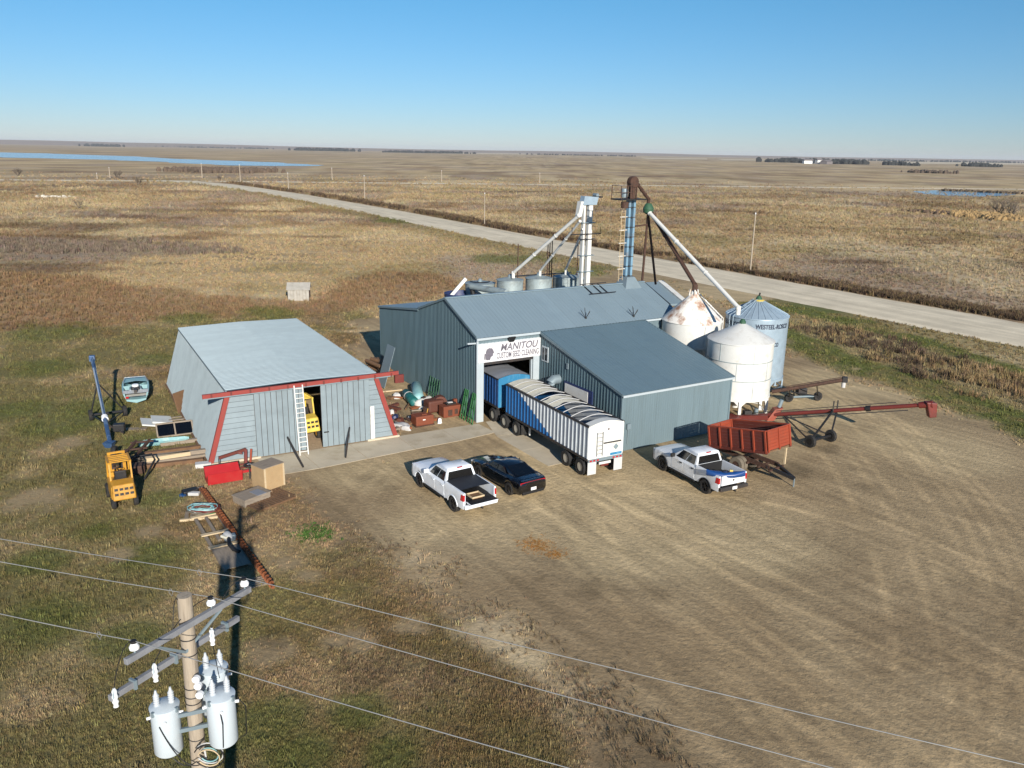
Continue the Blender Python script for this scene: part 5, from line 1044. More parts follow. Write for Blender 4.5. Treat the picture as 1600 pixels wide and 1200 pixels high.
for k, (m_, rr_) in enumerate((('cable_black', 0.26), ('canvas_white', 0.30), ('teal_pale', 0.2), ('cable_black', 0.33), ('wood_pale', 0.24))):
    cx, cz = pole_at(zR[1]).x + 0.36, zR[1] - 0.18 - 0.02 * k; lead([(cx + rr_ * math.cos(a) * 0.9, yt - 0.2 - 0.02 * k, cz + rr_ * math.sin(a) * 0.8) for a in np.linspace(2.8, -2.6, 16)], 0.014, m_)
lead([(pole_at(8).x + 0.2, yt - 0.1, zR[1] - 0.2), (pole_at(7).x + 0.24, yt - 0.1, zR[1] - 0.6), (pole_at(6).x + 0.22, yt - 0.05, 5.6), (pole_at(2).x + 0.22, yt + 0.1, 0.4)], 0.02, 'canvas_white')
for z in (9.3, 8.95, 8.2, 8.0, 7.85, 7.0): MB().lathe([(0.152, -0.012), (0.160, 0), (0.152, 0.012)], 18, T0(pole_at(z)), caps=False).build('wire_band', 'cable_black', pp)
for t, P in zip((0.07, 0.66, 0.9), tops):
    q = T0(b1_.lerp(b2_, {0.07: 0.06, 0.66: 0.34, 0.9: 0.79}[t])) + Vector((0, -0.14, 0.2)); MB().path(sagged(P, q, -0.25, 10), 0.009, 5).build('jumper_wire', 'cable_black', pp, 60)
lead(sagged(b1_.lerp(b2_, 0.79) + Vector((0, -0.14, -0.2)), (tr.x + 0.02, yt - 0.1, zR[0] + 0.4), 0.02, 6), 0.007); lead(sagged(a1.lerp(a2, 0.35) + Vector((0, 0, 0.1)), pole_at(10.0) + Vector((-0.1, 0, 0)), -0.35, 10), 0.008)
# line wires
for P, lft, rgt, lab in ((tops[2], (-40, 829), (1600, 1186), 'aluminium power line wire on the crossarm end towards the shed'), (tops[1], (-40, 864), (1345, 1203), 'aluminium power line wire on the middle insulator'), (tops[0], (-40, 943), (930, 1203), 'aluminium power line wire on the crossarm end away from the shed')):
    W = Vector(P) + PB; o = thing('power_line', lab, 'wire', W, 0, 'power line wires')
    L_ = G(lft[0], lft[1], W.z) ; Rr = G(rgt[0], rgt[1], W.z - 0.12)
    L2 = W + (L_ - W) * 2.2; R2 = W + (Rr - W) * 1.6
    pts = sagged(L2, W, 0.10, 16)[:-1] + sagged(W, R2, 0.10, 16)
    MB().path([p - W for p in pts], 0.0085, 6).build('conductor', 'wire_alu', o, 60)
    d = (L_ - W).normalized(); q = d * {(-40, 829): 1.05, (-40, 864): 0.9, (-40, 943): 0.75}[lft]
    MB().path([q + Vector((0, 0, 0.02)), q + Vector((0.03, 0, -0.06)), q + Vector((0.0, 0.0, -0.14)), q + Vector((-0.05, 0, -0.06)), q + Vector((-0.02, 0, 0.02))], 0.008, 5).build('wire_tie', 'wire_alu', o, 60)

# ================================================================== vehicles
def make_wheel(parent, x, y, r, w, rim_mat='rim_dark', spokes=6, tyre='rubber', rim_r=0.64):
    """wheel with its axle along local y; y > 0 is the left side"""
    s = 1 if y > 0 else -1
    t = MB().lathe([(r * rim_r, -w / 2), (r * 0.93, -w / 2), (r, -w * 0.36), (r, w * 0.36), (r * 0.93, w / 2), (r * rim_r, w / 2), (r * rim_r, -w / 2)], 26, (0, 0, 0), 'Y', caps=False).build('wheel', tyre, parent, 35, loc=(x, y, r))
    rr = r * rim_r; mb = MB().lathe([(rr, -w * 0.44 * s), (rr * 0.94, 0.40 * w * s), (rr * 1.0, 0.45 * w * s)], 26, (0, 0, 0), 'Y', caps=False)
    mb.lathe([(rr * 0.98, 0.06 * w * s), (0.02, 0.06 * w * s)], 20, (0, 0, 0), 'Y'); mb.lathe([(rr * 0.22, 0.06 * w * s), (rr * 0.2, 0.38 * w * s), (0.01, 0.4 * w * s)], 12, (0, 0, 0), 'Y')
    for k in range(spokes):
        a = 2 * math.pi * k / spokes; mb.bar((rr * 0.15 * math.cos(a), 0.30 * w * s, rr * 0.15 * math.sin(a)), (rr * 0.95 * math.cos(a), 0.36 * w * s, rr * 0.95 * math.sin(a)), rr * 0.2, 0.04)
    mb.build('rim', rim_mat, t, 35); return t
def shell(stations, nm, mat, parent, smooth=50):
    """body lofted along x; each station: x, z_bottom, z_top, half width, crown"""
    vs = []; k = 17; fs = []
    for x, zb, zt, w, c in stations:
        h = zt - zb; half = [(0.90 * w, zb), (0.985 * w, zb + 0.05), (1.0 * w, zb + 0.30 * h), (1.0 * w, zb + 0.55 * h), (0.985 * w, zb + 0.80 * h), (0.955 * w, zt - 0.05), (0.90 * w, zt - 0.005), (0.5 * w, zt + c * 0.75), (0, zt + c)]
        sec = half + [(-a, b) for a, b in half[-2::-1]]; vs += [(x, a, b) for a, b in sec]
    n = len(stations)
    for i in range(n - 1): fs += [(i * k + j, i * k + j + 1, (i + 1) * k + j + 1, (i + 1) * k + j) for j in range(k - 1)]
    fs += [tuple(range(k)), tuple(range((n - 1) * k, n * k))]
    return MB().add(vs, fs).build(nm, mat, parent, smooth)
def arch_stations(key, arches, zb0, step=0.07):
    """resample keyed stations (x, zb, zt, w, crown), lifting the sill over the wheel arches (x, radius, z)"""
    xs = sorted(set([k_[0] for k_ in key] + list(np.arange(key[-1][0], key[0][0], step))), reverse=True); out = []; K = np.array(sorted(key)); 
    for x in xs:
        v = [np.interp(x, K[:, 0], K[:, i]) for i in range(1, 5)]
        for ax, ar, az in arches:
            if abs(x - ax) < ar: v[0] = max(v[0], az + math.sqrt(ar * ar - (x - ax) ** 2))
        out.append((x, *v))
    return out
def glass(parent, c, u0, u1, v0, v1, off, mat='glass_dark', nm='window'):
    """pane set into the quad c (bl, br, tr, tl) over the given fractions, standing proud by off"""
    c = [Vector(p) for p in c]; n = (c[1] - c[0]).cross(c[3] - c[0]).normalized()
    P = lambda u, v: c[0].lerp(c[1], u).lerp(c[3].lerp(c[2], u), v)
    if isinstance(u0, (int, float)): u0 = (u0, u0)
    if isinstance(u1, (int, float)): u1 = (u1, u1)
    q = [P(u0[0], v0), P(u1[0], v0), P(u1[1], v1), P(u0[1], v1)]
    return MB().hexa([p - n * 0.01 for p in q] + [p + n * off for p in q]).build(nm, mat, parent)
def place_left(front, rear, half_track):
    f, r = G(*front), G(*rear); h = math.atan2(f.y - r.y, f.x - r.x); m_ = (f + r) / 2; n = Vector((-math.sin(h), math.cos(h), 0))
    return m_ - n * half_track, h, (f - r).length

def pickup(label, loc, h, sc, paint, bed_cover, gate_down, trim_rear='car_white', big_grille=True):
    t = thing('pickup_truck', label, 'pickup truck', loc, h, None, sc); FA, RA = 1.86, -1.84; W = 0.985; wr = 0.42
    key = [(2.86, .55, .92, .80, .02), (2.80, .42, 1.08, .93, .03), (2.6, .40, 1.16, .975, .04), (2.2, .42, 1.20, W, .05), (1.25, .42, 1.25, W, .06), (0.95, .42, 1.28, W, .03), (-0.99, .42, 1.30, W, .0)]
    shell(arch_stations(key, [(FA, 0.50, 0.40)], .42), 'body', paint, t)
    cab = [(1.10, .88, 1.24), (-1.00, .90, 1.26), (.30, .70, 1.88), (-0.86, .72, 1.88)]
    BL = [(1.12, .90, 1.22), (1.12, -.90, 1.22), (-0.99, -.93, 1.22), (-0.99, .93, 1.22)]; TP = [(.22, .70, 1.86), (.22, -.70, 1.86), (-0.84, -.73, 1.87), (-0.84, .73, 1.87)]
    mid = [(.32, .745, 1.78), (.32, -.745, 1.78), (-0.87, -.765, 1.78), (-0.87, .765, 1.78)]
    mb = MB(); top = [(.10, .62, 1.91), (.10, -.62, 1.91), (-0.78, -.64, 1.92), (-0.78, .64, 1.92)]
    mb.add(BL + mid + TP + top + [(-0.3, 0, 1.945)], [(0, 1, 5, 4), (1, 2, 6, 5), (2, 3, 7, 6), (3, 0, 4, 7), (4, 5, 9, 8), (5, 6, 10, 9), (6, 7, 11, 10), (7, 4, 8, 11), (8, 9, 13, 12), (9, 10, 14, 13), (10, 11, 15, 14), (11, 8, 12, 15), (12, 13, 16), (13, 14, 16), (14, 15, 16), (15, 12, 16)])
    cb = mb.build('cab', paint, t, 42)
    glass(cb, [BL[1], BL[0], mid[0], mid[1]], .05, .95, .10, 1.02, .012, nm='windshield')
    glass(cb, [BL[3], BL[2], mid[2], mid[3]], .07, .93, .22, .96, .012, nm='rear_window')
    for s, c_ in ((1, [BL[0], BL[3], mid[3], mid[0]]), (-1, [BL[2], BL[1], mid[1], mid[2]])):
        if s > 0: glass(cb, c_, (.14, .03), .525, .12, .96, .012); glass(cb, c_, .56, (.92, .93), .14, .96, .012)
        else: glass(cb, c_, .475, (.86, .97), .12, .96, .012); glass(cb, c_, (.08, .07), .44, .14, .96, .012)
    for s in (1, -1):
        for x0, x1 in ((1.02, 0.06), (0.03, -0.93)):
            d = MB().hexa([(x1, s * (W - .01), .60), (x0, s * (W - .01), .60), (x0, s * (W + .012), .60), (x1, s * (W + .012), .60), (x1, s * (W - .03), 1.17), (x0, s * (W - .03), 1.17), (x0, s * (W - .004), 1.17), (x1, s * (W - .004), 1.17)]).build('door', paint, t, bevel=.01)
            MB().box((x1 + 0.16, s * (W + .02), 1.09), (0.20, 0.035, 0.05)).build('handle', 'plastic_black' if paint != 'car_white' else 'car_white', d)
        mm = MB().box((0.86, s * 1.06, 1.33), (0.12, 0.26, 0.22)).bar((0.9, s * .9, 1.25), (0.88, s * 1.0, 1.28), 0.06).build('mirror', 'plastic_black' if paint != 'car_white' else 'car_white', t, bevel=.02)
        MB().tube((1.15, s * 0.98, .44), (-0.95, s * 0.98, .44), 0.055, 8).build('side_step', 'plastic_black', t, 40)
        # bed side with wheel arch
        xs = [-1.02] + list(np.arange(-1.1, -2.85, -0.07)) + [-2.88]; vs = []; fs = []
        for x in xs:
            zb = 0.50
            if abs(x - RA) < .5: zb = max(zb, .40 + math.sqrt(.25 - (x - RA) ** 2))
            e = 1 - .025 * max(0, (-x - 2.5) / .38) ** 2
            vs += [(x, s * W * e * .985, zb), (x, s * W * e, zb + .25 * (1.36 - zb)), (x, s * W * e, 1.10), (x, s * W * e * .985, 1.30), (x, s * W * e * .965, 1.36), (x, s * (W * e - .12), 1.36), (x, s * (W * e - .13), 1.30), (x, s * (W * e - .13), .80)]
        k_ = 8
        for i in range(len(xs) - 1): fs += [(i * k_ + j, i * k_ + j + 1, (i + 1) * k_ + j + 1, (i + 1) * k_ + j) for j in range(k_ - 1)]
        fs += [tuple(range(k_)), tuple(range((len(xs) - 1) * k_, len(xs) * k_))]
        bs = MB().add(vs, fs).build('bed_side', paint, t, 45)
        MB().hexa([(-2.89, s * .87, .93), (-2.62, s * .955, .93), (-2.62, s * .99, .93), (-2.89, s * .97, .93), (-2.885, s * .86, 1.26), (-2.70, s * .955, 1.26), (-2.70, s * .988, 1.26), (-2.885, s * .965, 1.26)]).build('tail_light', 'tail_red', t)
        MB().box((2.78, s * .72, .98), (0.14, 0.34, 0.2)).build('headlight', 'lamp_clear', t, bevel=.02)
        for ax in (FA, RA):
            make_wheel(t, ax, s * (W - .15), wr, .28)
            MB().path([(ax + .5 * math.cos(q), s * (W + .0), .40 + .5 * math.sin(q)) for q in np.linspace(.15, math.pi - .15, 14)], .022, 6).build('wheel_arch_trim', 'plastic_black' if paint != 'car_white' else paint, t, 60)
            MB().box((ax, s * .62, .58), (1.0, .5, .55)).build('wheel_well', 'plastic_black', t)
    MB().box((-1.93, 0, .80), (1.88, 1.70, .05)).build('bed_floor', 'plastic_black', t); MB().box((-1.02, 0, 1.06), (.05, 1.74, .55)).build('bed_front', 'plastic_black', t)
    MB().box((0, 0, .45), (5.2, 1.2, .2)).build('chassis', 'plastic_black', t)
    if gate_down:
        tg = MB().box((-3.12, 0, .86), (.50, 1.58, .06), 0, 0, 0, R(-2)).build('tailgate', paint, t, bevel=.015); MB().box((-3.12, 0, .895), (.48, 1.54, .014)).build('gate_liner', 'plastic_black', tg)
    else:
        tg = MB().box((-2.90, 0, 1.08), (.07, 1.60, .54)).build('tailgate', paint, t, bevel=.015); MB().box((-2.945, 0, 1.23), (.02, .22, .07)).build('gate_handle', 'plastic_black', tg); MB().box((-2.94, 0, 1.05), (.015, .12, .11)).build('badge', 'chrome', tg)
    bm_ = MB().box((-2.98, 0, .64), (.20, 1.90, .20)).build('rear_bumper', paint if gate_down else 'dark_steel', t, bevel=.03)
    MB().box((-3.09, 0, .66), (.012, .32, .16)).build('licence_plate', 'plate_white', bm_); MB().box((-3.08, 0, .50), (.2, .07, .07)).build('hitch', 'black_metal', bm_)
    MB().box((2.84, 0, .62), (.14, 1.8, .26)).build('front_bumper', 'plastic_black', t, bevel=.03); MB().box((2.83, 0, .95), (.08, 1.1, .26)).build('grille', 'plastic_black', t)
    MB().box((-0.86, 0, 1.90), (.05, .3, .05)).build('brake_light', 'tail_red', cb)
    if bed_cover: MB().add([(-1.0, .88, 1.375), (-1.0, -.88, 1.375), (-2.45, -.86, 1.37), (-2.45, .86, 1.37), (-1.0, 0, 1.40), (-2.45, 0, 1.395)], [(0, 4, 5, 3), (4, 1, 2, 5)]).build('bed_cover', 'tonneau', t)
    return t
loc, h, wbs = place_left((656.6, 761), (709.4, 799.4), .95)
f150 = pickup('clean white pickup truck with black bed cover and lowered tailgate', loc, h, 1.045, 'car_white', True, True)
bx = thing('cargo_frame', 'tan tool tray in the open bed of the covered pickup', 'tray', (f150.matrix_basis @ Vector((-2.45, 0, .83))), h)
for y in (-.35, .35): MB().bar((-.3, y, .1), (.3, y, .1), .05, .08).build('rail', 'wood_pale', bx)
for x in (-.3, .3): MB().bar((x, -.37, .12), (x, .37, .12), .05, .08).build('crossbar', 'wood_pale', bx)
MB().box((0, 0, .05), (.5, .6, .09)).build('tray', 'wood_brown', bx)
for s in (-.3, .3): MB().box((-.42 - 2.45 * 0, s, .0), (.001, .001, .001)) if False else None
loc, h, wbs = place_left((1035, 735), (1102, 771.5), .95)
ram = pickup('dusty white crew-cab pickup truck with a blue kayak in its bed', loc, h, 1.05, 'car_white_dusty', False, False)
ka, kb = G(1100, 739, 1.42), G(1165, 742, 1.42); kp = ka.lerp(kb, .47); ky = thing('kayak', 'blue kayak lying across the bed of the dusty white pickup', 'kayak', kp, math.atan2((kb - ka).y, (kb - ka).x), None, .95)
st = []
for x, w, z in ((-1.0, .02, .10), (-.85, .14, .05), (-.5, .27, .0), (0, .33, -.03), (.6, .27, .0), (1.05, .12, .06), (1.25, .02, .12)): st.append([(x, w * math.cos(a), z + (.16 if math.sin(a) > 0 else .2) * math.sin(a)) for a in np.linspace(0, 2 * math.pi, 13)[:-1]])
mb = MB(); n = 12; mb.add([p for s in st for p in s], [(i * n + j, i * n + (j + 1) % n, (i + 1) * n + (j + 1) % n, (i + 1) * n + j) for i in range(6) for j in range(n)] + [tuple(range(n)), tuple(range(6 * n, 7 * n))]); mb.build('hull', 'kayak_blue', ky, 50)
MB().lathe([(.22, .14), (.2, .165), (.16, .13)], 16, (0.1, 0, .02), caps=False).build('cockpit_rim', 'plastic_black', ky); MB().box((.45, .1, .16), (.2, .14, .14)).build('strap_bag', 'yellow_pale', ky, bevel=.03)
mb = MB().tube((-1.3, .3, 1.25), (-1.3, .3, 1.62), .12, 10).tube((-1.35, -.2, 1.0), (-1.5, .0, 1.5), .05, 8); o = mb.build('fuel_jug', 'plastic_black', None, 40, loc=ram.matrix_basis @ Vector((0, 0, -.45)) , rz=h); tag(o, 'black jug standing in the pickup bed behind the kayak', 'jug')

def sedan(label, loc, h, sc):
    t = thing('sedan_car', label, 'car', loc, h, None, sc); FA, RA = 1.52, -1.53; W = .95; p = 'car_black'
    key = [(2.52, .32, .60, .62, .02), (2.45, .22, .70, .80, .02), (2.2, .20, .80, .90, .04), (1.6, .22, .90, .94, .06), (.85, .24, .97, W, .05), (0, .24, .99, W, .02), (-1.0, .24, 1.01, W, .02), (-1.75, .24, 1.06, W, .03), (-2.3, .26, 1.05, .91, .02), (-2.45, .30, 1.0, .87, .01), (-2.52, .40, .80, .82, .0)]
    shell(arch_stations(key, [(FA, .40, .34), (RA, .41, .34)], .22), 'body', p, t)
    ring = [(1.05, .80, .95), (.35, .66, 1.36), (-.15, .62, 1.42), (-.75, .62, 1.40), (-1.95, .74, 1.05)]
    vs = []; fs = []
    for x, w, z in ring: vs += [(x, w + (.1 if z > 1.1 else .06), 0.97), (x, w, z - .05 if z > 1.1 else z), (x, w * .82, z), (x, 0, z + .03), (x, -w * .82, z), (x, -w, z - .05 if z > 1.1 else z), (x, -w - (.1 if z > 1.1 else .06), 0.97)]
    for i in range(4): fs += [(i * 7 + j, i * 7 + j + 1, (i + 1) * 7 + j + 1, (i + 1) * 7 + j) for j in range(6)]
    fs += [tuple(range(7)), tuple(range(28, 35))]
    cb = MB().add(vs, fs).build('roof_cabin', p, t, 55)
    P = lambda x, w, z: Vector((x, w, z))
    glass(cb, [(1.07, -.78, .97), (1.07, .78, .97), (.37, .66, 1.35), (.37, -.66, 1.35)], .06, .94, .05, .93, .012, nm='windshield')
    glass(cb, [(-1.93, .68, 1.075), (-1.93, -.68, 1.075), (-.80, -.60, 1.40), (-.80, .60, 1.40)], .06, .94, .10, .92, .02, nm='rear_window')
    for s in (1, -1):
        q = [(.75, s * .80, 1.0), (-1.35, s * .80, 1.03), (-.8, s * .64, 1.34), (.30, s * .68, 1.31)] if s > 0 else [(-1.35, -.80, 1.03), (.75, -.80, 1.0), (.30, -.68, 1.31), (-.8, -.64, 1.34)]
        if s > 0: glass(cb, q, .03, .46, .1, .92, .03); glass(cb, q, .50, .93, .1, .92, .03)
        else: glass(cb, q, .54, .97, .1, .92, .03); glass(cb, q, .07, .5, .1, .92, .03)
        MB().box((-.02, s * .775, 1.16), (.05, .02, .32), 0, 0, s * -.45).build('door_pillar', 'chrome' if s > 0 else p, cb)
        for x0, x1 in ((.80, -.25), (-.29, -1.2)):
            d = MB().hexa([(x1, s * (W - .02), .34), (x0, s * (W - .02), .34), (x0, s * (W + .008), .34), (x1, s * (W + .008), .34), (x1, s * (W - .04), .92), (x0, s * (W - .04), .92), (x0, s * (W - .014), .92), (x1, s * (W - .014), .92)]).build('door', p, t, bevel=.008)
            MB().box((x1 + .15, s * (W + .01), .84), (.18, .03, .035)).build('handle', p, d)
        MB().box((.72, s * 1.0, 1.03), (.12, .2, .13)).build('mirror', p, t, bevel=.03)
        MB().box((2.40, s * .62, .66), (.16, .38, .10)).build('headlight', 'lamp_clear', t, bevel=.02)
        for ax in (FA, RA): make_wheel(t, ax, s * (W - .13), .35, .25, 'rim_dark', 10); MB().box((ax, s * .6, .45), (.82, .5, .5)).build('wheel_well', 'plastic_black', t)
    MB().box((0, 0, .3), (4.4, 1.2, .14)).build('underbody', 'plastic_black', t)
    MB().hexa([(-2.49, -.80, .86), (-2.49, .80, .86), (-2.40, .84, .86), (-2.40, -.84, .86), (-2.47, -.80, .955), (-2.47, .80, .955), (-2.38, .84, .955), (-2.38, -.84, .955)]).build('tail_light_bar', 'tail_red', t)
    MB().box((-2.545, 0, .55), (.02, .34, .16)).build('licence_plate', 'plate_white', t); MB().box((-2.42, 0, 1.05), (.16, 1.5, .03)).build('spoiler_lip', p, t, bevel=.01)
    MB().box((-2.48, 0, .36), (.1, 1.4, .16)).build('rear_diffuser', 'plastic_black', t)
    return t
loc, h, wbs = place_left((751, 745), (796, 772), .83)
sedan('glossy black sedan parked between the covered pickup and the trailers', loc, h, 1.04)

# ================================================================== grain trailers
KO = Vector((4.50, 45.404, 0)); KTH = 0.5039
def KW(x, y, z=0.0): return Vector((KO.x + x * math.cos(KTH) - y * math.sin(KTH), KO.y + x * math.sin(KTH) + y * math.cos(KTH), z))
TW, TL, ZB, ZT = 2.43, 10.0, 1.22, 3.25
m = bpy.data.materials.new('trailer_stripe'); m.use_nodes = True; nt = m.node_tree; B = nt.nodes['Principled BSDF']; attr, noise, rng, mul, mix, mapping = nodes(nt)
P_ = nt.nodes.new('ShaderNodeTexCoord').outputs['Object']; sx = nt.nodes.new('ShaderNodeSeparateXYZ'); nt.links.new(P_, sx.inputs[0])
mm = nt.nodes.new('ShaderNodeMath'); mm.operation = 'MULTIPLY_ADD'; nt.links.new(sx.outputs['Z'], mm.inputs[0]); mm.inputs[1].default_value = -(8.75 - 3.9) / (ZT - ZB); nt.links.new(sx.outputs['Y'], mm.inputs[2])
ge = nt.nodes.new('ShaderNodeMath'); ge.operation = 'GREATER_THAN'; nt.links.new(mm.outputs[0], ge.inputs[0]); ge.inputs[1].default_value = 3.9 - ZB * (8.75 - 3.9) / (ZT - ZB)
cc_ = mix(lin(182, 188, 194), lin(34, 96, 152), ge.outputs[0]); cc_ = mix(cc_, rng(noise(P_, 1.5, 5), .3, .7, .88, 1.06), 1.0, 'MULTIPLY'); nt.links.new(cc_, B.inputs['Base Color']); B.inputs['Roughness'].default_value = .45; MAT['trailer_stripe'] = m
def axle_set(t, ys, xs, r=.50):
    for y in ys:
        ax = MB().tube((0.35, y, r), (TW - .35, y, r), .07, 8).build('axle', 'black_metal', t, 40)
        for s, x in ((-1, .17), (1, TW - .17)):
            w = MB().lathe([(r * .58, -.24), (r * .95, -.24), (r, -.19), (r, -.03), (r * .94, 0), (r * .94, .02), (r, .05), (r, .19), (r * .95, .24), (r * .58, .24)], 24, (0, 0, 0), 'X', caps=False).build('dual_wheel', 'rubber', t, 35, loc=(x, y, r))
            MB().lathe([(r * .58, .2 * s), (r * .5, .06 * s), (r * .3, .05 * s), (r * .22, .14 * s), (.01, .15 * s)], 20, (0, 0, 0), 'X').build('rim', 'rim_light', w, 35)
def trailer_box(t, y0, y1, side_mat, front_mat, rear_mat, npost, hopper=True):
    for x, s in ((0, -1), (TW, 1)):
        wl = part_empty('side_wall', t); n = npost; dy = (y1 - y0) / n
        for k in range(n): MB().span((x - .012, y0 + k * dy + .003, ZB), (x + .012, y0 + (k + 1) * dy - .003, ZT - .08)).build('side_panel', side_mat, wl)
        for k in range(n + 1): MB().span((x - .06 if s < 0 else x + .013, y0 + k * dy - .035, ZB + .02), (x - .013 if s < 0 else x + .06, y0 + k * dy + .035, ZT - .1)).build('side_post', side_mat, wl)
        MB().span((x - .07, y0 - .05, ZT - .1), (x + .07, y1 + .05, ZT)).build('top_rail', 'dark_steel' if side_mat != 'trailer_blue' else 'black_metal', wl); MB().span((x - .07, y0 - .05, ZB - .14), (x + .07, y1 + .05, ZB)).build('bottom_rail', 'dark_steel', wl)
    MB().span((.08, y1 - .03, ZB), (TW - .08, y1 + .02, ZT - .02)).build('front_wall', front_mat, t)
    rw = MB().span((-.02, y0 - .06, ZB - .05), (TW + .02, y0 - .01, ZT - .01)).build('rear_wall', rear_mat, t)
    MB().span((.05, y0, ZB - .02), (TW - .05, y1, ZB + .02)).build('floor', 'dark_steel', t)
    for x in (.75, TW - .75): MB().span((x - .06, y0 + .1, ZB - .45), (x + .06, y1 - .1, ZB - .15)).build('frame_rail', 'black_metal', t)
    return rw
tA = thing('grain_trailer', 'rear grain trailer, white with a blue diagonal stripe and open roof bows', 'trailer', KO, KTH, 'grain trailers')
rw = trailer_box(tA, 0, TL, 'trailer_stripe', 'trailer_blue', 'white_paint', 24)
axle_set(tA, (.72, 2.32), 0)
MB().add([(x, -.08 + .0, ZT - .03 + .22 * math.sin(math.pi * x / TW)) for x in np.linspace(0, TW, 13)] + [(x, .5, ZT - .03 + .22 * math.sin(math.pi * x / TW)) for x in np.linspace(0, TW, 13)] + [(x, -.08, ZT - .25) for x in np.linspace(0, TW, 13)], [(i, i + 1, 14 + i, 13 + i) for i in range(12)] + [(i, i + 1, 27 + i, 26 + i) for i in range(12)]).build('end_cap', 'white_paint', tA)
MB().add([(x, TL + .04, ZT - .03 + .22 * math.sin(math.pi * x / TW)) for x in np.linspace(0, TW, 13)] + [(x, TL - .8, ZT - .03 + .22 * math.sin(math.pi * x / TW)) for x in np.linspace(0, TW, 13)] + [(x, TL + .04, ZT - .25) for x in np.linspace(0, TW, 13)], [(i, i + 1, 14 + i, 13 + i) for i in range(12)] + [(i, i + 1, 27 + i, 26 + i) for i in range(12)]).build('end_cap', 'tarp_pale', tA)
for k in range(10):
    y = 1.1 + k * .9; MB().path([(x, y, ZT - .02 + .26 * math.sin(math.pi * x / TW)) for x in np.linspace(.04, TW - .04, 9)], .03, 6).build('roof_bow', 'canvas_white', tA, 60)
# loose tarp pieces inside the box
def tarp(y0, y1, z, sd, nm='tarp'):
    nx, ny = 13, max(6, int((y1 - y0) * 4)); r = np.random.default_rng(sd); vs = []
    for j in range(ny + 1):
        for i in range(nx + 1):
            x = .08 + (TW - .16) * i / nx; y = y0 + (y1 - y0) * j / ny + .12 * math.sin(i * .9 + sd) * (j in (0, ny)); vs.append((x, y, z + .24 * math.sin(math.pi * i / nx) - .05 * abs(math.sin((y - 1.1) * math.pi / .9)) * math.sin(math.pi * i / nx)))
    MB().add(vs, [(j * (nx + 1) + i, j * (nx + 1) + i + 1, (j + 1) * (nx + 1) + i + 1, (j + 1) * (nx + 1) + i) for j in range(ny) for i in range(nx)]).build(nm, 'tarp_pale', tA, 80)
tarp(6.6, 9.5, ZT - .06, 1); tarp(4.2, 5.6, ZT - .06, 3)
lad = part_empty('rear_ladder', tA)
for x in (.55, .95): MB().bar((x, -.13, ZB + .1), (x, -.13, ZT - .45), .035).build('rail', 'aluminium', lad)
for k in range(6): MB().bar((.55, -.13, ZB + .25 + k * .25), (.95, -.13, ZB + .25 + k * .25), .03).build('rung', 'aluminium', lad)
for cx, cz, s, mt in ((1.36, ZT - .35, .17, 'sign_white'), (1.95, ZB + .5, .2, 'galv_sheet')):
    pq = MB().add([(cx, -.072, cz - s), (cx + s, -.072, cz), (cx, -.072, cz + s), (cx - s, -.072, cz)], [(0, 1, 2, 3)]).build('placard', mt, rw)
    if s < .2: MB().add([(cx + .09 * math.cos(a) * (1 if k % 2 else .5), -.0745, cz + .09 * math.sin(a) * (1 if k % 2 else .5)) for k, a in enumerate(np.linspace(0, 2 * math.pi, 13)[:-1])], [tuple(range(12))]).build('placard_mark', 'rust_dark', pq)
MB().span((1.05, -.10, 2.02), (2.3, -.065, 2.10)).build('gate_rail', 'dark_steel', rw)
MB().span((0, -.11, ZB - .22), (TW, -.03, ZB - .04)).build('light_bar', 'galv_sheet', tA)
for x in (.15, .4, .65, TW - .65, TW - .4, TW - .15): MB().box((x, -.12, ZB - .13), (.14, .03, .09)).build('tail_light', 'tail_red', tA)
MB().span((1.55, -.075, ZB), (TW - .05, -.064, ZB + .16)).build('mud_guard_patch', 'trailer_cyan', rw)
for x0 in (-.02, TW - .58): MB().span((x0, -.08, .22), (x0 + .6, -.06, ZB - .2)).build('mud_flap', 'canvas_white', tA)
MB().span((.8, -.06, .75), (TW - .8, 0.0, .9)).build('bumper_bar', 'white_paint', tA); MB().span((.95, -.05, .62), (TW - .95, .05, .74)).build('licence_bracket', 'red_auger', tA)
for y in (4.0, 6.4): MB().hexa([(.7, y - .2, .62), (TW - .7, y - .2, .62), (TW - .7, y + .2, .62), (.7, y + .2, .62), (.15, y - 1.0, ZB - .14), (TW - .15, y - 1.0, ZB - .14), (TW - .15, y + 1.0, ZB - .14), (.15, y + 1.0, ZB - .14)]).build('hopper_chute', 'black_metal', tA)
for x in (.3, TW - .3): MB().bar((x, 7.3, .35), (x, 7.3, ZB - .15), .1).build('landing_leg', 'white_paint', tA)
# lead trailer, half inside the bay
tB = thing('grain_trailer', 'lead grain trailer, all blue under a grey tarp, half inside the bay', 'trailer', KW(-.06, 10.75), KTH, 'grain trailers')
ZT_old, ZB_old = ZT, ZB; ZT, ZB = 3.32, 1.28
trailer_box(tB, .4, 9.2, 'trailer_blue', 'trailer_cyan', 'trailer_cyan', 21)
vs = []; ny = 30
for j in range(ny + 1):
    for i in range(9): vs.append((-.06 + (TW + .12) * i / 8, .34 + 8.9 * j / ny, ZT + .012 + .20 * math.sin(math.pi * i / 8) ** 1.0 - .02 * (j % 3 == 1)))
MB().add(vs, [(j * 9 + i, j * 9 + i + 1, j * 9 + i + 10, j * 9 + i + 9) for j in range(ny) for i in range(8)]).build('roof_tarp', 'tarp_grey', tB, 60)
MB().add([(x, .335, ZT + .005 + .20 * math.sin(math.pi * x / TW)) for x in np.linspace(0, TW, 9)] + [(x, .335, ZT - .12) for x in np.linspace(0, TW, 9)], [(i, i + 1, 10 + i, 9 + i) for i in range(8)]).build('tarp_end', 'trailer_cyan', tB)
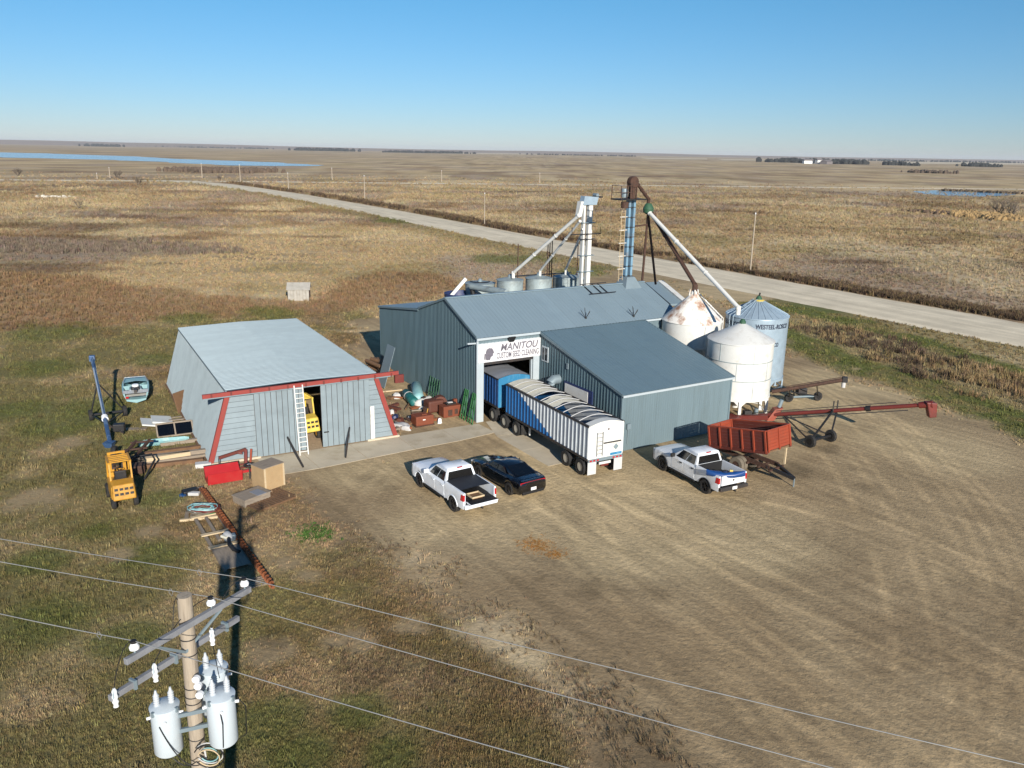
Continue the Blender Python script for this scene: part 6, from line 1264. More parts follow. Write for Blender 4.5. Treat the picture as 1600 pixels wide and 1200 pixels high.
axle_set(tB, (-2.25, -.55, 1.15), 0)
for x in (.75, TW - .75): MB().span((x - .16, -2.9, .84), (x - .04, .6, 1.06)).build('fifth_wheel_frame', 'black_metal', tB)
for x0 in (-.02, TW - .58): MB().span((x0, -2.96, .25), (x0 + .6, -2.94, .95)).build('mud_flap', 'rubber', tB)
ZT, ZB = ZT_old, ZB_old

# ================================================================== augers, wagon and machines
def small_wheel(parent, P, r, w, heading, tyre='rubber', rim='rim_dark'):
    o = MB().lathe([(r * .5, -w / 2), (r * .92, -w / 2), (r, -w * .3), (r, w * .3), (r * .92, w / 2), (r * .5, w / 2)], 20, (0, 0, 0), 'Y', caps=False).build('wheel', tyre, parent, 35, loc=P, rz=heading)
    MB().lathe([(r * .52, -w * .4), (r * .4, -.02), (.05, -.02), (.05, .02), (r * .4, .02), (r * .52, w * .4)], 16, (0, 0, 0), 'Y').build('rim', rim, o, 35); return o
def rel(P, o): return Vector(P) - o
# red swing auger: intake hopper by the white bin, spout far right
A = G(1207, 648, 0.9); Bp = AY(1452, 632, 61.0); Bp = G(1452, 632, 3.4)
wl1, wl2 = G(1265, 699), G(1297, 690)
au = thing('grain_auger', 'long red grain auger on a black wheeled undercarriage, spout at its far end', 'auger', ((wl1 + wl2) / 2).to_tuple()); O0 = au.location.copy()
d = (Bp - A).normalized(); A_ = A - d * 1.0
MB().tube(rel(A_, O0), rel(Bp, O0), .135, 14).build('tube', 'red_auger', au, 40)
MB().tube(rel(A_ + d * 7.2, O0), rel(A_ + d * 7.5, O0), .2, 14).build('clamp_band', 'black_metal', au, 40)
MB().tube(rel(Bp - d * .6, O0), rel(Bp + d * .2, O0), .2, 14, .26).build('spout_head', 'red_auger', au, 40)
MB().hexa([rel(Bp, O0) + Vector(v) for v in ((.05, -.22, -.85), (.5, -.22, -.8), (.5, .22, -.8), (.05, .22, -.85), (-.3, -.26, .2), (.4, -.26, .15), (.4, .26, .15), (-.3, .26, .2))]).build('spout', 'red_auger', au, bevel=.06)
MB().tube(rel(A_, O0) + Vector((0, 0, .25)), rel(Bp - d * 2, O0) + Vector((0, 0, .3)), .025, 6).build('truss_rod', 'dark_steel', au)
MB().tube(rel(A_, O0) + Vector((0, 0, -.28)), rel(Bp - d * 1.2, O0) + Vector((0, 0, -.3)), .03, 6).build('truss_rod', 'dark_steel', au)
mid = A_ + d * ((Bp - A_).length * .475)
axd = (wl2 - wl1).normalized(); hd_ = math.atan2(axd.y, axd.x) - math.pi / 2
for w_ in (wl1, wl2):
    P = rel(w_, O0); small_wheel(au, (P.x, P.y, .42), .42, .24, hd_)
    MB().bar((P.x, P.y, .45), rel(mid, O0) + axd * (.25 if w_ is wl2 else -.25), .10, .12).build('lift_arm', 'black_metal', au)
    MB().bar((P.x, P.y, .42), rel(A_ + d * 1.8, O0) + Vector((0, 0, -.1)), .07).build('reach_arm', 'dark_steel', au)
MB().bar(rel(wl1, O0) + Vector((0, 0, .45)), rel(wl2, O0) + Vector((0, 0, .45)), .14).build('axle_beam', 'black_metal', au)
for s in (-.22, .22): MB().bar(rel(mid, O0) + axd * s + Vector((0, 0, -.2)), rel(mid, O0) + axd * s + Vector((0, 0, .7)), .07).build('winch_post', 'black_metal', au)
hp = G(1203, 655, .5)
MB().hexa([rel(hp, O0) + Vector(v) for v in ((-.35, -.4, 0), (.15, -.4, 0), (.15, .2, 0), (-.35, .2, 0), (.2, -.3, .8), (.75, -.35, .95), (.75, .25, .95), (.2, .3, .8))]).build('intake_hopper', 'orange_red', au)
MB().tube(rel(hp, O0) + Vector((.55, 0, .9)), rel(hp, O0) + Vector((.7, 0, 1.45)), .14, 10).build('gear_head', 'galv_sheet', au, 40)
# swing intake and tangled frame under the white bin
it = G(1148, 662); ih = thing('auger_intake', 'dark red swing hopper on small wheels beneath the tall white bin', 'hopper', it)
MB().bar((0, 0, .45), rel(G(1200, 652, .8), it) + Vector((0, 0, .0)), .3, .34).build('trough', 'red_auger', ih); MB().box((-.6, -.3, .4), (1.5, 1.1, .45), .4).build('hopper_box', 'red_auger', ih, bevel=.03)
for dx, dy in ((-1.0, -.7), (-.1, -.9)): small_wheel(ih, (dx, dy, .2), .2, .12, .4)
MB().box((.9, .3, .72), (.6, .4, .4), .3).build('engine', 'dark_steel', ih, bevel=.04); MB().tube((1.6, .5, .7), (1.6, .5, 1.0), .16, 10).build('air_filter', 'galv_sheet', ih, 40)
# black auger at the back
A2 = G(1206, 612, 1.3); B2 = G(1320, 593, 2.6); w1_, w2_ = G(1232, 628), G(1277, 626)
au2 = thing('grain_auger', 'short black grain auger on a wheeled frame beside the galvanized bin', 'auger', ((w1_ + w2_) / 2).to_tuple()); O1 = au2.location.copy()
MB().tube(rel(A2, O1), rel(B2, O1), .15, 12).build('tube', 'rust_dark', au2, 40); d2_ = (B2 - A2).normalized()
MB().tube(rel(A2 + d2_ * 1.0, O1) + Vector((0, 0, .22)), rel(B2 - d2_ * .1, O1) + Vector((0, 0, .22)), .03, 6).build('truss_rod', 'rust_dark', au2)
MB().box(rel(B2, O1), (.36, .36, .4), math.atan2(d2_.y, d2_.x)).build('head_box', 'black_metal', au2); MB().tube(rel(B2, O1) + Vector((-.05, 0, -.2)), rel(B2, O1) + Vector((-.05, 0, -.6)), .15, 10).build('canvas_spout', 'canvas_white', au2, 40)
for w_ in (w1_, w2_):
    P = rel(w_, O1); small_wheel(au2, (P.x, P.y, .36), .36, .22, .2); MB().bar((P.x, P.y, .4), rel(A2.lerp(B2, .62 if w_ is w2_ else .25), O1), .07).build('lift_arm', 'black_metal', au2)
MB().bar(rel(w1_, O1) + Vector((0, 0, .4)), rel(w2_, O1) + Vector((0, 0, .4)), .12).build('axle_beam', 'galv_sheet', au2)
MB().bar(rel(w2_, O1) + Vector((0, 0, .4)), rel(A2.lerp(B2, .1), O1), .07).build('reach_arm', 'black_metal', au2); MB().bar(rel(w1_, O1) + Vector((.5, .3, .4)), rel(A2.lerp(B2, .3), O1), .09).build('lift_arm', 'black_metal', au2)
MB().box(rel(w1_.lerp(w2_, .45), O1) + Vector((0, .3, .75)), (.8, .5, .5), .3).build('engine', 'dark_steel', au2, bevel=.05)
# blue auger standing at the left
Ab = G(172, 692, .25); Wl, Wr = G(143, 657), G(196, 650); 
def pt_on_vertical_plane(x, y, P, n): return on_plane(x, y, P, n)
dirh = Vector((G(176, 582).x - Ab.x, G(176, 582).y - Ab.y, 0))   # the shadow on the grass runs under the raised tube
# raised end: sun line from the shadow tip meets the sight line
tipg = G(177, 583); e = ray(144, 560); M_ = np.array([e, [SUN_D.x, SUN_D.y, SUN_D.z]]).T; sol = np.linalg.lstsq(M_, np.array(tipg) - CAM, rcond=None)[0]; Tb = Vector(CAM + e * sol[0])
ba = thing('grain_auger', 'blue and silver grain auger raised steeply on a black wheeled frame in the grass', 'auger', ((Wl + Wr) / 2).to_tuple()); O2 = ba.location.copy(); db = (Tb - Ab).normalized(); Lb = (Tb - Ab).length
MB().tube(rel(Ab, O2), rel(Ab + db * Lb * .26, O2), .135, 14).build('lower_tube', 'blue_auger', ba, 40); MB().tube(rel(Ab + db * Lb * .26, O2), rel(Ab + db * Lb * .86, O2), .105, 14).build('middle_tube', 'auger_silver', ba, 40); MB().tube(rel(Ab + db * Lb * .86, O2), rel(Tb, O2), .13, 14).build('upper_tube', 'blue_auger', ba, 40)
MB().tube(rel(Ab + db * Lb * .25, O2), rel(Ab + db * Lb * .28, O2), .21, 14).build('collar', 'porcelain', ba, 40)
MB().tube(rel(Ab + db * Lb * .24, O2) + Vector((0, 0, .18)), rel(Tb - db * .2, O2) + Vector((0, 0, .22)), .03, 6).build('drive_shaft', 'blue_auger', ba)
MB().box(rel(Tb, O2), (.4, .4, .45), .3).build('head_box', 'blue_auger', ba, bevel=.06); MB().hexa([rel(Ab, O2) + Vector(v) for v in ((-.2, -.3, -.24), (.2, -.3, -.24), (.2, .1, -.24), (-.2, .1, -.24), (-.3, -.4, .1), (.3, -.4, .1), (.3, .2, .1), (-.3, .2, .1))]).build('intake', 'blue_auger', ba)
hb_ = math.atan2((Wr - Wl).y, (Wr - Wl).x) - math.pi / 2
for w_, s in ((Wl, -1), (Wr, 1)):
    P = rel(w_, O2); small_wheel(ba, (P.x, P.y, .38), .38, .26, hb_ + math.pi / 2 * 0); up_ = rel(Ab + db * Lb * .68, O2)
    MB().bar((P.x, P.y, .4), up_, .07).build('lift_arm', 'black_metal', ba); MB().bar((P.x, P.y, .42), rel(Ab + db * Lb * .2, O2), .06).build('reach_arm', 'black_metal', ba)
MB().bar(rel(Wl, O2) + Vector((0, 0, .4)), rel(Wr, O2) + Vector((0, 0, .4)), .12).build('axle_beam', 'black_metal', ba)
MB().box(rel(Ab + db * Lb * .22, O2) + Vector((.9, -.1, -.3)), (.7, .5, .5), .2).build('engine', 'black_metal', ba, bevel=.05); MB().bar(rel(Ab + db * Lb * .2, O2), rel(Ab + db * Lb * .22, O2) + Vector((1.3, -.4, -.6)), .08).build('engine_mount', 'dark_steel', ba)

# ---------------------------------------------------------------- orange dump wagon
# box corners from the photograph: near lower edge at z about 1.25
wb_l = G(1109, 697, 1.15); WWd, Z0, WH = 2.3, 1.15, 1.27
hw = math.atan2(*(G(1144, 661, 2.42) - G(1109, 671, 2.42)).yx) - math.pi / 2; lx = Vector((math.cos(hw), math.sin(hw), 0)); ly = Vector((-math.sin(hw), math.cos(hw), 0))
er = on_plane(1199, 708, wb_l, ly)                                   # raised front corner of the box lies in the near side's upright plane
wrun = (er - wb_l).dot(lx); tilt = math.atan2(er.z - Z0, wrun); wlen = wrun / math.cos(tilt)
wg = thing('dump_wagon', 'weathered orange red grain wagon with its ribbed box propped up over a black drawbar', 'wagon', (wb_l.x, wb_l.y, 0), hw)
def wloc(P): d_ = Vector((P[0], P[1], 0)) - wg.location; return Vector((d_.dot(lx), d_.dot(ly), P[2]))
def tilted(nm):
    o = part_empty(nm, wg); o.rotation_euler = (0, -tilt, 0); o.location = Vector((0, 0, Z0)) - Matrix.Rotation(-tilt, 3, 'Y') @ Vector((0, 0, Z0)); return o
def planks(x0, x1, y, mat, parent, ax):
    for k in range(6):
        z0 = Z0 + .1 + k * (WH - .14) / 6
        if ax == 'y': MB().span((x0, y - .02, z0 + .006), (x1, y + .02, z0 + (WH - .14) / 6 - .006)).build('plank', mat, parent)
        else: MB().span((y - .02, x0, z0 + .006), (y + .02, x1, z0 + (WH - .14) / 6 - .006)).build('plank', mat, parent)
for y, s in ((0, -1), (WWd, 1)):
    sw = tilted('side_wall'); planks(.06, wlen - .06, y, 'orange_dark', sw, 'y')  # same paint as the end gates, with shade put into the side colour
    for k in range(6): x = .05 + (wlen - .1) * k / 5; MB().span((x - .05, y - .09 if s < 0 else y + .021, Z0 - .02), (x + .05, y - .021 if s < 0 else y + .09, Z0 + WH)).build('stake', 'orange_red', sw)
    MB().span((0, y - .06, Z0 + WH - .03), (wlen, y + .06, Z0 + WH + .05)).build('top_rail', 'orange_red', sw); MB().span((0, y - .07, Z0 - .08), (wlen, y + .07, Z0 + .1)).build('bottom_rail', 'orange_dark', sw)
for x in (0, wlen):
    ew = tilted('end_gate'); planks(.06, WWd - .06, x, 'orange_red', ew, 'x')
    for k in range(3): y = .1 + (WWd - .2) * k / 2; MB().span((x + .021, y - .05, Z0), (x + .07, y + .05, Z0 + WH)).build('stake', 'orange_red', ew)
    MB().span((x - .05, .07, Z0 + WH - .02), (x + .05, WWd - .07, Z0 + WH + .045)).build('top_rail', 'orange_red', ew)
fl = tilted('box_floor'); 
for k in range(8): MB().span((.03, .03 + k * (WWd - .06) / 8, Z0 - .02), (wlen - .03, .02 + (k + 1) * (WWd - .06) / 8, Z0 + .05)).build('floor_plank', 'wood_brown', fl)
tip_ = wloc(G(1241, 748, .5)); wc_ = Vector((1.95, .18, 0))
for y in (.7, WWd - .7): MB().bar((.2, y, .92), (wrun * .95, y, .80), .12, .24).build('chassis_rail', 'rust_dark', wg)
for y in (wc_.y + .04, wc_.y + .36, WWd - .52, WWd - .20):
    w = MB().lathe([(.24, -.13), (.46, -.13), (.5, -.08), (.5, .08), (.46, .13), (.24, .13)], 22, (0, 0, 0), 'Y', caps=False).build('wheel', 'rubber_dusty', wg, 35, loc=(wc_.x, y, .5)); MB().lathe([(.25, -.1), (.2, 0), (.02, 0)], 16, (0, 0, 0), 'Y').build('rim', 'rust_dark', w, 35)
MB().tube((wc_.x, .1, .5), (wc_.x, WWd - .1, .5), .08, 8).build('axle', 'rust_dark', wg, 40)
for y in (.7, WWd - .7): MB().bar((wrun * .9, y, .82), tip_, .16, .18).build('drawbar', 'black_metal', wg)
MB().bar(tip_, Vector((tip_.x, tip_.y, 0)), .06).build('jack_stand', 'galv_sheet', wg); MB().bar((wrun - .1, WWd - .3, er.z - .12), (wrun - .1, WWd - .3, .8), .1).build('prop_leg', 'wood_pale', wg)
for k in range(4): MB().bar((wrun * .4 + .8 * k, .45, .72), (wrun * .4 + .8 * k, WWd - .45, .72), .12).build('cross_member', 'rust_dark', wg)
MB().tube((wrun * .45, WWd * .5, .85), (wrun * .7, WWd * .5, Z0 + wrun * .7 * math.tan(tilt) - .1), .1, 10).build('hoist_ram', 'black_metal', wg, 40)

# ---------------------------------------------------------------- yellow forklift
def forklift(label, loc, rz, mat, sc=1.0):
    t = thing('forklift', label, 'forklift', loc, rz, None, sc)     # local +x forward (mast end)
    MB().hexa([(-1.2, -.55, .45), (.75, -.55, .42), (.75, .55, .42), (-1.2, .55, .45), (-1.12, -.52, 1.1), (.75, -.52, 1.0), (.75, .52, 1.0), (-1.12, .52, 1.1)]).build('chassis', mat, t, bevel=.05)
    cw_ = MB().hexa([(-1.45, -.50, .5), (-.6, -.55, .5), (-.6, .55, .5), (-1.45, .50, .5), (-1.30, -.46, 1.22), (-.6, -.52, 1.28), (-.6, .52, 1.28), (-1.30, .46, 1.22)]).build('counterweight', mat, t, bevel=.06)
    for r_ in range(2):
        for k in range(4): MB().box((-1.415 + .06 * r_, -.33 + .22 * k, .80 + r_ * .22), (.04, .15, .11), 0, 0, 0, R(12)).build('grille_slot', 'black_metal', cw_)
    for s in (-1, 1):
        small_wheel(t, (.55, s * .52, .36), .36, .24, 0, 'rubber', 'yellow'); small_wheel(t, (-1.05, s * .48, .28), .28, .2, 0, 'rubber', 'yellow')
        MB().bar((.72, s * .48, .95), (.52, s * .46, 2.05), .07).build('guard_post', mat, t); MB().bar((-.68, s * .46, 1.2), (-.5, s * .46, 2.05), .07).build('guard_post', mat, t)
        MB().bar((.60, s * .47, 2.07), (-.55, s * .47, 2.07), .08).build('guard_rail', mat, t)
        MB().bar((.95, s * .32, .1), (.88, s * .32, 2.15), .10, .14).build('mast_channel', mat, t); MB().bar((1.02, s * .24, .25), (.95, s * .24, 1.95), .07, .10).build('inner_mast', 'dark_steel', t); MB().box((1.55, s * .24, .12), (1.05, .10, .045)).build('fork', 'dark_steel', t)
    for k in range(5): MB().box((-.45 + .24 * k, 0, 2.08), (.06, .94, .05)).build('roof_bar', mat, t)
    for z in (.4, 1.2, 2.1): MB().box((.95 - z * .03, 0, z), (.08, .66, .1)).build('mast_tie', mat, t)
    MB().box((-.15, 0, 1.12), (.5, .5, .12)).build('seat', 'black_metal', t, bevel=.03); MB().box((-.42, 0, 1.38), (.12, .5, .45)).build('seat_back', 'black_metal', t, bevel=.03)
    MB().bar((.55, 0, 1.0), (.32, 0, 1.42), .05).build('steering_column', 'black_metal', t); MB().lathe([(.15, -.015), (.18, 0), (.15, .015)], 16, (.3, 0, 1.45), caps=False).build('steering_wheel', 'black_metal', t); MB().box((.62, 0, 1.1), (.16, .9, .25)).build('dash', mat, t)
    MB().tube((.96, 0, .3), (.92, 0, 1.7), .06, 8).build('lift_cylinder', 'chrome', t, 40)
    return t
fk_r, fk_f = G(203, 812), G(178, 740); hf = math.atan2((fk_f - fk_r).y, (fk_f - fk_r).x)
forklift('yellow forklift with overhead guard parked on the grass', fk_r.lerp(fk_f, .42), hf, 'yellow', 1.12)
fi = SWd((LD1 + RD0) / 2 + .1, 3.2); forklift('pale yellow forklift inside the shed, seen through the gap between its doors', fi, STH + R(95), 'yellow_pale', 1.25)
# black implement frame behind the forklift
ig = G(205, 735); im = thing('implement_frame', 'dark rusty implement frame with tyres lying behind the yellow forklift', 'implement', ig)
e1, e2 = rel(G(225, 700, .5), ig), rel(G(182, 735, .4), ig)
for o in (-.35, .35): MB().bar(e2 + Vector((o, o * .4, 0)), e1 + Vector((o, o * .4, .5)), .13, .16).build('beam', 'rust_dark', im)
for t_ in (.1, .4, .7, .95): q = e2.lerp(e1 + Vector((0, 0, .5)), t_); MB().bar(q + Vector((-.6, -.25, 0)), q + Vector((.6, .25, 0)), .1).build('cross_beam', 'rust_dark', im)
for px in ((180, 715), (176, 737), (195, 742)): P = rel(G(*px), ig); small_wheel(im, (P.x, P.y, .38), .38, .26, R(100))
P = rel(G(222, 742), ig); MB().path([(P.x - .9, P.y, .2), (P.x - .6, P.y + .2, 1.0), (P.x + .5, P.y + .4, 1.15), (P.x + .75, P.y + .2, .9), (P.x + .5, P.y - .9, .05)], .06, 8).build('hoop_bar', 'black_metal', im, 60)
MB().box(rel(G(212, 732, .3), ig), (1.0, .8, .5), .4).build('gearbox', 'rust_dark', im, bevel=.06); MB().box(rel(G(203, 722, .3), ig), (.7, .5, .3), .9).build('seat_plate', 'dark_steel', im, bevel=.04)

# ---------------------------------------------------------------- boat in the grass
bs, bw = G(214, 638), G(213, 600); hbt = math.atan2((bw - bs).y, (bw - bs).x); bl_ = 3.9; bt_ = thing('boat', 'small turquoise and white boat with an exposed engine, beached in the grass', 'boat', bs.lerp(bw, .45), hbt)
secs = []
for x, w, zt, zb in ((-1.95, .86, .82, .08), (-1.2, .92, .84, .05), (0, .95, .88, .04), (1.0, .92, .95, .06), (1.7, .82, 1.0, .16), (2.05, .66, 1.03, .32)): secs.append([(x, 0, zb), (x, w * .75, zb + .18), (x, w, zt), (x, w - .13, zt), (x, w - .17, .38), (x, 0, .34), (x, -w + .17, .38), (x, -w + .13, zt), (x, -w, zt), (x, -w * .75, zb + .18)])
n = 10; MB().add([p for s in secs for p in s], [(i * n + j, i * n + (j + 1) % n, (i + 1) * n + (j + 1) % n, (i + 1) * n + j) for i in range(5) for j in range(n)] + [tuple(range(n)), tuple(range(5 * n, 6 * n))]).build('hull', 'boat_teal', bt_, 40)
MB().add([(-1.96, -.84, .83), (-1.05, -.90, .85), (-1.05, .90, .85), (-1.96, .84, .83), (-1.96, -.84, .6), (-1.05, -.9, .6), (-1.05, .9, .6), (-1.96, .84, .6)], [(0, 1, 2, 3), (4, 7, 6, 5), (1, 5, 6, 2), (0, 4, 5, 1), (2, 6, 7, 3)]).build('stern_deck', 'white_paint', bt_, bevel=.03)
MB().add([(.75, -.92, .95), (2.04, -.66, 1.04), (2.04, .66, 1.04), (.75, .92, .95), (.75, 0, 1.06), (2.04, 0, 1.1)], [(0, 1, 5, 4), (4, 5, 2, 3)]).build('bow_deck', 'boat_teal', bt_); MB().box((-.1, 0, .78), (.08, 1.7, .3)).build('bench_seat', 'boat_teal', bt_)
en = MB().box((-.75, 0, .75), (.75, .55, .5)).build('engine', 'black_metal', bt_, bevel=.06); MB().lathe([(.24, 0), (.26, .1), (.2, .16), (.02, .17)], 16, (-.6, 0, 1.0)).build('air_cleaner', 'porcelain', en, 40)
for s in (-1, 1): MB().tube((-.4, s * .34, .9), (-1.1, s * .36, .85), .07, 8).build('exhaust_pipe', 'galv_sheet', en, 40)
MB().bar((-1.1, 0, .92), (-1.9, 0, .95), .22, .2).build('jet_drive', 'dark_steel', bt_); MB().box((-1.985, .6, .55), (.04, .22, .12)).build('tail_light', 'tail_red', bt_)
for s in (-1, 1): MB().bar((.75, s * .85, .95), (1.15, s * .72, 1.28), .05).build('windscreen_post', 'aluminium', bt_)
MB().bar((1.15, -.72, 1.28), (1.15, .72, 1.28), .05).build('windscreen_rail', 'aluminium', bt_)

# ================================================================== yard junk west of the shed
def board(name, label, cat, px, z, dims, rz, mat, tilt=0.0, group=None, rx=0.0):
    P = G(px[0], px[1], z); o = MB().box((0, 0, 0), dims, 0, 0, rx, tilt).build(name, mat, None, loc=(P.x, P.y, P.z + dims[2] / 2 + abs(math.sin(tilt)) * dims[0] / 2 + abs(math.sin(rx)) * dims[1] / 2), rz=rz, bevel=.01)
    return tag(o, label, cat, group)
board('panel', 'white insulated panel lying beside the shed, left of the pair', 'panel', (237, 664), .0, (1.3, 1.6, .10), R(28), 'white_paint', R(12))
board('panel', 'white insulated panel lying beside the shed, next to the plank stack', 'panel', (253, 659), .0, (1.3, 1.6, .10), R(28), 'white_paint', R(10))
for k in range(5): board('plank', 'weathered brown plank in the short stack beside the white panels', 'plank', (277, 668 - 4 * k), .03 + .05 * (k % 2), (2.3, .24, .06), R(26 + 3 * (k % 3)), 'wood_grey', group='planks beside the white panels')
P = G(275, 682); ws = thing('window_sash', 'old white window sash with two dark panes propped by the shed wall', 'window', P, R(27))
for a, b in (((-1.1, 0, .1), (1.1, 0, .1)), ((-1.1, .75, .75), (1.1, .75, .75)), ((-1.1, 0, .1), (-1.1, .75, .75)), ((1.1, 0, .1), (1.1, .75, .75)), ((0, 0, .1), (0, .75, .75))): MB().bar(a, b, .09).build('frame_bar', 'wood_grey', ws)
for x in (-.55, .55): MB().add([(x - .5, .03, .14), (x + .5, .03, .14), (x + .5, .72, .72), (x - .5, .72, .72)], [(0, 1, 2, 3)]).build('pane', 'glass_dark', ws)
for s in (-1, 1): MB().bar((s, .74, .74), (s, .95, 0), .07).build('prop', 'wood_grey', ws)
board('timber', 'grey timber lying under the window sash', 'timber', (282, 693), .0, (2.4, .3, .22), R(27), 'wood_grey')
P = G(257, 694); gs = thing('canoe_hull', 'pale green fibreglass trough lying among the timber by the shed', 'trough', P, R(22))
secs = []
for x, w in ((-1.5, .1), (-1.2, .32), (0, .4), (1.2, .32), (1.5, .1)): secs.append([(x, -w, .3), (x, -w * .7, .05), (x, w * .7, .05), (x, w, .3), (x, w * .6, .12), (x, -w * .6, .12)])
MB().add([p for s in secs for p in s], [(i * 6 + j, i * 6 + (j + 1) % 6, i * 6 + 6 + (j + 1) % 6, i * 6 + 6 + j) for i in range(4) for j in range(6)] + [tuple(range(6)), tuple(range(24, 30))]).build('shell', 'teal_pale', gs, 40)
for k, (px, L, a, mt) in enumerate((((272, 721), 4.4, 26, 'wood_grey'), ((270, 713), 4.6, 24, 'wood_grey'), ((275, 706), 4.0, 27, 'wood_brown'), ((268, 727), 3.6, 23, 'wood_brown'), ((262, 716), 2.6, 30, 'wood_pale'))):
    board('timber', 'long weathered timber in the pile at the shed corner', 'timber', px, .22 * (k in (1, 4)), (L, .32, .24), R(a), mt, group='timbers piled at the shed corner')
board('sheet', 'bent brown plywood sheet leaning on the shed wall', 'sheet', (285, 643), .0, (1.2, .06, 1.5), R(70), 'wood_brown', 0, None, R(-14))
board('board', 'flat grey board lying in the grass by the blue auger', 'board', (205, 671), .0, (2.0, .5, .06), R(8), 'wood_grey')
board('tarp_scrap', 'crumpled white plastic scrap by the red corner post of the shed', 'scrap', (318, 729), .0, (.9, .5, .25), R(20), 'canvas_white')

# ================================================================== engine hoist, red box, crates
P = G(372, 740); hh = math.atan2((G(392, 735) - G(332, 745)).y, (G(392, 735) - G(332, 745)).x)
rb = thing('red_box', 'bright red metal trough with a long drawbar before the shed', 'trough', G(350, 752), hh)
MB().add([(-.95, -.6, .75), (.95, -.6, .75), (.95, 0, .35), (-.95, 0, .35), (.95, .6, .85), (-.95, .6, .85), (-.95, -.5, .1), (.95, -.5, .1), (.95, .5, .1), (-.95, .5, .1)], [(0, 1, 2, 3), (3, 2, 4, 5), (0, 6, 7, 1), (5, 4, 8, 9), (1, 7, 8, 4, 2), (0, 3, 5, 9, 6), (6, 9, 8, 7)]).build('trough', 'red_bright', rb)
MB().bar((.95, .05, .38), (2.35, .1, .4), .16, .14).build('drawbar', 'red_bright', rb); MB().bar((-.95, .62, .85), (.95, .62, .85), .06).build('rim_bar', 'black_metal', rb)
hp_ = G(384, 730); hs = thing('engine_hoist', 'rusty orange engine hoist standing by the red trough', 'hoist', hp_, hh)
zt = VZ(703, hp_)
MB().bar((0, 0, .1), (.08, .1, zt), .16).build('mast', 'red_auger', hs); MB().bar((.1, .1, zt), (-1.5, .0, zt - .25), .14, .16).build('boom', 'orange_dark', hs); MB().bar((.3, .1, .2), (.42, .15, zt - .05), .10).build('brace', 'orange_red', hs); MB().tube((-.15, .02, .9), (-.35, .05, zt - .15), .07, 8).build('ram', 'red_auger', hs, 40)
for s in (-.4, .4): MB().bar((.3, s * .5, .12), (-1.5, s, .12), .1).build('base_leg', 'orange_dark', hs)
MB().bar((-1.5, 0, zt - .27), (-1.5, 0, zt - .6), .05).build('hook', 'black_metal', hs)
for s in (-.4, .4): small_wheel(hs, (.2, s, .1), .1, .07, 0)
wq = G(391, 748); cw2 = thing('hub_stand', 'spoked wheel hub on an upright shaft beside the plywood crate', 'wheel', wq); MB().tube((0, 0, 0), (0, 0, .85), .05, 8).build('shaft', 'dark_steel', cw2, 40); MB().lathe([(.30, .80), (.34, .85), (.30, .9), (.2, .87)], 18, caps=False).build('rim', 'black_metal', cw2, 40); MB().lathe([(.1, .8), (.12, .9), (.02, .93)], 10).build('hub', 'chrome', cw2, 40)
# crates
g0, g1_ = G(418, 771), G(443, 762); hc = math.atan2((g1_ - g0).y, (g1_ - g0).x)
pc = thing('plywood_crate', 'tall plywood crate with grey lid standing on the slatted pallet', 'crate', (g0 + g1_) / 2 + Vector((-math.sin(hc), math.cos(hc), 0)) * .6, hc)
CWd, CD, CH = 1.35, 1.15, 1.45
for a, b in (((-CWd / 2, -CD / 2, .14), (CWd / 2, -CD / 2 + .03, CH)), ((-CWd / 2, CD / 2 - .03, .14), (CWd / 2, CD / 2, CH)), ((-CWd / 2, -CD / 2 + .031, .14), (-CWd / 2 + .03, CD / 2 - .031, CH)), ((CWd / 2 - .03, -CD / 2 + .031, .14), (CWd / 2, CD / 2 - .031, CH))): MB().span(a, b).build('side_panel', 'plywood', pc)
for k in range(6): MB().span((-CWd / 2 - .03, -CD / 2 + k * CD / 6 + .004, CH + .001), (CWd / 2 + .03, -CD / 2 + (k + 1) * CD / 6 - .004, CH + .035)).build('lid_slat', 'wood_grey', pc)
for x in (-CWd / 2 + .06, CWd / 2 - .06): MB().span((x - .05, -CD / 2 - .03, .14), (x + .05, -CD / 2 - .001, CH)).build('batten', 'wood_pale', pc)
def pallet(label, loc, rz, nx, ny, n, mat='wood_grey', sc=1.0):
    t = thing('pallet', label, 'pallet', loc, rz)
    for y in (-ny / 2 + .05, 0, ny / 2 - .05): MB().span((-nx / 2, y - .045, 0), (nx / 2, y + .045, .1)).build('bearer', 'wood_brown', t)
    for k in range(n): x = -nx / 2 + (k + .5) * nx / n; MB().span((x - nx / n * .36, -ny / 2, .101), (x + nx / n * .36, ny / 2, .125)).build('slat', mat, t)
    return t
pallet('slatted wooden pallet under the plywood crate', G(418, 782), hc, 2.6, 1.9, 13, 'wood_brown')
gc = thing('box_crate', 'low grey wooden box beside the plywood crate', 'crate', G(395, 782), hc); 
MB().span((-.85, -.55, 0), (.75, .55, .42)).build('box', 'wood_grey', gc)
for k in range(4): MB().span((-.9, -.6 + .3 * k + .004, .421), (.8, -.3 + .3 * k - .004, .455)).build('lid_slat', 'wood_grey', gc)
MB().span((-.05, -.58, .456), (.5, .2, .475)).build('lid_panel', 'tarp_grey', gc)
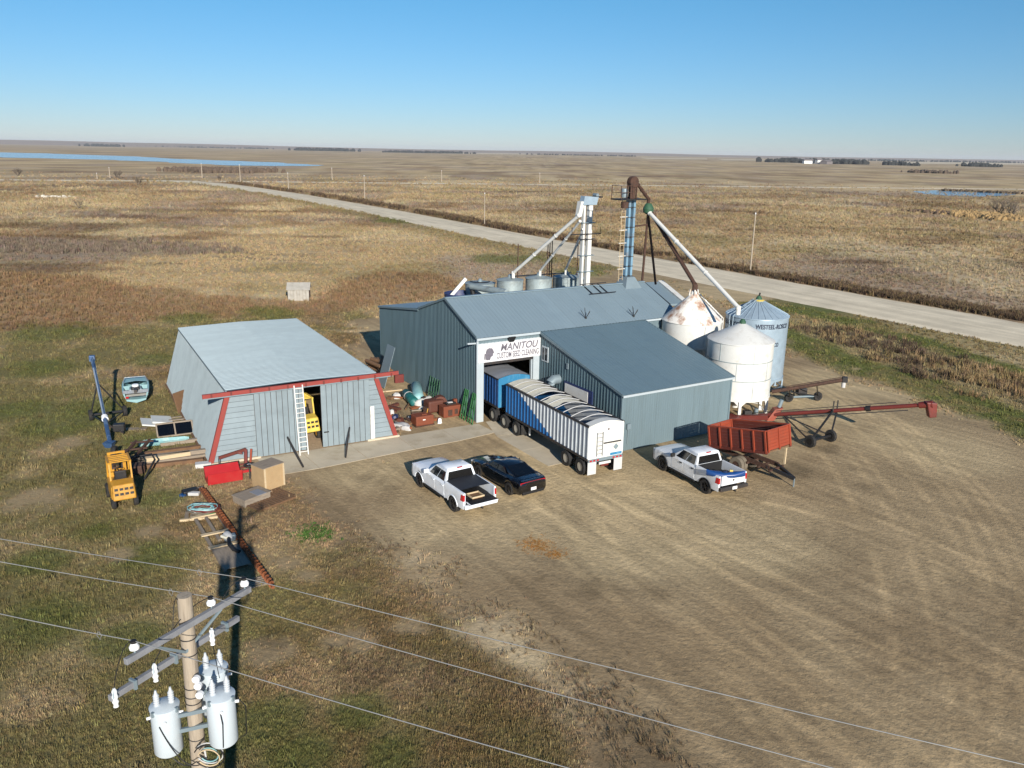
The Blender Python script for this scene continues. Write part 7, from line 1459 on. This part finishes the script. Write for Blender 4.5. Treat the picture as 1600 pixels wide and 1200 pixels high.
# rusty auger screw
s0, s1 = G(316, 763, .25), G(427, 918, .2); L = s1 - s0; sc_ = thing('auger_screw', 'long rusty auger screw lying across boards towards the power pole', 'auger screw', (s0.x, s0.y, 0), math.atan2(L.y, L.x)); Ls = Vector((L.x, L.y, 0)).length
MB().tube((0, 0, .25), (Ls, 0, .2), .07, 10).build('shaft', 'rust', sc_, 40); mb = MB(); n = int(Ls / .04); vs = []
for i in range(n + 1):
    x = .1 + (Ls - .2) * i / n; a = x * 2 * math.pi / .32; vs += [(x, .06 * math.cos(a), .235 + .06 * math.sin(a)), (x, .15 * math.cos(a), .235 + .15 * math.sin(a))]
mb.add(vs, [(2 * i, 2 * i + 1, 2 * i + 3, 2 * i + 2) for i in range(n)]); mb.build('flighting', 'rust', sc_, 60)
MB().add([(Ls * t, .175 * math.cos(a), .235 + .175 * math.sin(a)) for t in (.0, .45) for a in np.linspace(2.4, 6.2, 12)], [(i, i + 1, 13 + i, 12 + i) for i in range(11)]).build('trough_cover', 'rust', sc_, 60)
# boards and frames beneath it
a, b = G(322, 808), G(372, 890); hl = math.atan2((b - a).y, (b - a).x); lf = thing('wooden_frame', 'grey wooden ladder-like frame lying under the rusty auger screw', 'frame', a.lerp(b, .5), hl); LL = (b - a).length
for y in (-.55, .55): MB().span((-LL / 2, y - .07, .0), (LL / 2, y + .07, .14)).build('rail', 'wood_grey', lf)
MB().span((-LL / 2, -.12, .0), (0, 0.02, .13)).build('rail', 'wood_grey', lf)
for x in (-LL / 2 + .1, -LL * .12, LL * .12): MB().span((x - .12, -.75, .141), (x + .12, .75, .2)).build('cross_board', 'wood_pale', lf)
MB().span((LL * .15, -.6, .141), (LL / 2, .55, .17)).build('end_board', 'wood_grey', lf)
pump = thing('pump', 'white pump with a thick black hose on the wooden frame', 'pump', G(357, 845, .17), hl)
MB().lathe([(.05, -.3), (.2, -.28), (.22, .1), (.14, .28), (.05, .3)], 14, (0, 0, .2), 'X').build('body', 'canvas_white', pump, 40); MB().box((.0, .2, .16), (.3, .3, .3)).build('motor', 'galv_sheet', pump, bevel=.04); MB().box((.1, -.2, .3), (.4, .15, .12), .5).build('cover', 'tarp_pale', pump, bevel=.03)
MB().path([(.1, 0, .2), (.35, -.05, .28), (.8, -.15, .2), (1.2, -.05, .08), (1.5, 0.15, .06)], .085, 10).build('hose', 'cable_black', pump, 60)
pl2 = G(318, 803); pj = thing('pallet', 'small pallet under the tangle of green and white hoses', 'pallet', pl2, hl + R(75))
for k in range(7): MB().span((-.9 + k * .26, -.5, .0), (-.9 + k * .26 + .2, .5, .08)).build('slat', 'wood_grey', pj)
MB().span((-1.1, -.75, .0), (1.1, -.6, .12)).build('edge_board', 'wood_pale', pj)
for k, (mt, lab) in enumerate((('green_frame', 'green'), ('canvas_white', 'white'), ('rubber_dusty', 'grey'), ('red_auger', 'dark red'), ('teal_pale', 'pale green'))):
    c0 = pl2 + Vector((.12 * math.cos(k * 2.1), .12 * math.sin(k * 2.1), 0)); pts = []
    for i in range(44): a = i * .55 + k; r_ = .28 + .25 * math.sin(i * .37 + k) ** 2; pts.append((r_ * 1.5 * math.cos(a), r_ * math.sin(a), .12 + .04 * k + .12 * abs(math.sin(i * .8 + k))))
    tag(MB().path(pts, .03, 6).build('hose_coil', mt, None, 60, loc=c0), lab + ' hose tangled in the pile on the small pallet', 'hose')
bt2 = G(300, 771); cl = thing('machine_scrap', 'pile of black and white machine covers on the grass beyond the screw end', 'scrap', bt2, .4)
MB().box((-.1, 0, .14), (.8, .5, .26), .3).build('motor', 'black_metal', cl, bevel=.06); MB().box((.1, -.35, .12), (.6, .3, .18), -.4).build('cover', 'canvas_white', cl, bevel=.04); MB().tube((-.5, .2, .1), (.6, .3, .2), .06, 8).build('shaft', 'dark_steel', cl, 40); MB().box((-.45, -.25, .08), (.3, .3, .14), .8).build('bracket', 'trailer_blue', cl, bevel=.02)
P = G(398, 912); sl_ = thing('slat_rack', 'rack of grey slats lying by the far end of the rusty screw', 'rack', P, R(32))
for k in range(5): MB().span((-.75, -.4 + k * .18, .02), (.75, -.32 + k * .18, .08)).build('slat', 'wood_grey', sl_)
for x in (-.6, .6): MB().span((x - .04, -.42, -.0), (x + .04, .45, .02)).build('bearer', 'wood_grey', sl_)

# ================================================================== junk between the shed and the building
def jk(px, z=0): return G(px[0], px[1], z)
hj = MTH
tk = thing('pressure_tank', 'long pale teal cylindrical tank lying by the building wall', 'tank', jk((652, 622)), R(100))
MB().lathe([(.05, -1.9), (.3, -1.8), (.42, -1.6), (.42, 1.6), (.3, 1.8), (.05, 1.9)], 20, (0, 0, .5), 'X').build('shell', 'teal_pale', tk, 40)
for x in (-1, 1): MB().box((x, 0, .06), (.15, .7, .12)).build('cradle', 'wood_brown', tk)
tk2 = thing('pressure_tank', 'deep teal cylindrical tank lying in front of the pale tank', 'tank', jk((641, 629)), R(112))
MB().lathe([(.05, -1.5), (.28, -1.4), (.36, -1.25), (.36, 1.25), (.28, 1.4), (.05, 1.5)], 20, (0, 0, .38), 'X').build('shell', 'teal', tk2, 40); MB().lathe([(.37, -.1), (.39, 0), (.37, .1)], 20, (.4, 0, .38), 'X', caps=False).build('band', 'white_paint', tk2)
tk3 = thing('pressure_tank', 'white cylindrical tank lying at the end of the teal tanks', 'tank', jk((662, 634)), R(60)); MB().lathe([(.05, -.9), (.22, -.85), (.3, -.7), (.3, .7), (.22, .85), (.05, .9)], 18, (0, 0, .32), 'X').build('shell', 'white_paint', tk3, 40); MB().box((0, 0, .66), (.3, .2, .12)).build('valve', 'dark_steel', tk3)
board('sheet', 'grey sheet metal leaning against the long gable wall', 'sheet', (604, 604), 0, (1.5, .04, 3.4), MTH + R(90), 'galv_sheet', 0, None, R(17))
# log pile
k = 0
for i in range(4):
    for j in range(5 - (i // 2)):
        P = jk((596 + j * 4.0, 594 - j * 1.2), 0); L2 = 2.6
        o = MB().tube((0, 0, 0), (0, L2, .0), .17, 12, .16).build('log', 'wood_brown', None, 40, loc=(P.x, P.y, .18 + .32 * i), rz=MTH + R(6 * ((k * 7) % 5 - 2))); tag(o, 'cut brown log in the stack between the shed and the building', 'log', 'stacked logs'); k += 1
board('plank', 'pale plank lying at the foot of the log stack', 'plank', (603, 612), 0, (2.6, .2, .08), R(25), 'wood_pale')
bx_ = thing('orange_tank', 'rusty orange rectangular steel box near the shed corner', 'box', jk((660, 663)), R(32), None, .8); MB().box((0, 0, .5), (1.7, 1.15, .85)).build('body', 'crate_orange', bx_, bevel=.08); MB().box((0, 0, .05), (1.8, 1.2, .1)).build('skid', 'rust_dark', bx_); MB().box((.1, -.1, .96), (.5, .35, .08)).build('hatch', 'crate_orange', bx_, bevel=.02); MB().box((-.1, -.585, .6), (.25, .02, .08)).build('label_plate', 'plate_white', bx_); MB().tube((.55, .2, .92), (.7, .3, 1.25), .04, 8).build('filler_pipe', 'yellow', bx_)
ok_ = thing('burnt_orange_machine', 'rusty orange machine housing with dark openings by the gable wall', 'machine', jk((703, 649)), R(32), None, .75); MB().box((0, 0, .55), (1.9, 1.1, 1.1)).build('housing', 'crate_orange', ok_, bevel=.05); MB().box((-.25, -.56, .45), (.45, .03, .6)).build('opening', 'rust_dark', ok_); MB().box((.4, -.56, .5), (.35, .03, .5)).build('opening', 'rust_dark', ok_); MB().box((.1, .1, 1.2), (1.0, .5, .2)).build('top_tray', 'black_metal', ok_); MB().box((0, 0, 1.33), (.5, .3, .06)).build('lid', 'canvas_white', ok_); MB().box((.7, .3, 1.3), (.35, .3, .4)).build('chimney', 'crate_orange', ok_)
bmn = thing('brown_machine', 'dark brown rusted machine heap in front of the teal tanks', 'machine', jk((678, 644)), R(15)); MB().box((0, 0, .55), (1.3, 1.0, .9), .3).build('housing', 'brown_metal', bmn, bevel=.15); MB().lathe([(.1, -.3), (.5, -.28), (.5, .28), (.1, .3)], 18, (.5, .3, .65), 'Y').build('drum', 'brown_metal', bmn, 40); MB().box((-.5, -.3, .3), (.6, .5, .5), .7).build('gear_case', 'rust_dark', bmn, bevel=.06); MB().bar((.6, -.4, .1), (1.2, -.7, .9), .1).build('lever', 'rust_dark', bmn); MB().box((.9, -.7, .25), (.5, .5, .45), .2).build('plate', 'black_metal', bmn, bevel=.05)
for k, (px, dm, mt, nm, lab) in enumerate((((620, 622), (.6, .5, .4), 'canvas_white', 'white_bag', 'small white bag on the ground beside the teal tanks'), ((690, 633), (1.0, .7, .35), 'canvas_white', 'white_cover', 'crumpled white cover between the tanks and the brown machine'), ((666, 641), (1.2, .5, .25), 'white_paint', 'white_sheet', 'bent white sheet lying before the white tank'), ((626, 667), (1.3, .8, .3), 'canvas_white', 'white_tarp', 'white tarp heap by the red post of the shed corner'), ((634, 672), (.3, .7, .35), 'canvas_white', 'foam_slab', 'narrow white foam slab beside the tarp heap'), ((612, 650), (.4, .35, .5), 'canvas_white', 'white_drum_lid', 'white lid standing by the blue scrap'), ((617, 654), (.7, .4, .3), 'navy', 'blue_scrap', 'dark blue scrap beside the shed wall'), ((640, 657), (.35, .3, .3), 'canvas_white', 'white_can', 'white can on the ground near the orange box'), ((687, 661), (.35, .3, .35), 'porcelain', 'white_pail', 'white pail near the orange machine housing'), ((625, 660), (.7, .5, .35), 'brown_metal', 'brown_scrap', 'dark brown scrap lump beside the tarp heap'))):
    P = jk(px); r_ = random.Random(k); mb = MB(); nseg = 6; vs = []
    for j in range(4):
        for i in range(8): a = i * math.pi / 4; sc2 = (1, 1.05, .8, .3)[j] * (1 + .18 * r_.uniform(-1, 1)); vs.append((dm[0] / 2 * sc2 * math.copysign(abs(math.cos(a)) ** .6, math.cos(a)), dm[1] / 2 * sc2 * math.copysign(abs(math.sin(a)) ** .6, math.sin(a)), dm[2] * (0, .35, .85, 1.0)[j] * (1 + (.15 * r_.uniform(-1, 1) if j else 0))))
    mb.add(vs, [(j * 8 + i, j * 8 + (i + 1) % 8, j * 8 + 8 + (i + 1) % 8, j * 8 + 8 + i) for j in range(3) for i in range(8)] + [tuple(range(7, -1, -1)), tuple(range(24, 32))]); tag(mb.build(nm, mt, None, 35, loc=P, rz=r_.uniform(0, 3)), lab, 'scrap')
# scrap wood rows beside the shed wall
for k in range(9):
    u = SW + .5 + .14 * (k % 3) * 2; v = 1.0 + k * .75; P = SWd(u, v); o = MB().box((0, 0, 0), (.14 + .05 * (k % 2), 1.5 + .3 * (k % 3), .12)).build('board', ('wood_brown', 'wood_grey', 'brown_metal')[k % 3], None, loc=(P.x, P.y, .07 + .05 * (k % 2)), rz=STH + R(8 * ((k * 5) % 5 - 2))); tag(o, 'old board lying along the shed wall facing the building', 'board', 'boards along the shed wall')
for k in range(26):                      # loose scrap strewn between the shed and the gable wall
    r_ = random.Random(100 + k); P = jk((r_.uniform(606, 716), 0)[0:1] + (0,)) if False else SWd(SW + r_.uniform(.6, 3.6), r_.uniform(.3, 9.0))
    u_, v_, _ = ML(P)
    if u_ > -0.5: continue
    o = MB().box((0, 0, 0), (r_.uniform(.5, 1.6), r_.uniform(.08, .35), r_.uniform(.05, .2)), 0, 0, r_.uniform(-.2, .2), r_.uniform(-.15, .15)).build('scrap_piece', ('rust_dark', 'wood_brown', 'brown_metal', 'wood_grey', 'rust')[k % 5], None, loc=(P.x, P.y, .14), rz=r_.uniform(0, 3.1), bevel=.01)
    tag(o, 'loose brown scrap strewn on the ground between the shed and gable wall', 'scrap', 'loose scrap between the buildings')
# green steel frames leaning on the gable wall
for px, lab in (((722, 655), 'green steel A-frame leaning on the gable wall beside the orange machine'), ((734, 662), 'green steel A-frame leaning on the gable wall closest to the bay')):
    b = jk(px); u, v, _ = ML(b); t = thing('leaning_stand', lab, 'stand', b, MTH)
    top = Vector((-u - .06, .25, 2.1))
    for dy in (-.35, .0, .35): MB().bar((0, dy, .0), top + Vector((0, dy * .6, 0)), .06).build('bar', 'green_frame', t)
    for z in (.2, .5, .8): MB().bar(Vector((0, -.35, 0)).lerp(top + Vector((0, -.21, 0)), z), Vector((0, .35, 0)).lerp(top + Vector((0, .21, 0)), z), .05).build('cross_bar', 'green_frame', t)
b = jk((676, 625)); u, v, _ = ML(b); t = thing('steel_rack', 'dark green steel rack leaning on the gable wall behind the tanks', 'rack', b, MTH); top = Vector((-u - .06, .1, 1.7))
for dy in (-.8, -.4, 0, .4, .8): MB().bar((0, dy, 0), top + Vector((0, dy, 0)), .06).build('bar', 'green_paint', t)
for z in (.3, .7): MB().bar(Vector((0, -.8, 0)).lerp(top + Vector((0, -.8, 0)), z), Vector((0, .8, 0)).lerp(top + Vector((0, .8, 0)), z), .05).build('cross_bar', 'green_paint', t)

# ================================================================== far things
P = G(468, 468); hs_ = R(8); sm = thing('old_shed', 'small weathered grey shed alone in the field', 'shed', P, hs_)
zt = VZ(442, P); hw_ = 2.35 / 2 * 1.1
wm = MB().hexa([(-hw_, -.9, 0), (hw_, -.9, 0), (hw_, .9, 0), (-hw_, .9, 0), (-hw_, -.9, zt - .7), (hw_, -.9, zt - .7), (hw_, .9, zt - .7), (-hw_, .9, zt - .7)]).build('walls', 'wood_brown', sm)
for k in range(7): x = -hw_ + (k + .5) * 2 * hw_ / 7; MB().span((x - hw_ / 7 * .94, -.94, .02), (x + hw_ / 7 * .94, -.901, zt - .72)).build('wall_board', 'wood_silver', wm)
for k in range(6): f = k / 6; MB().hexa([(-hw_ - .15, -1.05 + 1.05 * f, zt - .75 + .75 * f), (hw_ + .15, -1.05 + 1.05 * f, zt - .75 + .75 * f), (hw_ + .15, -1.05 + 1.05 * (f + 1 / 6) + .03, zt - .75 + .75 * (f + 1 / 6) + .02), (-hw_ - .15, -1.05 + 1.05 * (f + 1 / 6) + .03, zt - .75 + .75 * (f + 1 / 6) + .02)] + [(a, b, c + .05) for a, b, c in ((-hw_ - .15, -1.05 + 1.05 * f, zt - .75 + .75 * f), (hw_ + .15, -1.05 + 1.05 * f, zt - .75 + .75 * f), (hw_ + .15, -1.05 + 1.05 * (f + 1 / 6) + .03, zt - .75 + .75 * (f + 1 / 6) + .02), (-hw_ - .15, -1.05 + 1.05 * (f + 1 / 6) + .03, zt - .75 + .75 * (f + 1 / 6) + .02))]).build('roof_board', 'wood_silver', sm)
MB().hexa([(-hw_ - .15, 0.02, zt), (hw_ + .15, 0.02, zt), (hw_ + .15, 1.05, zt - .75), (-hw_ - .15, 1.05, zt - .75), (-hw_ - .15, 0.02, zt + .05), (hw_ + .15, 0.02, zt + .05), (hw_ + .15, 1.05, zt - .7), (-hw_ - .15, 1.05, zt - .7)]).build('rear_roof', 'wood_grey', sm)
for s in (-hw_, hw_): MB().add([(s, -.9, zt - .7), (s, .9, zt - .7), (s, 0, zt - .04)], [(0, 1, 2)]).build('gable', 'wood_brown', sm)
# bare shrubs
def bare_shrub(px, h_m, label, seed, group=None, wide=1.0):
    r = random.Random(seed); b = G(*px); t = thing('bare_shrub', label, 'shrub', b, 0, group); mb = MB(); tw = MB()
    sc3 = max(1.0, math.hypot(b.x, b.y) / 260)
    def grow(P, d, L, rad, lev):
        Q = P + d * L; mb.tube(P, Q, rad * sc3, 5, rad * .6 * sc3, False) if lev < 2 else tw.tube(P, Q, rad * .8 * sc3, 3, rad * .3 * sc3, False)
        if lev < 4:
            for _ in range(3 if lev else 4): a = Vector((r.uniform(-1, 1) * wide, r.uniform(-1, 1) * wide, r.uniform(.1, .9))).normalized(); grow(P.lerp(Q, r.uniform(.55, 1)), (d * .6 + a * .7).normalized(), L * r.uniform(.55, .8), rad * .55, lev + 1)
    for k in range(5): a = k * 1.257 + r.random(); grow(Vector((.15 * math.cos(a), .15 * math.sin(a), 0)), Vector((.45 * wide * math.cos(a), .45 * wide * math.sin(a), 1)).normalized(), h_m * .36, h_m * .02, 0)
    mb.build('stems', 'shrub_bark', t); tw.build('twigs', 'shrub_bark', t)
for k, (px, h_, lab) in enumerate((((184, 279), 6, 'bare grey bush standing on the crossroad left of the junction'), ((217, 289), 5.5, 'broad bare bush in the field just below the crossroad'), ((343, 283), 4, 'dark bare bush at the road junction'), ((124, 325), 3.5, 'low bare bush alone in the left field'), ((1560, 336), 7.5, 'tall bare grey bush beside the right hand reed patch'), ((1580, 338), 7, 'bare grey bush close behind the right hand reed patch'), ((28, 275), 6, 'bare bush near the lake end of the crossroad'), ((300, 270), 5, 'dark bare willow in the thicket before the lake'))): bare_shrub(px, h_, lab, 20 + k, None, 1.3)
# thickets and horizon shelterbelts (masses)
def thicket(name, px0, px1, h_, n, label, rgb, seed, depth):
    r = np.random.default_rng(seed); a, b = G(*px0), G(*px1); mb = MB()
    for k in range(n):
        t = r.random(); c = a.lerp(b, t); c = c + Vector((r.normal() * depth, r.normal() * depth, 0)); hh_ = h_ * r.uniform(.5, 1.0); w = hh_ * r.uniform(.4, .7); s = int(r.integers(0, 1 << 30)); q = random.Random(s)
        base = [(w * math.cos(i * 1.047) * q.uniform(.7, 1.2), w * math.sin(i * 1.047) * q.uniform(.7, 1.2)) for i in range(6)]
        vs = [(c.x + x, c.y + y, 0) for x, y in base] + [(c.x + x * 1.1, c.y + y * 1.1, hh_ * q.uniform(.45, .7)) for x, y in base] + [(c.x + x * .4, c.y + y * .4, hh_ * q.uniform(.85, 1.0)) for x, y in base]
        mb.add(vs, [(j * 6 + i, j * 6 + (i + 1) % 6, j * 6 + 6 + (i + 1) % 6, j * 6 + 6 + i) for j in range(2) for i in range(6)] + [tuple(range(12, 18))])
    if name + str(rgb) not in MAT: material(name + str(rgb), rgb, .95, 0, .25, .3)
    tag(mb.build(name, name + str(rgb), None), label, 'trees', kind='stuff')
thicket('thicket', (282, 268), (330, 268), 4, 160, 'dark willow thicket before the lake, left clump', (92, 78, 66), 1, 8)
thicket('thicket', (335, 270), (405, 269), 4, 220, 'dark willow thicket before the lake, right clump', (92, 78, 66), 2, 8)
thicket('shelterbelt', (462, 235.2), (556, 236.9), 22, 120, 'dark shelterbelt of trees on the horizon beyond the lake end', (40, 42, 40), 3, 30)
thicket('shelterbelt', (605, 238.2), (725, 240.2), 16, 120, 'long thin line of trees on the horizon beyond the crossroad', (40, 42, 40), 4, 30)
thicket('shelterbelt', (140, 228.6), (182, 229.4), 22, 60, 'short dark clump of trees on the horizon beyond the lake', (40, 42, 40), 5, 40)
thicket('shelterbelt', (215, 229), (420, 233), 14, 140, 'faint long tree line on the horizon behind the lake', (40, 42, 40), 6, 60)
thicket('shelterbelt', (1215, 253.5), (1340, 257), 16, 200, 'dark trees around the distant farmyard', (40, 42, 40), 7, 25)
thicket('shelterbelt', (1385, 258), (1425, 259), 12, 60, 'small dark clump right of the distant farmyard', (40, 42, 40), 8, 20)
thicket('thicket', (1436, 270), (1468, 271), 5, 90, 'flat dark willow clump in the right field', (84, 72, 62), 9, 10)
thicket('shelterbelt', (1515, 260), (1545, 261), 12, 60, 'dark clump on the right horizon', (40, 42, 40), 10, 20)
thicket('shelterbelt', (830, 241.5), (1000, 244.8), 10, 120, 'thin tree line on the horizon behind the elevator legs', (40, 42, 40), 11, 40)
thicket('shelterbelt', (1340, 251), (1600, 255.0), 14, 160, 'thin grey tree line along the right horizon', (40, 42, 40), 12, 60)
thicket('reeds', (1490, 334), (1600, 345), 1.6, 420, 'tan reed patch beside the right hand bushes', (150, 124, 84), 13, 5)
thicket('reeds', (1440, 332), (1500, 336), 1.3, 160, 'dark reed patch left of the tan reeds', (98, 80, 64), 14, 3)
thicket('thicket', (1470, 298.2), (1590, 303), 1.6, 200, 'dark reeds along the far edge of the pond', (84, 72, 58), 15, 2)
# distant farmyard
for k, (px, w, h_, lab) in enumerate(((1262, 0, 0, ''), )): pass
for k, (px, w, h_, mt, lab) in enumerate((((1262, 255.6), 26, 8, 'far_white', 'white distant farm building left of the farmyard trees'), ((1279, 256.0), 18, 10, 'far_white', 'taller white distant farm building in the farmyard trees'), ((1291, 256.3), 30, 7, 'far_roof', 'low grey distant farm building in the farmyard trees'))):
    P = G(*px); t = thing('farm_building', lab, 'building', P, R(20 * k)); MB().span((-w / 2, -w / 3, 0), (w / 2, w / 3, h_)).build('walls', mt, t); MB().prism([(-w / 3 - 1, h_), (w / 3 + 1, h_), (0, h_ + 5)], 'X', -w / 2 - .5, w / 2 + .5).build('roof', 'far_roof', t)
# pale stones in the left field
r = random.Random(3); P = G(88, 309); mb = MB()
for k in range(16):
    c = P + Vector((r.uniform(-6, 6), r.uniform(-2, 2), 0)); s = r.uniform(.5, 1.3); mb.add([c + Vector((s * math.cos(i * 1.047) * r.uniform(.7, 1.2), s * math.sin(i * 1.047) * r.uniform(.7, 1.2), 0)) for i in range(6)] + [c + Vector((s * .6 * math.cos(i * 1.047), s * .6 * math.sin(i * 1.047), s * r.uniform(.5, .9))) for i in range(6)], [(i, (i + 1) % 6, 6 + (i + 1) % 6, 6 + i) for i in range(6)] + [tuple(range(6, 12))])
tag(mb.build('stone_pile', 'stone', None), 'pale pile of field stones in the left field', 'stones', kind='stuff')
scene.render.resolution_x = 1024; scene.render.resolution_y = 768

# ------------------------------------------------------------------ thin autumn haze
m = bpy.data.materials.new('haze'); m.use_nodes = True; nt = m.node_tree; nt.nodes.clear(); mo = nt.nodes.new('ShaderNodeOutputMaterial'); pv = nt.nodes.new('ShaderNodeVolumePrincipled')
pv.inputs['Color'].default_value = (0.86, 0.91, 1.0, 1); pv.inputs['Density'].default_value = 4.5e-5; pv.inputs['Anisotropy'].default_value = 0.0
nt.links.new(pv.outputs[0], mo.inputs['Volume']); MAT['haze'] = m
hz = MB().span((-17000, -3600, -5), (17000, 19000, 85)).build('haze', 'haze', None); hz['kind'] = 'stuff'; hz['label'] = 'thin pale haze over the far fields'; hz['category'] = 'haze'
